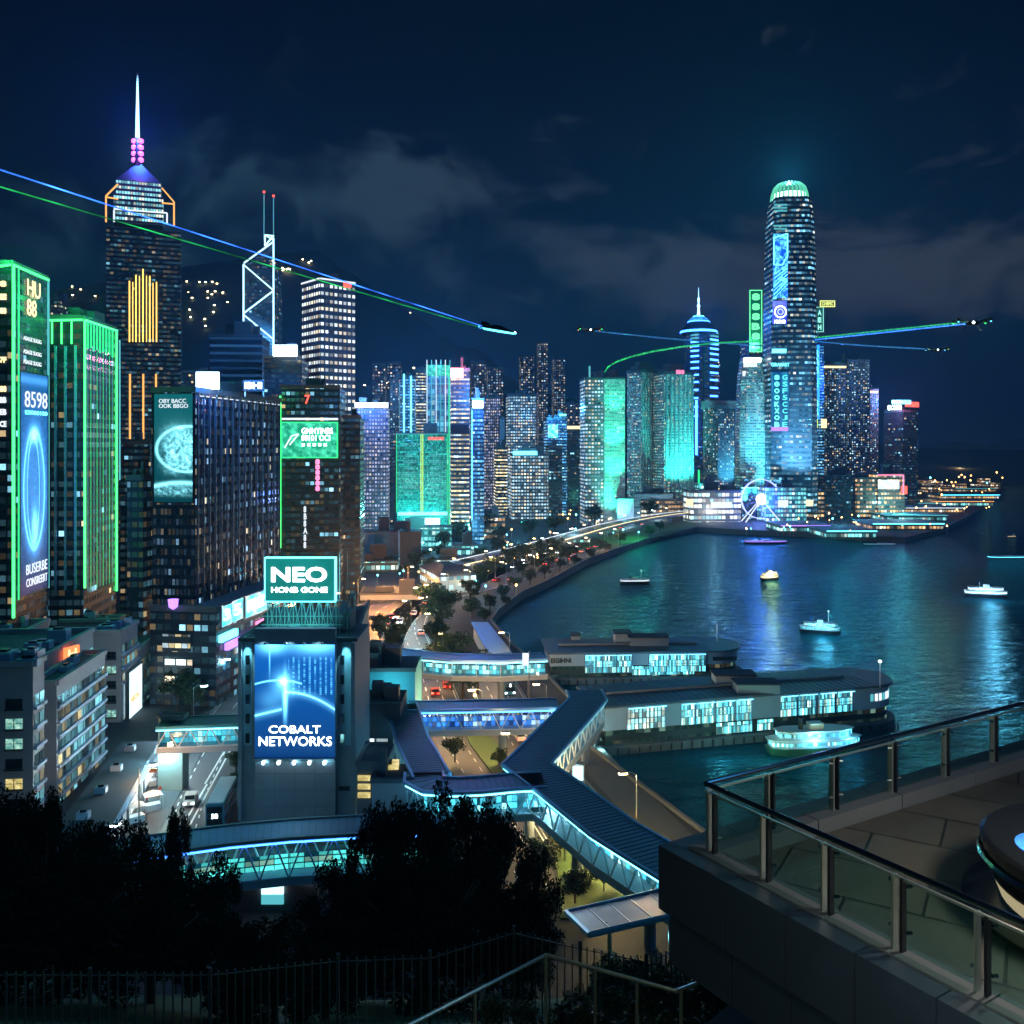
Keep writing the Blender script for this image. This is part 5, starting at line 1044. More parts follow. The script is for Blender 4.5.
WS = facade('pier_slot', (.2, .25, .3), (.1, .2, .25), .8, 1.1, .7, .9, (.4, .95, .95), (.9, 1, .8), 1.5, k=.9, grp=.1, dim=.4)
p2 = pier('ferry_pier', 'front pier building with rounded end and tall glazed waiting hall', 604, 903, 754, 727, 9.0, 14, [(627, 665, WS), (681, 694, M_pier), (696, 713, M_pier), (716, 733, M_pier), (736, 751, M_pier), (780, 796, M_pier), (798, 815, M_pier), (818, 834, M_pier), (836, 852, M_pier)], [(738, 780, 685, 703, 183), (716, 756, 676, 688, 190)])
p1 = pier('ferry_pier', 'rear pier building with long glazed front and dark flat roof', 550, 745, 684, 681, 7.5, 15, [(585, 602, M_pier), (603, 616, M_pier), (617, 631, M_pier), (649, 668, M_pier), (669, 686, M_pier), (687, 705, M_pier)], [(615, 631, 634, 650, 236), (630, 651, 638, 650, 233), (651, 669, 638, 650, 233), (572, 580, 641, 648, 240)], g0=2.7)
f = p1[1]; f.text('EIGIHNI', 551, 571, 658, 663, M_dark, p1[0], out=.1)
for r_, f, x0, x1, y0, y1 in ((p1[0], p1[1], 632, 694, 666, 678), (p2[0], p2[1], 716, 752, 731, 738), (p2[0], p2[1], 757, 773, 717, 738)):
    a0, a1 = f.sx(x0), f.sx(x1); f.slab(MB(), a0, a1, 1.9, 4.1, .0, .1).build('shop_front', M_pier, r_)
for f, r_, x0, x1, H in ((p2[1], p2[0], 870, 893, 9), ): 
    a0, a1 = f.sx(x0), f.sx(x1)
ctr = p2[2] + p2[3] * (p2[5] - 7) - p2[4] * 7
for i in range(12):
    t_ = math.atan2(p2[4].y, p2[4].x) + R(-5 + i * 9); p = ctr + Vector((math.cos(t_), math.sin(t_), 0)) * 7.02; M = Matrix.Translation((p.x, p.y, 6.0)) @ Matrix.Rotation(t_ + R(90), 4, 'Z')
    MB().boxm(M, .7, .1, 1.5).build('window', E['whitesoft'] if i % 3 else E['softcyan'], p2[0])
for i in range(10): f = p1[1]; a0 = f.sx(713 + i * 2.4); f.slab(MB(), a0, a0 + .5, 5.3, 6.3, .02, .1).build('window', WG, p1[0])
p = P(880, 688, 188); mast = thing('pier_mast', 'tall white mast with a lamp on the front pier roof', 'mast', (p.x, 188, 9.4)); MB().bar((p.x, 188, 9.4), (p.x, 188, 14.5), .12, 6).build('pole', M_white, mast); MB().lathe([(0, 0), (.4, .3), (0, .6)], 8, Matrix.Translation((p.x, 188, 14.5))).build('lamp', E['coollamp'], mast)
p = P(717, 640, 238); mast = thing('flag_pole', 'bare flag pole on the rear pier roof', 'mast', (p.x, 238, 7.4)); MB().bar((p.x, 238, 7.4), (p.x, 238, 12.5), .1, 6).build('pole', M_white, mast); MB().lathe([(0, 0), (.2, .15), (0, .3)], 8, Matrix.Translation((p.x, 238, 12.5))).build('finial', M_white, mast)
for x, y, c__, e_ in ((722, 742, (.2, .9, .9), 900), (765, 742, (.3, 1, .7), 700), (815, 738, (.15, .75, 1), 900), (850, 736, (.15, .7, 1), 600), (600, 745, (.4, 1, .9), 500), (665, 677, (.2, .8, 1), 1100), (600, 678, (.2, .8, 1), 500)):
    g = G(x, y, 3.4); lamp_light((g.x, g.y - 1.5, 3.6), c__, e_, .35, name='pier_lamp', parent=p2[0] if y > 700 else p1[0])
# moored ferry and boats
def boat(name, label, x, y, Lpx, yaw, decks, hullm, strip_m, H=1.0, mast=True, funnel=True, top=M_wallb, cat='boat', beam=.24):
    g = G(x, y, 0); L = Lpx / FP * g.y / max(.35, abs(math.cos(R(yaw)))); Bm = L * beam; r_ = thing(name, label, cat, (g.x, g.y, 0)); cs, sn = math.cos(R(yaw)), math.sin(R(yaw))
    def pl(sc, sw, tip=.5):
        o = []
        for u, v in ((-1, -.55), (-.7, -1), (.55, -1), (.85, -.55), (1, 0), (.85, .55), (.55, 1), (-.7, 1), (-1, .55)):
            a, c = u * L / 2 * sc, v * Bm / 2 * sw; o.append((g.x + a * cs - c * sn, g.y + a * sn + c * cs))
        return o
    h = L * .055 * H
    MB().prism(pl(.92, .8), -.5, h, 0, 0, topbase=pl(1, 1)).build('hull', hullm, r_); z = h
    for i in range(decks):
        s_ = .93 - i * .16; MB().prism(pl(s_, .92 - i * .1), z, z + h * .95, 0, 0).build('deckhouse', top, r_)
        MB().prism(pl(s_ + .004, .93 - i * .1), z + h * .3, z + h * .72, 0, None, bot=False).build('window_band', strip_m, r_)
        MB().prism(pl(s_ + .05, .99 - i * .08), z + h * .95, z + h * 1.1, 0, 0).build('deck', M_white, r_); z += h * 1.1
    M = Matrix.Translation((g.x, g.y, z)) @ Matrix.Rotation(R(yaw), 4, 'Z'); MB().boxm(M, L * .14, Bm * .4, h * .8).build('wheelhouse', M_white, r_)
    if funnel: MB().lathe([(Bm * .1, 0), (Bm * .09, h * 1.5)], 10, M @ Matrix.Translation((-L * .15, 0, 0))).build('funnel', M_dark, r_)
    if mast: MB().bar(M @ Vector((L * .2, 0, 0)), M @ Vector((L * .2, 0, h * 3.4)), L * .006, 5).build('mast', M_white, r_); MB().lathe([(0, 0), (L * .012, L * .012), (0, L * .024)], 6, M @ Matrix.Translation((L * .2, 0, h * 3.4))).build('mast_light', E['coollamp'], r_)
    return r_, g
boat('ferry', 'moored double decked ferry with cyan lit upper deck beside the front pier', 815, 752, 100, 7, 2, pbr('green_hull', (.02, .10, .06), .5), M_pier, H=1.35, mast=False)
boat('ferry', 'white ferry with cyan lit decks and tall mast out in the harbour', 820, 633, 38, -18, 2, M_dark, M_pier, H=1.5)
boat('ferry', 'ferry glowing blue white near the right side of the harbour', 986, 597, 40, -14, 2, M_dark, emit('ferry_white', (.6, .85, 1), 1.8), H=1.4, mast=False)
boat('ferry', 'small ferry with yellow lit decks below the observation wheel', 770, 580, 20, 25, 2, M_dark, E['amber'], H=2, mast=False, beam=.34)
boat('tugboat', 'dark low tugboat with a few white lamps in the inner harbour', 635, 584, 31, 3, 1, M_dark, E['whitesoft'], H=1.4, top=M_dark)
boat('launch', 'tiny white launch far out at the right', 1012, 537, 9, 10, 1, M_dark, E['amber'])
boat('barge', 'dark moored barge in front of the wheel quay', 766, 543, 44, 2, 1, M_dark, E['purple'], H=.5, mast=False)
boat('barge', 'dark moored ferry at the eastern quay with cyan lamps', 880, 545, 34, 4, 1, M_dark, E['softcyan'], H=.35, mast=False)
boat('speedboat', 'low speedboat at the right edge with a continuous cyan light line', 1010, 558, 46, 3, 1, M_dark, E['cyan'], H=.35, mast=False, funnel=False)
for x, y, e_, c__ in ((820, 636, 4000, (.3, .85, 1)), (986, 599, 4500, (.4, .8, 1)), (770, 580, 3500, (1, .75, .3)), (815, 758, 350, (.8, 1, .4))):
    g = G(x, y, 0); lamp_light((g.x, g.y - 4, 4), c__, e_, .8, name='boat_lamp')
#PART5

# dark roofed row of shops between the offices and the left street
sr = thing('shop_row', 'long low row of bright shops with a dark roof beside the left street', 'shops', tuple(G(110, 800, 3)))
q_ = [G(x, y, 8) for x, y in ((24, 868), (92, 862), (158, 742), (122, 742))]; MB().prism([(p.x, p.y) for p in q_], 7.6, 8.1, 0, 0).build('roof', M_roof, sr)
c = sum(q_, Vector()) / 4; MB().prism([(c.x + (p.x - c.x) * .9, c.y + (p.y - c.y) * .98) for p in q_], 3, 7.58, 0, 0).build('wall', M_shop, sr)
k = MB(); k.bar(q_[1] + Vector((.1, 0, -.1)), q_[2] + Vector((.1, 0, -.1)), .22); k.build('fascia', M_wallb, sr)
for i in range(5): p = q_[0].lerp(q_[3], .1 + i * .2).lerp(q_[1].lerp(q_[2], .1 + i * .2), .4); roofbox(Vector((p.x, p.y, 8.1)), 1.6, 1.2, .9, 'grey plant box on the dark shop row roof')
# ------------------------------------------------------------------ observation wheel
d = 668; c = P(761, 499, d); Rw = 19.5 / FP * d; Rz = 21 / FP * d
wh = thing('observation_wheel', 'white and violet lit observation wheel on the waterfront with a glowing hub', 'ferris wheel', (c.x, d, 3))
k = MB(); n = 40
for dy in (-1.2, 1.2): k.tube([Vector((c.x + Rw * math.cos(2 * math.pi * i / n), d + dy, c.z + Rw * math.sin(2 * math.pi * i / n))) for i in range(n + 1)], .35, 4)
k.build('rim', emit('glow_rim', (.28, .34, 1), 2.6), wh)
k = MB()
for i in range(16): a = 2 * math.pi * i / 16; k.bar(c, (c.x + Rw * math.cos(a), d, c.z + Rw * math.sin(a)), .12, 3)
k.build('spokes', emit('glow_spoke', (.06, .08, .9), 1.3), wh)
MB().lathe([(0, -.8), (4.0, -.3), (4.0, .3), (0, .8)], 16, Matrix.Translation((c.x, d - 1.5, c.z)) @ Matrix.Rotation(R(90), 4, 'X')).build('hub', emit('glow_hub', (.75, .9, 1), 9), wh)
for sx in (-1, 1):
    for dy in (-3, 3): MB().bar((c.x + sx * 13, d + dy * 2, 3), (c.x, d + dy * .5, c.z), .45, 5).build('leg', E['whitesoft'], wh)
for i in range(20):
    a = 2 * math.pi * (i + .5) / 20; MB().lathe([(0, -.8), (.8, -.4), (.8, .4), (0, .8)], 8, Matrix.Translation((c.x + (Rw + .9) * math.cos(a), d, c.z + (Rw + .9) * math.sin(a)))).build('cabin', M_white, wh)
lamp_light((c.x, d - 8, c.z), (.08, .2, 1), 60000, 3, name='hub_light', parent=wh)

# ------------------------------------------------------------------ waterfront buildings of the middle distance
LOW = [
 ('dark theatre like block with a pale tower end above the roads', 345, 347, 420, 532, 560, 395, 'concrete', 5), ('dark side wing of the theatre block', 398, 400, 421, 533, 566, 390, 'dark_concrete', 5),
 ('white cube shaped hall on the waterfront', 616, 617.5, 634, 499, 517, 640, 'wcube', 5), ('long low white exhibition hall beside the white cube', 633, 635, 673, 494, 513, 650, 'whall', 5),
 ('podium with white lit frontage below the ribbed pair', 689, 690, 741, 491, 509, 665, 'lowlit', 5), ('low frontage left of the wheel', 741, 742, 757, 488, 512, 690, 'fa_dark', 5),
 ('low frontage right of the wheel with square cyan windows', 765, 766, 806, 488, 506, 665, 'lowcy', 5), ('low dark podium under the dark twin slabs', 824, 825, 868, 476, 503, 700, 'fa_dark', 5),
 ('brown low block left of the bright display', 856, 857, 878, 478, 500, 690, 'lowwarm', 5), ('mall block carrying the bright white display near the end tower', 876, 878, 905, 474, 496, 700, 'lowwarm', 5),
 ('lit low block under the brown banded slab', 478, 482, 505, 518, 540, 520, 'lowwarm', 5), ('teal lit forecourt hall below the twin panels', 394, 396, 452, 528, 548, 415, 'lowcy', 5),
 ('small light grey block with a single cyan window bay', 523, 524.5, 549.5, 477, 512, 410, 'wcube', 5), ('low lit kiosk row beside the theatre block', 345, 346, 398, 562, 572, 380, 'lowcy', 5),
 ('long white walled road building with teal front', 358, 360, 420, 595, 606, 330, 'whall', 5), ('blue tinted low hall right of the road building', 420, 421, 470, 560, 574, 385, 'lowcy', 5),
 ('low green lit shops by the trees', 452, 453, 478, 546, 556, 455, 'lowcy', 5), ('small glowing market hall near the inner shore', 560, 561, 590, 540, 545, 520, 'lowcy', 5),
 ('broad podium at the foot of the domed tower', 640, 641, 690, 500, 512, 690, 'lowwarm', 5), ('small tower base block between the podiums', 700, 701, 712, 484, 508, 690, 'lowcy', 5),
 ('stepped rust roofed block behind the wheel quay', 808, 809, 826, 492, 512, 660, 'lowwarm', 5),
]
facade('lowcy', (.12, .2, .22), (.04, .1, .12), 2.2, 3.2, .8, .6, (.25, .9, .9), (.8, 1, .9), 2.0, k=2.2, grp=.4, dim=.12, sample=False)
facade('lowwarm', (.12, .10, .09), (.04, .04, .05), 2.4, 3.4, .75, .5, (1, .55, .22), (1, .9, .7), 2.2, k=2.6, grp=.4, dim=.1, sample=False)
facade('lowlit', (.2, .2, .2), (.1, .1, .1), 3.0, 4.2, .85, .6, (.95, .95, .85), (.5, .9, 1), 2.0, k=1.5, grp=.3, dim=.1, sample=False)
facade('whall', (.42, .48, .55), (.1, .16, .2), 30, 4.6, .97, .3, (.1, .3, .4), (.1, .35, .4), .4, k=1, grp=0, dim=.2)
MATS['wcube'] = pbr('pale_panel', (.55, .62, .70), .6, var=.1)
for lab, xl, xm, xr, y0, y1, d, mt, ph in LOW:
    d = max(d, min(700, 51300 / (y1 - HY))) if 'front' not in lab else d
    b = tower('low_building', lab, xl, xm, xr, y0, d, MATS[mt], ph, plant=2, cap=.6, t1=18)
    if 'single cyan' in lab: panel(b, b.FR, 537, 546.5, 483, 508, facade('bay', (.1, .3, .35), (.1, .3, .35), 6, 1.4, .95, .7, (.1, .8, .9), (.4, 1, 1), 1.3, k=.8, grp=.1, dim=.2), 'window')
    if 'bright white display' in lab: panel(b, b.FR, 878, 899, 480, 489, S_soft, 'display'); strip(b, b.FR, 877, 475, 903, 475, E['pink'], .5, out=.6); strip(b, b.FR, 903, 475, 903, 494, E['pink'], .5, out=.6); panel(b, b.FR, 901, 907, 486, 494, E['red'], 'lit_sign')
    if 'pale tower end' in lab: panel(b, b.FR, 364, 374, 533, 562, M_wallb, 'pale_shaft', out=(.1, 1)); panel(b, b.FR, 398, 420, 530, 556, M_wallb, 'pale_side', out=(.1, .8)); strip(b, b.FR, 346, 532, 364, 532, E['softcyan'], .5)
    if 'white lit frontage' in lab: panel(b, b.FR, 711, 732, 502, 508, E['whitesoft'], 'shop_front'); panel(b, b.FR, 686, 693, 499, 506, E['amber'], 'shop_front'); lamp_light(b.FR.pt(b.t2 * .4, 12, 8), (.9, .95, 1), 5000, 1, parent=b.root, name='frontage_light')
    if 'cube shaped' in lab or 'exhibition' in lab: lamp_light(b.FR.pt(b.t2 * .5, 9, 12), (.5, .8, 1), 4000, 1, parent=b.root, name='frontage_light')
    if 'right of the wheel' in lab: panel(b, b.FR, 778, 788, 500, 507, E['whitesoft'], 'shop_front'); panel(b, b.FR, 806, 813, 500, 506, E['amber'], 'shop_front')
    if 'forecourt' in lab: lamp_light(b.FR.pt(b.t2 * .5, 26, 8), (.1, 1, .9), 22000, 1, parent=b.root, name='forecourt_light')
# elevated highway; glowing parapet strips stand in for traffic light trails
hw = [(452, 566), (500, 555), (540, 545), (575, 535), (610, 525), (650, 517), (700, 511), (745, 509.5)]
pts = [G(x, y, 9) for x, y in hw]
c2, n2 = road(None, 11, 'elevated_road', pts=pts, line=False, dz=0)
hv = thing('viaduct', 'curving elevated road with traffic light trails as strips along both parapets', 'viaduct', tuple(pts[0]))
for sd_ in (-1, 1):
    k, k2 = MB(), MB()
    for i in range(len(c2) - 1): a, b2_ = c2[i] + n2[i] * sd_ * 5.6, c2[i + 1] + n2[i + 1] * sd_ * 5.6; k.bar(a + Vector((0, 0, -.4)), b2_ + Vector((0, 0, -.4)), .7); k2.bar(a + Vector((0, 0, .75)), b2_ + Vector((0, 0, .75)), .22)
    k.build('parapet', M_conc, hv); k2.build('traffic_trail', E['whitesoft'] if sd_ < 0 else E['amber'], hv)
for i in range(3, len(c2) - 1, 5): p = c2[i]; MB().lathe([(1, 3), (1, 8)], 8, Matrix.Translation((p.x, p.y, 0))).build('pier_column', M_conc, hv)

# ------------------------------------------------------------------ eastern piers, far right
rr = random.Random(11)
E_ = [(872, 930, 470, 500), (930, 985, 463, 492)]
cnt = 0
for i, (x0, x1, y, dd, c__) in enumerate(((826, 872, 536, 585, 'cyan'), (872, 938, 528, 610, 'cyan'), (884, 941, 519, 650, 'softcyan'), (905, 958, 511, 690, 'whitesoft'), (930, 985, 504, 730, 'amber'), (942, 990, 497, 800, 'cyan'), (780, 826, 530, 600, 'purple'), (955, 985, 490, 900, 'softcyan'), (880, 935, 506, 740, 'softcyan'))):
    a, c = G(x0, y + 2, 3), G(x1, y + 1, 3); h = 7
    r_ = thing('pier_shed', ('cyan edged ', 'broad teal roofed ', 'dim teal ', 'pale lit ', 'amber lit ', 'far cyan ', 'violet edged ', 'farthest amber ', 'mid row teal ')[i] + 'low pier shed at the eastern waterfront', 'pier shed', (a.x, a.y, 3))
    MB().box(a.x, c.x, a.y, a.y + 32, 3, h).build('wall', MATS['lowwarm'] if i % 2 else MATS['lowcy'], r_); MB().box(a.x - 1, c.x + 1, a.y - 1.5, a.y + 33, h, h + .6).build('roof', pbr('teal_shed_roof', (.05, .25, .3), .6), r_)
    MB().bar((a.x, a.y - 1.7, h + .3), (c.x, a.y - 1.7, h + .3), .4).build('eave_light', E[c__] if c__ != 'amber' else E['orange'], r_); cnt += 1
for i in range(34):
    x = rr.uniform(880, 985); y = rr.uniform(476, 500) - (x - 900) * .12; dd = 51300 / (y - HY) if y > 470 else 2000
    g = G(x, max(y, 466), 3); w = rr.uniform(8, 22); h = rr.uniform(3, 11)
    r_ = thing('quayside_building', 'small low lit building in the cluster at the eastern point', 'building', (g.x, g.y, 3), 'small lit buildings at the eastern point')
    MB().prism([(g.x, g.y), (g.x + w, g.y), (g.x + w, g.y + 14), (g.x, g.y + 14)], 3, 3 + h, 0, 1).build('wall', [MATS['lowwarm'], M_roof], r_)

# ------------------------------------------------------------------ lamps
def lampproto(glow, hgt=9.0, nm='street_lamp'):
    r_ = thing(nm, 'street lamp', 'street lamp', (0, 0, 0))
    MB().bar((0, 0, 0), (0, 0, hgt), .12, 6, r2=.07).build('pole', M_steel, r_); k = MB(); k.tube([Vector((0, 0, hgt - .1)), Vector((.8, 0, hgt + .35)), Vector((1.9, 0, hgt + .4))], .06, 5); k.build('arm', M_steel, r_)
    k = MB(); k.box(1.5, 2.6, -.2, .2, hgt + .34, hgt + .5); h = k.build('lamp_head', M_dark, r_); k = MB(); k.box(1.45, 2.65, -.25, .25, hgt + .16, hgt + .33); k.build('lamp_glass', glow, r_)
    return r_
LW, LC = lampproto(emit('glow_lampwarm', (1, .62, .25), 26)), lampproto(emit('glow_lampcool', (.7, .95, 1), 22))
LW['label'] = 'warm street lamp at the edge of the waterfront road'; LC['label'] = 'cool white street lamp by the waterfront road'
LWK, LCK = list(LW.children), list(LC.children)
lamps_n = 0; used = set()
def place_lamp(p, rz, warm, light=True, e=330):
    global lamps_n
    src = LW if warm else LC
    if src.name not in used: used.add(src.name); src.location = p; src.rotation_euler = (0, 0, rz); r_ = src; src['group'] = 'warm street lamps' if warm else 'cool street lamps'
    else: r_ = dup(src, p, rz, group='warm street lamps' if warm else 'cool street lamps', tree=LWK if warm else LCK)
    if light:
        far = 2.2 * min(1.6, max(1, p[1] / 260)); lamp_light(Vector((p[0] + 2 * math.cos(rz), p[1] + 2 * math.sin(rz), p[2] + 8.6)), (1, .60, .25) if warm else (.28, .8, 1), e * far, .25, name='street_light')
    lamps_n += 1
def along(rk, side, step, start, end, warm, e=330, off=None, wid=None):
    c, nrm = ROADS[rk]; acc = start; tot = 0
    for i in range(len(c) - 1):
        a, b2_ = c[i], c[i + 1]; L = (b2_ - a).length
        while tot + L > acc and acc < end:
            p = a.lerp(b2_, (acc - tot) / L) + nrm[i] * side * (wid or 8); place_lamp(Vector((p.x, p.y, 3.1)), math.atan2(-nrm[i].y * side, -nrm[i].x * side), warm if isinstance(warm, bool) else rr.random() < warm, e=e); acc += step
        tot += L
along('mid', 1, 27, 10, 620, .5, 230, wid=7.2); along('warm', 1, 25, 12, 150, True, 600, wid=6.3); along('left', -1, 22, 8, 120, False, 420, wid=8.2)
along('orange', 1, 26, 5, 330, True, 900, wid=13.6); along('orange', -1, 30, 15, 330, True, 700, wid=13.6)
for x, y, wm in ((668, 834, True),): pass
# small lamps and lit spots over the middle ground: park lamps
pk = thing('park_lamp', 'small globe lamp among the trees and roads of the waterfront', 'lamp', (0, 0, 0), 'park lamps of the waterfront')
MB().bar((0, 0, 0), (0, 0, 3.6), .09, 5).build('pole', M_steel, pk); MB().lathe([(0, 3.6), (.32, 3.8), (.38, 4.1), (.2, 4.4), (0, 4.5)], 8).build('globe', emit('glow_globewarm', (1, .5, .14), 9), pk)
pc = thing('park_lamp', 'small cool globe lamp dotted over the waterfront', 'lamp', (0, 0, 0), 'cool park lamps of the waterfront')
MB().bar((0, 0, 0), (0, 0, 3.6), .09, 5).build('pole', M_steel, pc); MB().lathe([(0, 3.6), (.32, 3.8), (.38, 4.1), (.2, 4.4), (0, 4.5)], 8).build('globe', emit('glow_globecool', (.15, .8, 1), 8), pc)
regs = [(350, 470, 548, 600, 44, .4), (450, 560, 525, 568, 52, .6), (560, 640, 512, 530, 20, .8), (640, 770, 506, 520, 60, .85), (590, 640, 506, 520, 30, .85), (770, 880, 503, 530, 60, .8), (880, 990, 486, 518, 60, .85), (900, 1003, 466, 488, 46, .95), (470, 520, 565, 600, 12, .4), (560, 640, 535, 545, 10, .2), (735, 800, 533, 537, 14, .5), (560, 650, 830, 880, 4, 1), (440, 500, 690, 735, 5, .9), (820, 960, 530, 538, 14, .8)]
first = [True, True]
for x0, x1, y0, y1, n_, wp in regs:
    for i in range(int(n_ * .62)):
        x, y = rr.uniform(x0, x1), rr.uniform(y0, y1)
        g = G(x, y, 3); wm = rr.random() < wp; src = pk if wm else pc; sc = max(1, g.y / 430) * rr.uniform(.55, 1.15)
        if first[wm]: first[wm] = False; src.location = g; src.scale = (sc, sc, sc)
        else: dup(src, g, 0, scale=sc)
for x, y, e_, c__ in ((470, 545, 9000, (.2, .9, 1)), (520, 540, 8000, (.1, .7, 1)), (425, 560, 5000, (.3, .9, 1)), (600, 520, 9000, (.1, 1, .6)), (680, 516, 14000, (.1, .8, .9)), (760, 522, 20000, (.2, .25, 1)), (840, 525, 14000, (.1, .8, .9)),
                      (900, 520, 26000, (.2, .9, .9)), (930, 500, 13000, (1, .7, .35)), (960, 478, 18000, (1, .65, .3)), (640, 540, 12000, (.05, 1, .45)), (575, 545, 5000, (.1, .7, 1)), (400, 592, 24000, (1, .33, .07)), (380, 612, 34000, (1, .33, .07)), (410, 628, 7000, (.1, .8, 1)), (470, 600, 2500, (.2, .8, 1)), (378, 632, 6000, (1, .4, .12)),
                      (575, 750, 2600, (.6, 1, .9)), (166, 792, 5000, (.5, .92, 1)), (180, 765, 4500, (.8, .97, 1)), (148, 815, 1500, (1, .5, .2)), (600, 872, 7000, (1, .75, .3)), (560, 845, 5500, (1, .75, .3)), (640, 893, 900, (1, .8, .4)), (272, 905, 500, (.3, .95, 1)), (205, 700, 5000, (.35, .6, 1)), (230, 690, 4500, (.5, .35, 1)), (510, 760, 7000, (1, .6, .25)), (430, 690, 6000, (1, .6, .25)), (500, 690, 5000, (1, .75, .45)), (450, 742, 4500, (1, .62, .28)), (415, 640, 1500, (.4, .95, 1)), (500, 600, 2500, (.05, .6, 1))):
    g = G(x, y, 3); lamp_light((g.x, g.y, 8 + g.y * .01), c__, e_, .5, name='fill_lamp')  # bare point lamps added to brighten roads, quays and water

# ------------------------------------------------------------------ traffic
def carproto(col, nm='car', bodyn='car_paint'):
    r_ = thing(nm, 'car', 'car', (0, 0, 0)); pm = pbr(bodyn, col, .3, .2, var=.05)
    k = MB(); prof = [(-2.2, .35), (2.2, .35), (2.2, .75), (1.3, .92), (.6, 1.42), (-1.2, 1.45), (-1.8, .98), (-2.2, .9)]
    w = .88
    for s_ in (1, -1): k.face([(s_ * w, y, z) for y, z in (prof if s_ > 0 else prof[::-1])])
    for (y0, z0), (y1, z1) in zip(prof, prof[1:] + prof[:1]): k.face([(w, y0, z0), (-w, y0, z0), (-w, y1, z1), (w, y1, z1)])
    k.build('body', pm, r_)
    k = MB()
    k.face([(-.75, 1.26, .97), (.75, 1.26, .97), (.7, .66, 1.38), (-.7, .66, 1.38)]); k.face([(.75, -1.78, 1.03), (-.75, -1.78, 1.03), (-.7, -1.25, 1.4), (.7, -1.25, 1.4)])
    for v in range(len(k.v)): k.v[v] += Vector((0, .02 if k.v[v].y > 0 else -.02, .015))
    for s_ in (1, -1): k.face([(s_ * .89, y, z) for y, z in ((1.05, .97), (.55, 1.36), (-1.15, 1.38), (-1.6, 1.0))])
    k.build('window', WG, r_)
    for x in (-.8, .8):
        for y in (-1.35, 1.35): MB().lathe([(0, -.12), (.33, -.12), (.33, .12), (0, .12)], 12, Matrix.Translation((x, y, .33)) @ Matrix.Rotation(R(90), 4, 'Y')).build('wheel', M_dark, r_)
    for x in (-.6, .6):
        MB().box(x - .18, x + .18, 2.2, 2.24, .6, .74).build('headlight', emit('glow_headlight', (.9, .95, 1), 25), r_); MB().box(x - .2, x + .2, -2.24, -2.2, .68, .82).build('tail_light', emit('glow_taillight', (1, .04, .02), 14), r_)
    return r_
CP = [carproto(c_, 'car', n_) for c_, n_ in (((.5, .5, .52), 'silver_paint'), ((.03, .03, .04), 'black_paint'), ((.45, .03, .02), 'red_paint'), ((.6, .6, .58), 'white_car_paint'))]; CT = [list(c.children) for c in CP]; cused = set()
names = ('silver', 'black', 'red', 'white')
def place_car(p, rz, i, where, sc=1.0):
    lab = names[i] + ' car ' + where; g_ = 'cars ' + where
    if i not in cused: cused.add(i); r_ = CP[i]; r_.location = p; r_.rotation_euler = (0, 0, rz); r_['label'] = lab; r_['group'] = g_
    else: r_ = dup(CP[i], p, rz, lab, None, g_, CT[i])
    return r_
def traffic(rk, offs, n_, s0, s1, where):
    c, nrm = ROADS[rk]; cum = [0]
    for a, b2_ in zip(c, c[1:]): cum.append(cum[-1] + (b2_ - a).length)
    taken = []
    for _ in range(n_ * 8):
        if len(taken) >= n_: break
        s_ = rr.uniform(s0, min(s1, cum[-1] - 2)); o = rr.choice(offs)
        if any(abs(s_ - t_) < 7.5 and o == oo for t_, oo in taken): continue
        taken.append((s_, o)); i = next(j for j in range(len(cum) - 1) if cum[j + 1] >= s_); a, b2_ = c[i], c[i + 1]; p = a.lerp(b2_, (s_ - cum[i]) / (cum[i + 1] - cum[i])) + nrm[i] * o
        t_ = (b2_ - a).normalized(); ang = math.atan2(t_.y, t_.x) - math.pi / 2 + (math.pi if o < 0 else 0); place_car(Vector((p.x, p.y, 3.02)), ang, rr.randrange(4), where)
k = MB()
for o in (0, 2.2):
    for (xa, ya), (xb, yb) in (((237, 738), (212, 784)), ((212, 784), (186, 832))):
        a, c = G(xa - o * 2.2, ya), G(xb - o * 3.2, yb); z_ = Vector((0, 0, .012)); s_ = Vector((.16, 0, 0)); k.face([a - s_ + z_, c - s_ + z_, c + s_ + z_, a + s_ + z_])
struct(k.build('road_markings', M_mark))
traffic('mid', (-4.9, -1.7, 1.7, 4.9), 30, 60, 560, 'on the curving waterfront road'); traffic('warm', (-3.6, 0, 3.6), 5, 30, 140, 'on the warm lit road beside the quay')
traffic('orange', (-10, -5, 5, 10), 26, 0, 300, 'on the broad orange lit road'); 
traffic('left', (-5.6, -1.9, 1.9), 7, 30, 170, 'on the left street')
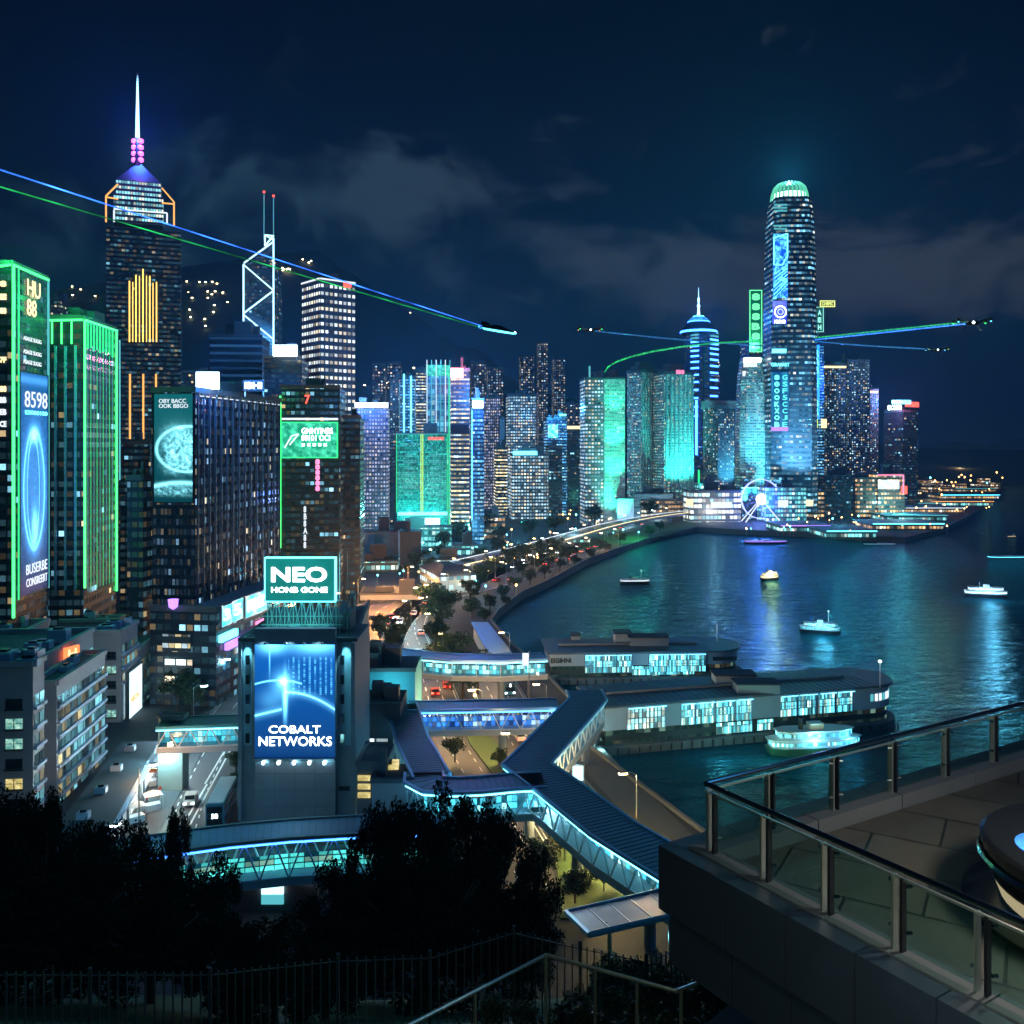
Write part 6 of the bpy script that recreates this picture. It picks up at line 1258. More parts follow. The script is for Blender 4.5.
def busf(p, rz, label, num):
    r_ = thing('bus', label, 'bus', tuple(p)); M = Matrix.Translation(p) @ Matrix.Rotation(rz, 4, 'Z')
    MB().boxm(M @ Matrix.Translation((0, 0, .35)), 2.6, 11, 3.9).build('body', pbr('bus_blue', (.05, .22, .30), .35), r_); MB().boxm(M @ Matrix.Translation((0, 0, 4.26)), 2.3, 10.6, .18).build('roof', pbr('bus_roof', (.45, .55, .6), .5), r_)
    for z in (1.2, 2.9):
        for s_ in (-1, 1): MB().boxm(M @ Matrix.Translation((s_ * 1.31, 0, z)), .04, 9.6, .9).build('window', WG, r_)
        MB().boxm(M @ Matrix.Translation((0, -5.51, z)), 2.2, .04, 1.0).build('windscreen', WG, r_)
    MB().boxm(M @ Matrix.Translation((0, -5.53, 2.3)), 2.0, .06, .5).build('route_board', M_dark, r_)
    f_ = Face(M @ Vector((-1.3, -5.56, 0)), (math.cos(rz), math.sin(rz)), (math.sin(rz), -math.cos(rz)))
    cu = bpy.data.curves.new('n', 'FONT'); cu.body = num; cu.size = 1.0; cu.align_x = 'CENTER'; o = bpy.data.objects.new('n', cu); COL.objects.link(o); bpy.context.view_layer.update(); me = bpy.data.meshes.new_from_object(o); bpy.data.objects.remove(o)
    me.materials.append(E['white']); o = bpy.data.objects.new('route_number', me); COL.objects.link(o); o.parent = r_; o.matrix_parent_inverse = Matrix.Identity(4)
    o.matrix_local = Matrix.Translation(-r_.location) @ M @ Matrix.Translation((0, -5.6, 2.2)) @ Matrix.Rotation(R(90), 4, 'X')
    for x in (-1.15, 1.15):
        for y in (-3.8, 3.2): MB().lathe([(0, -.15), (.5, -.15), (.5, .15), (0, .15)], 12, M @ Matrix.Translation((x, y, .5)) @ Matrix.Rotation(R(90), 4, 'Y')).build('wheel', M_dark, r_)
    for x in (-.9, .9): MB().boxm(M @ Matrix.Translation((x, -5.52, .7)), .35, .06, .22).build('headlight', MATS['glow_headlight'], r_)
    return r_
busf(G(222, 818), R(7), 'blue double deck bus with pale roof numbered 50 beside the billboard building', '50'); busf(G(634, 670 + 30) if False else G(507, 690), R(8), 'small white roofed bus on the road near the far walkway', '8')

# ------------------------------------------------------------------ shops, stalls and people by the left street
can = thing('shop_canopy', 'long pale flat canopy over lit shops beside the left street', 'canopy', tuple(G(125, 790)))
cp = [G(x, y, 7.2) for x, y in ((92, 836), (112, 836), (160, 752), (150, 752))]; k = MB(); k.prism([(p.x, p.y) for p in cp], 7.2, 7.5, 0, 0); k.build('canopy_slab', M_wallb, can)
for u in (0, .33, .66, 1): a = cp[1].lerp(cp[2], u); MB().bar((a.x - .4, a.y, 3.1), (a.x - .4, a.y, 7.2), .15, 6).build('column', M_steel, can)
for i in range(9):
    x = rr.uniform(112, 158); y = rr.uniform(775, 825); g = G(x, y, 3.14); st = thing('market_stall', ('orange tented', 'white tented', 'red tented')[i % 3] + ' lit stall on the pavement of the left street', 'stall', tuple(g), 'lit stalls on the pavement of the left street'); M = Matrix.Translation(g) @ Matrix.Rotation(R(rr.uniform(0, 40)), 4, 'Z')
    MB().boxm(M, 2.2, 1.4, .95).build('counter', M_white, st); h = 2.4; k = MB(); q4 = [M @ Vector((sx * 1.3, sy * 1.0, h)) for sx, sy in ((-1, -1), (1, -1), (1, 1), (-1, 1))]; t_ = M @ Vector((0, 0, h + .7))
    for a_ in range(4): k.face([q4[a_], q4[(a_ + 1) % 4], t_])
    k.build('tent_roof', (pbr('orange_cloth', (.7, .18, .04), .7), M_white, pbr('red_cloth', (.6, .04, .03), .7))[i % 3], st)
    for a_ in range(4): MB().bar((q4[a_].x, q4[a_].y, g.z), q4[a_], .05).build('post', M_steel, st)
    MB().boxm(M @ Matrix.Translation((0, 0, 2.1)), 1.2, .15, .12).build('lamp', emit('glow_stall', (1, .75, .45) if i % 2 else (.8, .97, 1), 9), st)
def person(p, rz, top, label, stride=.25):
    """one continuous skinned body with head, arms and legs"""
    me = bpy.data.meshes.new('person'); V_ = [(0, 0, .98), (0, 0, 1.2), (0, .02, 1.42), (0, .01, 1.54), (0, .03, 1.66), (0, .02, 1.76), (.1, 0, .92), (.11, stride, .5), (.11, stride * .6, .07), (.11, stride * .6 + .16, .04), (-.1, 0, .92), (-.11, -stride * .6, .5), (-.11, -stride * 1.3, .08), (-.11, -stride * 1.3 + .15, .04),
         (.19, .01, 1.40), (.25, -.06, 1.12), (.24, .08, .88), (.24, .1, .80), (-.19, .01, 1.40), (-.25, .06, 1.12), (-.24, .18, .90), (-.24, .2, .82)]
    Ed = [(0, 1), (1, 2), (2, 3), (3, 4), (4, 5), (0, 6), (6, 7), (7, 8), (8, 9), (0, 10), (10, 11), (11, 12), (12, 13), (2, 14), (14, 15), (15, 16), (16, 17), (2, 18), (18, 19), (19, 20), (20, 21)]
    me.from_pydata(V_, Ed, []); o = bpy.data.objects.new('person', me); COL.objects.link(o); md = o.modifiers.new('skin', 'SKIN'); rad = [.15, .14, .15, .055, .1, .085, .1, .065, .05, .04, .1, .065, .05, .04, .065, .045, .035, .03, .065, .045, .035, .03]
    for i, r0 in enumerate(rad): me.skin_vertices[0].data[i].radius = (r0, r0 * .8)
    me.skin_vertices[0].data[0].use_root = True; s2 = o.modifiers.new('sub', 'SUBSURF'); s2.levels = s2.render_levels = 1
    bpy.context.view_layer.update(); dg = bpy.context.evaluated_depsgraph_get(); m2 = bpy.data.meshes.new_from_object(o.evaluated_get(dg)); bpy.data.objects.remove(o)
    m2.materials.clear(); m2.materials.append(pbr('skin', (.45, .28, .2), .6)); m2.materials.append(top); m2.materials.append(pbr('trousers', (.03, .035, .05), .8)); m2.materials.append(pbr('hair', (.02, .015, .012), .6))
    for f_ in m2.polygons:
        c_ = f_.center; f_.material_index = 2 if c_.z < .95 and abs(c_.x) < .2 else (3 if c_.z > 1.72 or (c_.z > 1.6 and c_.y < 0) else (0 if c_.z > 1.5 or (abs(c_.x) > .17 and c_.z < .95) else 1))
    o = bpy.data.objects.new('person', m2); COL.objects.link(o); o.location = p; o.rotation_euler = (0, 0, rz); tag(o, label, 'person', 'people on the pavement of the left street'); return o
for i, (x, y) in enumerate(((141, 790), (150, 783), (147, 806), (131, 800), (156, 770), (160, 796), (138, 778))):
    person(G(x, y, 3.14), rr.uniform(0, 6), pbr(('shirt_dark', 'shirt_white', 'shirt_red')[i % 3], ((.05, .06, .1), (.6, .6, .6), (.5, .05, .05))[i % 3], .8), 'person in a ' + ('dark', 'white', 'red')[i % 3] + ' top walking past the lit stalls')
sgp = thing('bus_shelter', 'small shelter with a glowing white advertising panel on the quay road', 'shelter', tuple(G(578, 784))); g = G(578, 784); MB().box(g.x - .9, g.x + .9, g.y, g.y + .2, 3.6, 6).build('lit_panel', S_soft, sgp); MB().box(g.x - 1.2, g.x + 1.2, g.y - .1, g.y + 1.4, 6.1, 6.3).build('roof', M_steel, sgp)
for x in (-1.1, 1.1): MB().bar((g.x + x, g.y + .3, 3), (g.x + x, g.y + .3, 6.1), .07).build('post', M_steel, sgp)
for x, y, hgt in ((612 / 1, 700, 10),): pass
p = G(529, 712, 3); sp_ = thing('pylon_sign', 'slim pole with a white box sign beside the walkway', 'sign', tuple(p)); MB().bar(p, p + Vector((0, 0, 13)), .15, 6).build('pole', M_steel, sp_); MB().box(p.x - 1.4, p.x - .1, p.y - .3, p.y + .3, 13, 15.5).build('sign_box', E['whitesoft'], sp_)
bs = tower('street_shop', 'shop with a bright turquoise window below the nearest footbridge', 230, 231, 345, 872, 110, M_concd, 0, 3, plant=0, t1=7, cap=0, ztop=7.5)
panel(bs, bs.FR, 240, 250, 876, 881, E['whitesoft'], 'window'); panel(bs, bs.FR, 304, 318, 877, 882, E['whitesoft'], 'window'); panel(bs, bs.FR, 262, 284, 884, 893, S_soft, 'shop_window'); panel(bs, bs.FR, 262, 284, 894, 903, E['softcyan'], 'shop_window'); panel(bs, bs.FR, 262, 284, 880, 883, E['red'], 'shop_sign')

# hillside apartment blocks
F_hill = facade('hill_block', (.04, .06, .09), (.01, .03, .05), 5, 5, .6, .5, (1, .8, .5), (.5, .85, 1), 6, k=6, grp=.1, dim=.05)
hb = [thing('hillside_block', 'small apartment block with scattered lit windows on the dark hillside', 'building', (0, 0, 0), 'small apartment blocks scattered on the dark hillside') for _ in range(3)]
for r_, (w, h) in zip(hb, ((22, 70), (34, 40), (18, 95))): MB().prism([(0, 0), (w, 0), (w, 16), (0, 16)], 0, h, 0, 1).build('wall', [F_hill, M_roof], r_)
spots = [(x + rr.uniform(-6, 6), y) for x, y in ((205, 330), (215, 325), (228, 322), (190, 345), (235, 335), (62, 300), (75, 315), (58, 325), (240, 300), (225, 290), (382, 300), (395, 305), (410, 312), (205, 285), (372, 385), (392, 380), (436, 385), (455, 372), (480, 380), (500, 390), (512, 380), (535, 395), (548, 400), (570, 398), (590, 410), (160, 250), (88, 330), (425, 395), (468, 385), (575, 388))]
for i, (x, y) in enumerate(spots):
    j = i % 3; dd = rr.uniform(1350, 1500); p = P(x, y, dd); z = min(mountz(p.x, dd) - 6, p.z); r_ = hb[j] if i < 3 else dup(hb[j], (0, 0, 0))
    r_.location = (p.x, dd, z)
hl = thing('hill_lamp', 'tiny warm lamp on the dark hillside', 'lamp', (0, 0, 0), 'tiny warm lamps on the dark hillside'); MB().bar((0, 0, 0), (0, 0, 4), .3, 4).build('pole', M_steel, hl); MB().lathe([(0, 4), (2.2, 5.5), (0, 7)], 6).build('globe', emit('glow_hill', (1, .7, .35), 22), hl)
for i in range(70):
    cl_ = rr.choice(((205, 283, 26, 3), (265, 262, 14, 3), (283, 272, 12, 2), (60, 285, 20, 8), (210, 300, 30, 14), (430, 312, 14, 3), (90, 300, 40, 25), (400, 380, 40, 10), (310, 262, 10, 4), (220, 330, 30, 14)))
    x, y = rr.gauss(cl_[0], cl_[2] * .6), rr.gauss(cl_[1], cl_[3] * .6); best = None
    for dd in range(1300, 2600, 25):
        p = P(x, y, dd)
        if p.z < mountz(p.x, dd) + 2: best = p; break
    if best is None: continue
    r_ = hl if not hl.location.y else dup(hl, (0, 0, 0)); r_.location = (best.x, best.y - 8, best.z - 4)
# lights on the far shore
fl = thing('far_shore_lamp', 'tiny warm lamp on the opposite shore at the horizon', 'lamp', (0, 0, 0), 'tiny lamps on the opposite shore'); MB().bar((0, 0, 0), (0, 0, 10), .6, 4).build('pole', M_steel, fl); MB().lathe([(0, 10), (4, 14), (0, 18)], 6).build('globe', emit('glow_far', (1, .65, .35), 50), fl)
for i, x in enumerate([965, 968, 971, 974, 977, 981, 984, 989, 1004, 1007, 1010, 1013, 1017, 1021, 933, 946, 942]):
    r_ = fl if i == 0 else dup(fl, (0, 0, 0)); p = P(x, 448.5 + rr.random(), 4600); r_.location = (p.x, 4600, 5 if x > 950 else 2)
for x, y, s_ in ((945, 454, 9), (1013, 461, 12), (1001, 472, 5)): boat('cargo_ship', 'distant ship lit warm off the eastern point' if s_ == 9 else ('distant anchored ship with warm lamps near the right edge' if s_ == 12 else 'smallest lit boat off the eastern point'), x, y, s_, 0, 1, M_dark, E['amber'], H=1.5)
#PART6
# ------------------------------------------------------------------ trees
def crownmesh(name, clumps, nleaf, ls, rr, mat, z0=0):
    k = MB()
    tot = sum(r ** 2 for *_, r in clumps)
    for (x, y, z, r) in clumps:
        for _ in range(int(nleaf * r * r / tot)):
            v = Vector((rr.gauss(0, 1), rr.gauss(0, 1), rr.gauss(0, 1))).normalized() * r * (rr.random() ** .45) * (1 + .15 * rr.random()); v.z *= .8
            c = Vector((x, y, z)) + v; a = Vector((rr.gauss(0, 1), rr.gauss(0, 1), rr.gauss(0, .6))).normalized(); b_ = a.cross(Vector((rr.gauss(0, 1), rr.gauss(0, 1), rr.gauss(0, 1)))).normalized(); s_ = ls * rr.uniform(.6, 1.4)
            k.v += [c - a * s_, c - b_ * s_ * .45 + a * s_ * .1, c + a * s_, c + b_ * s_ * .45]; n_ = len(k.v); k.f.append([n_ - 4, n_ - 3, n_ - 2, n_ - 1]); k.mi.append(0); k.uv += [(0, 0)] * 4
    return k
def treeproto(name, label, cat, h, r, nleaf, ls, seed, mat, ncl=12, cr=(.28, .46)):
    rr_ = random.Random(seed); r_ = thing(name, label, cat, (0, 0, 0)); cls = []
    for i in range(ncl):
        a = rr_.uniform(0, 6.28); q_ = r * math.sqrt(rr_.random()) * (.75 if ncl < 20 else .9); zz_ = h * rr_.uniform(.45 if ncl < 20 else .25, .9); q_ *= 1.1 - abs(zz_ / h - .6); cls.append((q_ * math.cos(a), q_ * math.sin(a), zz_, r * rr_.uniform(*cr)))
    cls.append((0, 0, h * .7, r * .45)); k = MB(); k.bar((0, 0, -1), (0, 0, h * .45), r * .07, 8, r2=r * .045)
    for x, y, z, q_ in cls:
        m_ = Vector((x * .4, y * .4, h * .45 + (z - h * .45) * .3)); k.bar((0, 0, h * .35), m_, r * .035, 5, r2=r * .022); k.bar(m_, (x, y, z), r * .022, 5, r2=r * .008)
    k.build('trunk', M_bark, r_); crownmesh('crown', cls, nleaf, ls, rr_, mat).build('crown', mat, r_); return r_
mt = [treeproto('tree', 'round leafy tree among the waterfront roads', 'tree', 9, 4.5, 1500, .42, s_, M_leaf) for s_ in (1, 2, 3)]
MT = [list(t_.children) for t_ in mt]
tp = [(436, 632, 1.5), (428, 612, 1.4), (446, 618, 1.3), (470, 604, 1.2), (455, 585, 1.2), (480, 588, 1.3), (452, 690, 1.5), (463, 700, 1.35), (446, 676, 1.4), (478, 694, 1.3), (456, 668, 1.3), (438, 650, 1.2), (395, 655, 1.1), (388, 645, .9), (455, 762, .6), (500, 770, .5), (470, 735, .6), (560, 858, .55), (585, 880, .5), (604, 893, .45), (575, 905, .6), (545, 880, .7), (590, 855, .4), (612, 872, .35),
      (510, 572, 1.5), (525, 566, 1.5), (540, 562, 1.4), (555, 560, 1.4), (568, 565, 1.3), (495, 578, 1.3), (480, 568, 1.3), (497, 558, 1.4), (430, 578, 1.2), (415, 572, 1.2), (178, 712, 1.1), (186, 706, 1.1), (172, 702, 1.0), (192, 716, .9), (480, 540, 1.8), (460, 545, 1.5), (445, 552, 1.4), (500, 545, 1.3), (530, 540, 1.3), (555, 535, 1.2), (595, 527, 1.4), (615, 522, 1.4), (700, 520, 1.4), (650, 520, 1.3), (725, 518, 1.4), (232, 800, .6), (236, 775, .6), (237, 760, .6), (620, 545, .8), (600, 552, .8), (650, 538, .8), (660, 533, .8), (870, 515, 1.5), (845, 512, 1.5), (800, 516, 1.3), (668, 508, 1.6), (380, 640, 1.0), (515, 591, .8), (530, 585, .9), (545, 579, .8), (560, 573, .9), (575, 568, .8), (590, 561, .8), (606, 554, .7), (502, 601, .8), (490, 612, .8), (506, 608, .6), (484, 624, .7), (472, 618, .9), (538, 572, .9), (552, 568, .9), (522, 578, .9), (468, 575, 1.0), (440, 560, 1.0), (425, 566, 1.0), (405, 580, .9), (390, 570, .9)]
WH = lambda x, y: 'behind the left street' if x < 240 else ('on the lawn under the long walkway' if y > 820 else ('beside the near roads' if y > 640 else ('between the curving roads' if y > 580 else 'in the belt along the inner shore' if x < 640 else 'along the far waterfront')))
for i, (x, y, s_) in enumerate(tp):
    g = G(x, y, 3); j = i % 3; s_ = s_ * max(1, g.y / 420) * .82; lab = 'round dark leafy tree ' + WH(x, y); gr = 'trees ' + WH(x, y)
    if i < 3: mt[j].location = g; mt[j].scale = (s_,) * 3; mt[j].rotation_euler.z = i; mt[j]['label'] = lab; mt[j]['group'] = gr
    else: dup(mt[j], g, i * 1.7, lab, s_, gr, MT[j])
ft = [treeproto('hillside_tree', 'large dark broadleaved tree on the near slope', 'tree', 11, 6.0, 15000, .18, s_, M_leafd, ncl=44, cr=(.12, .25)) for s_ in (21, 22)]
FT = [list(t_.children) for t_ in ft]
fp = [(-12, 45, 800, 62, 'cut by the lower left edge'), (42, 43, 804, 42, 'second from the lower left edge'), (98, 50, 832, 44, 'in the left mass below the office block'), (150, 55, 850, 36, 'below the lit stalls'), (176, 60, 817, 15, 'tall and thin, its top before the nearest footbridge'), (205, 50, 868, 36, 'below the bus, left of the footbridge column'),
      (60, 38, 866, 85, 'low in the left mass'), (150, 38, 888, 70, 'low in front of the thin topped tree'), (240, 36, 930, 46, 'low below the turquoise shop window'), (342, 46, 870, 32, 'left shoulder of the central mass'), (385, 48, 812, 36, 'upper left crown of the central mass'), (432, 47, 800, 42, 'highest crown of the central mass'),
      (488, 50, 812, 38, 'right crown of the central mass'), (532, 55, 850, 26, 'lowest right edge of the central mass'), (425, 40, 868, 85, 'broad and low in the central mass'), (325, 36, 915, 52, 'low left front of the central mass'), (505, 41, 896, 50, 'low right front of the central mass'), (275, 32, 952, 60, 'small and dark behind the fence post')]
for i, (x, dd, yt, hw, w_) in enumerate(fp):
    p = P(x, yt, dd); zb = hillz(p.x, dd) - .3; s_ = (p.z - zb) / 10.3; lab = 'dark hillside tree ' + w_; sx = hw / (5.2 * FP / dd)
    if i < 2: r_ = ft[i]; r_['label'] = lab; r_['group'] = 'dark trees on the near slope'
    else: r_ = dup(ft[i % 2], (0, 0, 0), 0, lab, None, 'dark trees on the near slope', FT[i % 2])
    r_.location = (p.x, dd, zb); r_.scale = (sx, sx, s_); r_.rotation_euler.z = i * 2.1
# shrubs on the near slope
shp = thing('shrub', 'low leafy shrub on the bank below the terrace', 'shrub', (0, 0, 0)); rs = random.Random(4)
crownmesh('s', [(rs.uniform(-.7, .7), rs.uniform(-.7, .7), rs.uniform(.2, .9), .45) for _ in range(7)], 2600, .07, rs, M_leaf).build('foliage', M_leaf, shp); k = MB()
for i in range(6): k.bar((0, 0, -.2), (rs.uniform(-.6, .6), rs.uniform(-.6, .6), rs.uniform(.5, 1)), .025, 4)
k.build('stem', M_bark, shp); SK = list(shp.children)
for i, (x, y, dd, s_) in enumerate(((700, 1000, 19, 1.1), (722, 985, 18.5, 1.0), (690, 965, 22, 1.2), (735, 1010, 17.5, .9), (600, 1010, 19, .8), (660, 1020, 18, .8), (560, 1020, 19, .8), (520, 1010, 20, .7), (640, 935, 30, 1.6), (690, 930, 30, 1.7), (610, 945, 30, 1.5), (668, 915, 36, 1.8), (590, 1000, 21, .8), (480, 1015, 20, .8))):
    p = P(x, y, dd); r_ = shp if i == 0 else dup(shp, (0, 0, 0), i, tree=SK); r_.location = (p.x, dd, hillz(p.x, dd) - .1); r_.scale = (s_,) * 3; r_['label'] = 'low leafy shrub ' + ('behind the slatted fence on the bank' if dd > 24 else 'in front of the slatted fence on the bank'); r_['group'] = 'shrubs behind the fence' if dd > 24 else 'shrubs in front of the fence'

# ------------------------------------------------------------------ slatted fence and stair handrail on the slope
def fence(label, pts, slat, hgt):
    r_ = thing('slatted_fence', label, 'fence', pts[0]); k, kr, kb = MB(), MB(), MB()
    for a, c in zip(pts, pts[1:]):
        a, c = Vector(a), Vector(c); n_ = max(2, int((c - a).length / slat))
        for i in range(n_):
            p = a.lerp(c, i / n_); k.box(p.x - .016, p.x + .016, p.y - .03, p.y + .03, p.z - hgt, p.z + .0)
        kr.bar(a + Vector((0, .05, -.12)), c + Vector((0, .05, -.12)), .02); kb.bar(a + Vector((0, .05, -hgt + .3)), c + Vector((0, .05, -hgt + .3)), .02); MB().box(a.x - .04, a.x + .04, a.y - .04, a.y + .04, a.z - hgt - 1, a.z + .12).build('post', M_fence, r_)
    k.build('slats', M_fence, r_); kr.build('top_rail', M_fence, r_); kb.build('bottom_rail', M_fence, r_); return r_
M_fence = pbr('fence_metal', (.12, .13, .12), .5, .5)
fence('dark slatted fence running along the lower left slope', [tuple(P(-40, 972, 24)), tuple(P(90, 972, 24)), tuple(P(210, 972, 24)), tuple(P(338, 958, 23.5)), tuple(P(430, 955, 24)), tuple(P(514, 930, 25)), tuple(P(580, 945, 23.5))], .24, 3.2)
fence('slatted fence section climbing towards the terrace wall', [tuple(P(580, 945, 23.5)), tuple(P(646, 958, 22.5)), tuple(P(694, 940, 24)), tuple(P(760, 918, 25))], .2, 3.0)
st = thing('stair_handrail', 'pale tubular handrail zigzagging down the steps at the bottom', 'handrail', tuple(P(546, 955, 14))); hp = [P(380, 1040, 11.5), P(546, 955, 13.5), P(676, 991, 13), P(745, 965, 14.5)]
M_hr = pbr('handrail_steel', (.55, .55, .5), .35, .9, var=.1)
MB().tube(hp, .028, 8).build('rail', M_hr, st)
for x, y, dd in ((546, 955, 13.5), (595, 968.5, 13.3), (637, 980, 13.1), (681, 989, 13.1), (475, 991, 12.7)):
    p = P(x, y, dd); MB().bar(p, p - Vector((0, 0, 2.2)), .025, 6).build('post', M_hr, st)
k = MB(); k.face([tuple(P(500, 1040, 14)), tuple(P(760, 1010, 14)), tuple(P(800, 1060, 12)), tuple(P(500, 1100, 11))]); 
k = MB(); a = [P(690, 1024, 15.5), P(752, 1000, 17), P(800, 1030, 16), P(760, 1080, 14.5), P(650, 1060, 14.5)]; zp = sum(p.z for p in a) / 5
k.prism([(p.x, p.y) for p in a][::-1] if False else [(p.x, p.y) for p in a], zp - .3, zp, 0, 0); struct(k.build('path', M_pave))
# canopy roof on the slope
cn = thing('glass_canopy', 'tilted translucent canopy roof below the foot of the long walkway', 'canopy', tuple(P(620, 900, 72)))
q4 = [P(566, 912, 74), P(690, 884, 74), P(720, 905, 64), P(590, 935, 64)]; k = MB()
k.face(q4); k.face([p - Vector((0, 0, .15)) for p in q4[::-1]]); k.build('roof_sheet', pbr('canopy_sheet', (.05, .10, .13), .3, .2), cn); MB().tube(q4 + [q4[0]], .22, 5).build('edge_beam', M_trim, cn)
for u in (.15, .62): p = q4[3].lerp(q4[2], u); MB().bar((p.x, p.y, p.z - 7), (p.x, p.y, p.z), .16, 8).build('column', M_steel, cn)
k = MB()
for i in range(7): k.bar(q4[0].lerp(q4[1], i / 6), q4[3].lerp(q4[2], i / 6), .08)
k.build('rafter', M_steel, cn); g = q4[2].lerp(q4[3], .4); lamp_light((g.x, g.y + 2, g.z - 2.5), (.2, .85, 1), 160, .3, name='canopy_light', parent=cn)

# ------------------------------------------------------------------ terrace in the lower right
ZD = 54.0
def DK(px, py, z): g = G(px, py, z); return Vector((g.x, g.y, z))
co = Vector((2.77, 12.9, 0)); dl = Vector((2.42, -3.77, 0)).normalized(); dr = Vector((6.83, 4.0, 0)).normalized()   # rail corner, left rail, right rail
outw_l = Vector((-dl.y, dl.x, 0)); outw_l = outw_l if outw_l.x < 0 else -outw_l; outw_r = Vector((-dr.y, dr.x, 0)); outw_r = outw_r if outw_r.y > 0 else -outw_r
def cornr(o): # point offset outward o from both rails
    # solve co + outw_l*o + dl*s = co + outw_r*o + dr*t
    A = Matrix(((dl.x, -dr.x), (dl.y, -dr.y))); rhs = (outw_r - outw_l) * o; s_, t_ = A.inverted() @ Vector((rhs.x, rhs.y)); return co + outw_l * o + dl * s_
def ring4(o, L1=16, L2=26): c = cornr(o); return [c, c + dl * L1, c + dl * L1 + dr * (L2), c + dr * L2]
deck = thing('terrace', 'raised stone terrace slab with panelled fascia at the lower right', 'terrace', tuple(co + Vector((0, 0, ZD))))
tile = bpy.data.materials.new('paving_tiles'); tile.use_nodes = True; q = NT(tile.node_tree); b_ = q.n['Principled BSDF']; tcn = q.node('ShaderNodeTexCoord'); mp = q.node('ShaderNodeMapping', Vector=tcn.outputs['Object'], Rotation=(0, 0, R(30.4)))
br_ = q.node('ShaderNodeTexBrick', Vector=mp.outputs[0], Color1=(.17, .16, .14), Color2=(.12, .115, .105), Mortar=(.03, .03, .03), Scale=1.0); br_.inputs['Mortar Size'].default_value = .022; br_.inputs['Brick Width'].default_value = 1.9; br_.inputs['Row Height'].default_value = 1.15; br_.offset = .5
nn_ = q.node('ShaderNodeTexNoise', Vector=tcn.outputs['Object'], Scale=.9, Detail=8.0, Roughness=.7); q.put(b_.inputs['Base Color'], q.mix(.75, br_.outputs[0], nn_.outputs[0], blend='MULTIPLY')); b_.inputs['Roughness'].default_value = .42
q.put(b_.inputs['Normal'], q.node('ShaderNodeBump', Strength=.3, Distance=.02, Height=q.m('SUBTRACT', nn_.outputs[0], q.m('MULTIPLY', br_.outputs[1], 2.0))).outputs[0])
r4 = ring4(-.18); MB().prism([(p.x, p.y) for p in r4][::1], ZD - .4, ZD, 0, 0).build('paving', tile, deck)
# winding guard: make faces CCW
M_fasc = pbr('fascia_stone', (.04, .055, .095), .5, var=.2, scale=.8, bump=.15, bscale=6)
def curb(o0, o1, z0, z1, m_, nm, seg=None, gap=.012):
    for dv, L, ow in ((dl, 16, outw_l), (dr, 26, outw_r)):
        c0, c1 = cornr(o0), cornr(o1); n_ = int(L / seg) if seg else 1
        for i in range(n_):
            a, b2_ = L * i / n_ + (gap if seg else 0), L * (i + 1) / n_ - (gap if seg else 0)
            if i == 0: p0, p1 = c0 + dv * 0.001, c1 + dv * .001
            else: p0 = c0 + dv * a; p1 = c1 + dv * (a + (c0 - c1).dot(dv))
            p2_ = c1 + dv * (b2_ + (c0 - c1).dot(dv)); p3_ = c0 + dv * b2_
            q_ = [(p.x, p.y) for p in (p0, p1, p2_, p3_)]; ar = sum(q_[j][0] * q_[(j + 1) % 4][1] - q_[(j + 1) % 4][0] * q_[j][1] for j in range(4)); q_ = q_ if ar > 0 else q_[::-1]
            MB().prism(q_, z0, z1, 0, 0).build(nm, m_, deck)
curb(-.16, .16, ZD - .38, ZD + .22, M_concd, 'kerb_stone', 2.0)
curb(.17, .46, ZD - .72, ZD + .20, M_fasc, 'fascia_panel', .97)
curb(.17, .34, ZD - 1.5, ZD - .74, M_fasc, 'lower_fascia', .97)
r5 = ring4(-.1); MB().prism([(p.x, p.y) for p in r5], ZD - 1.7, ZD - .42, 0, 0).build('slab', M_concd, deck)
p0 = cornr(-1.0) + dl * 4.6; MB().box(p0.x - .1, p0.x + 1.0, p0.y, p0.y + .9, ZD - 8, ZD - 1.75).build('pillar', pbr('beige_wall', (.42, .33, .22), .7), deck)
g = p0; lamp_light((g.x - .5, g.y - 1.2, ZD - 3.2), (1, .8, .5), 60, .2, name='under_terrace_lamp', parent=deck)
M_post = pbr('post_steel', (.55, .60, .58), .35, .85, var=.15); M_hand = pbr('rail_steel', (.30, .36, .42), .16, 1.0, var=.1)
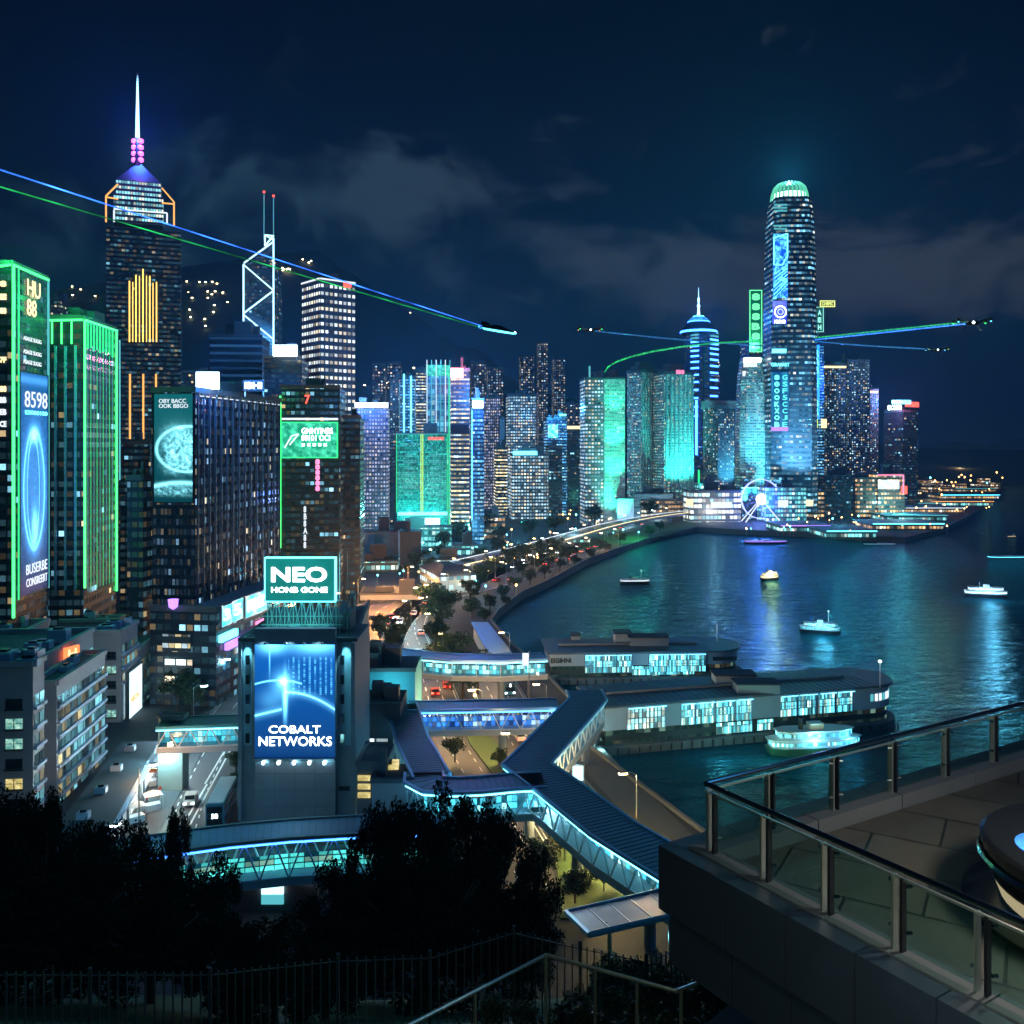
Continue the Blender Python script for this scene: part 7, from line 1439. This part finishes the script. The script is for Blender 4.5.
for nm_, lab, dv, L, ow in (('l', 'glass railing on the nearer, left edge of the terrace', dl, 9.5, outw_l), ('r', 'glass railing on the far edge of the terrace above the water', dr, 22, outw_r)):
    r_ = thing('glass_railing', lab, 'railing', (co.x, co.y, ZD + .22)); zt = ZD + 1.15
    MB().bar(co + Vector((0, 0, zt)), co + dv * L + Vector((0, 0, zt)), .037, 10).build('handrail', M_hand, r_)
    a_ = co + Vector((0, 0, zt - .1)); MB().bar(a_, a_ + dv * L, .02, 4).build('sub_rail', M_post, r_)
    s_ = .08 if nm_ == 'l' else 1.23; step = .98 if nm_ == 'l' else 1.425; prev = None
    while s_ < L:
        for k_ in (0, .11):
            p = co + dv * (s_ + k_); M = Matrix.Translation((p.x, p.y, ZD + .2)) @ Matrix.Rotation(math.atan2(dv.y, dv.x), 4, 'Z'); MB().boxm(M, .03, .09, .86).build('post', M_post if k_ == 0 else M_dark, r_)
        for z in (.25, .78):
            for k_ in (-.06, .17): p = co + dv * (s_ + k_) - ow * .03; MB().lathe([(0, -.03), (.022, -.03), (.022, .03), (0, .03)], 8, Matrix.Translation((p.x, p.y, ZD + .2 + z)) @ Matrix.Rotation(R(90), 4, 'Y')).build('clamp', M_hand, r_)
        a0 = s_ + .15; a1 = min(s_ + step - .05, L)
        p, q_ = co + dv * a0, co + dv * a1; M = Matrix.Translation(((p.x + q_.x) / 2, (p.y + q_.y) / 2, ZD + .27)) @ Matrix.Rotation(math.atan2(dv.y, dv.x), 4, 'Z'); MB().boxm(M, a1 - a0, .012, .78).build('glass_panel', M_glass, r_)
        s_ += step
    if nm_ == 'r':
        p, q_ = co + dv * .12, co + dv * 1.15; M = Matrix.Translation(((p.x + q_.x) / 2, (p.y + q_.y) / 2, ZD + .27)) @ Matrix.Rotation(math.atan2(dv.y, dv.x), 4, 'Z'); MB().boxm(M, 1.03, .012, .78).build('glass_panel', M_glass, r_)
# round lit table at the right edge
c = DK(1122, 850, ZD + .9); rd = thing('round_plinth', 'round dark topped plinth with a softly lit side at the right edge of the terrace', 'plinth', (c.x, c.y, ZD)); Mx = Matrix.Translation((c.x, c.y, ZD)) @ Matrix.Diagonal((1.45, 1.45, 1, 1))
MB().lathe([(0, 0), (1.25, 0), (1.25, .07), (.95, .07), (.9, .55)], 48, Mx).build('base', M_dark, rd); MB().lathe([(.90, .60), (1.08, .62), (1.10, .86), (1.06, .90), (0, .90)], 48, Mx).build('top', pbr('black_gloss', (.01, .012, .015), .12), rd)
MB().lathe([(1.0, .36), (1.03, .42), (1.07, .60)], 48, Mx).build('side', M_dark, rd); MB().lathe([(1.09, .60), (1.125, .66), (1.11, .70)], 48, Mx).build('rim', M_hand, rd); MB().lathe([(.93, .10), (1.0, .36)], 48, Mx).build('light_band', emit('glow_plinth', (1, .85, .5), .3), rd)
k = MB(); pts = [(c.x - .80 + .46 * math.cos(a * math.pi / 12), c.y + .05 + .46 * math.sin(a * math.pi / 12)) for a in range(24)]; k.prism(pts, ZD + .901, ZD + .91, 0, 0); k.build('display', S_blue, rd)
for x, y, e_, c__ in ((960, 905, 60, (1, .93, .75)), (1100, 740, 260, (1, .90, .70)), (1000, 1100, 200, (.75, 1, .75))):
    p = DK(x, y, ZD + 2.4); lamp_light((p.x, p.y, ZD + 2.6), c__, e_, .3, name='terrace_light', parent=rd)

# ------------------------------------------------------------------ flying craft and their light trails
def quad(x, y, dd, span, label, rz, m1, m2):
    p = P(x, y, dd); r_ = thing('drone', label, 'drone', tuple(p), rz=0); M = Matrix.Translation(p) @ Matrix.Rotation(rz, 4, 'Z'); s_ = span / 2
    MB().lathe([(0, -.14 * s_), (.16 * s_, -.1 * s_), (.24 * s_, 0), (.14 * s_, .1 * s_), (0, .13 * s_)], 12, M @ Matrix.Scale(1.6, 4, (1, 0, 0))).build('body', M_dark, r_)
    for i, (ax, ay) in enumerate(((1, .5), (1, -.5), (-1, .5), (-1, -.5))):
        q_ = M @ Vector((ax * s_ * .75, ay * s_ * .75, .12 * s_)); MB().bar(p, q_, s_ * .035, 5).build('arm', M_steel, r_); MB().lathe([(0, -.06 * s_), (.06 * s_, -.04 * s_), (.06 * s_, .06 * s_), (0, .08 * s_)], 8, Matrix.Translation(q_)).build('motor', M_dark, r_)
        k = MB(); k.bar(q_ + Vector((-.28 * s_, .05 * i, .09 * s_)), q_ + Vector((.28 * s_, -.05 * i, .09 * s_)), s_ * .022, 4); k.build('rotor', M_steel, r_)
        MB().lathe([(0, -.03 * s_), (.05 * s_, 0), (0, .03 * s_)], 6, Matrix.Translation(q_ + Vector((0, 0, -.1 * s_)))).build('lamp', m1 if i % 2 else m2, r_)
    for ax in (-.25, .25):
        k = MB(); k.bar(M @ Vector((ax * s_, .1, -.08 * s_)), M @ Vector((ax * 1.7 * s_, .1, -.38 * s_)), s_ * .03, 4); k.build('landing_leg', M_steel, r_)
    MB().lathe([(0, -.08 * s_), (.08 * s_, 0), (0, .08 * s_)], 8, M @ Matrix.Translation((0, -.22 * s_, 0))).build('nose_light', E['white'], r_); return p
pA = quad(590, 330, 120, 3.9, 'small quadcopter drone hovering left of the domed tower', .1, E['green'], E['orange'])
pB = quad(972, 323, 120, 5.4, 'larger quadcopter drone high at the right end of the green light trail', -.15, E['cyan'], E['green'])
pC = quad(937, 350, 125, 3.4, 'quadcopter drone lower at the right end of the blue light trail', -.1, E['lime'], E['cyan'])
c = P(498, 329.5, 110); hc = thing('hover_car', 'sleek dark hover car flying over the skyline with glowing underside', 'flying car', tuple(c)); M = Matrix.Translation(c) @ Matrix.Rotation(R(-14), 4, 'Z') @ Matrix.Rotation(R(9), 4, 'Y')
k = MB(); secs = [(-2.3, .28, .18, .05), (-1.7, .62, .30, .04), (-.6, .85, .36, .0), (.5, .88, .34, -.02), (1.5, .72, .24, -.06), (2.2, .34, .12, -.12)]
rg = []
for x, w, h, z in secs: rg.append([M @ Vector((x, w * math.cos(a * math.pi / 8), z + h * math.sin(a * math.pi / 8) * (1 if a < 9 else .6))) for a in range(16)])
for a, c_ in zip(rg, rg[1:]):
    for i in range(16): j = (i + 1) % 16; k.face([a[i], c_[i], c_[j], a[j]])
k.face(rg[0]); k.face(rg[-1][::-1]); k.build('body', M_dark, hc, smooth=True)
k = MB(); rg = []
for x, w, h, z in ((-1.1, .3, .08, .28), (-.5, .55, .28, .28), (.3, .55, .26, .26), (1.1, .35, .05, .2)): rg.append([M @ Vector((x, w * math.cos(a * math.pi / 8), z + h * math.sin(a * math.pi / 8))) for a in range(9)])
for a, c_ in zip(rg, rg[1:]):
    for i in range(8): k.face([a[i], c_[i], c_[i + 1], a[i + 1]])
k.build('canopy', pbr('tinted_glass', (.02, .05, .08), .08), hc, smooth=True)
for s_ in (-1, 1):
    MB().tube([M @ Vector((-2.0, s_ * .7, -.12)), M @ Vector((0, s_ * .95, -.2)), M @ Vector((1.8, s_ * .6, -.24)), M @ Vector((2.3, s_ * .2, -.2))], .05, 6).build('edge_light', E['cyan'], hc); MB().boxm(M @ Matrix.Translation((-1.7, s_ * .6, .2)), .7, .05, .5).build('tail_fin', M_dark, hc)
    MB().lathe([(0, -.05), (.2, 0), (0, .05)], 10, M @ Matrix.Translation((-2.35, s_ * .35, .05)) @ Matrix.Rotation(R(90), 4, 'Y')).build('thruster', E['blue'], hc)
MB().boxm(M @ Matrix.Translation((2.2, 0, -.1)), .06, .5, .1).build('headlight', E['white'], hc)
def beam(label, pts, r0, r1, m_):  # exposure trails of moving craft, built as solid glowing tubes
    k = MB(); n_ = len(pts) - 1
    for i in range(n_): k.bar(pts[i], pts[i + 1], r0 + (r1 - r0) * i / n_, 6, r2=r0 + (r1 - r0) * (i + 1) / n_)
    tag(k.build('light_trail', m_), label, 'light trail')
def lin(px0, py0, d0, px1, py1, d1, n_=12, sag=0): return [P(px0 + (px1 - px0) * i / n_, py0 + (py1 - py0) * i / n_ - sag * math.sin(math.pi * i / n_), d0 + (d1 - d0) * i / n_) for i in range(n_ + 1)]
def trail_mat(name, col, s_):
    m = bpy.data.materials.new(name); m.use_nodes = True; q = NT(m.node_tree); b_ = q.n['Principled BSDF']; b_.inputs['Base Color'].default_value = (0, 0, 0, 1); tc_ = q.node('ShaderNodeTexCoord')
    n1 = q.node('ShaderNodeTexNoise', Vector=q.node('ShaderNodeMapping', Vector=tc_.outputs['Object'], Scale=(.25, .12, .5)).outputs[0], Scale=1.6, Detail=3.0)
    b_.inputs['Emission Color'].default_value = (*col, 1); q.put(b_.inputs['Emission Strength'], q.m('MULTIPLY', q.m('POWER', q.m('MULTIPLY', n1.outputs[0], 2.0), 3.0), s_)); return m
BB, BG, BC = trail_mat('trail_blue', (.03, .17, 1), 2.0), trail_mat('trail_green', (.02, .7, .14), .5), trail_mat('trail_pale_blue', (.02, .26, .8), .3)
beam('long blue light trail from the upper left to the hover car', lin(-30, 160, 62, 482, 326, 109), .06, .055, BB); beam('long green light trail below the blue one, ending at the hover car', lin(-30, 178, 62, 482, 328, 109), .055, .05, BG)
beam('thin pale core inside the long blue trail', lin(-30, 160, 61.9, 482, 326, 108.9), .02, .02, E['cyan']) if False else None
beam('faint blue light trail from the small drone to the tall green sign', lin(595, 331, 120, 764, 346, 700, 16, -1), .09, .55, BC); beam('green curved light trail arcing from the ribbed pair to the tall green sign', [P(x, y, 160 + (x - 603) * 3.2) for x, y in ((604, 373), (608, 367), (616, 362), (630, 357), (650, 352), (680, 347), (715, 343), (760, 341))], .08, .5, BG)
beam('green light trail from the tallest tower to the larger right drone', lin(965, 322, 120, 813, 338, 700, 16), .11, .55, BG); beam('blue light trail directly under the green trail to the larger right drone', lin(965, 324, 120, 813, 340, 700, 16), .07, .4, BB); beam('blue light trail from the tallest tower to the lower right drone', lin(930, 349, 125, 813, 341, 700, 16, -1), .1, .5, BC)

haze(.00021)
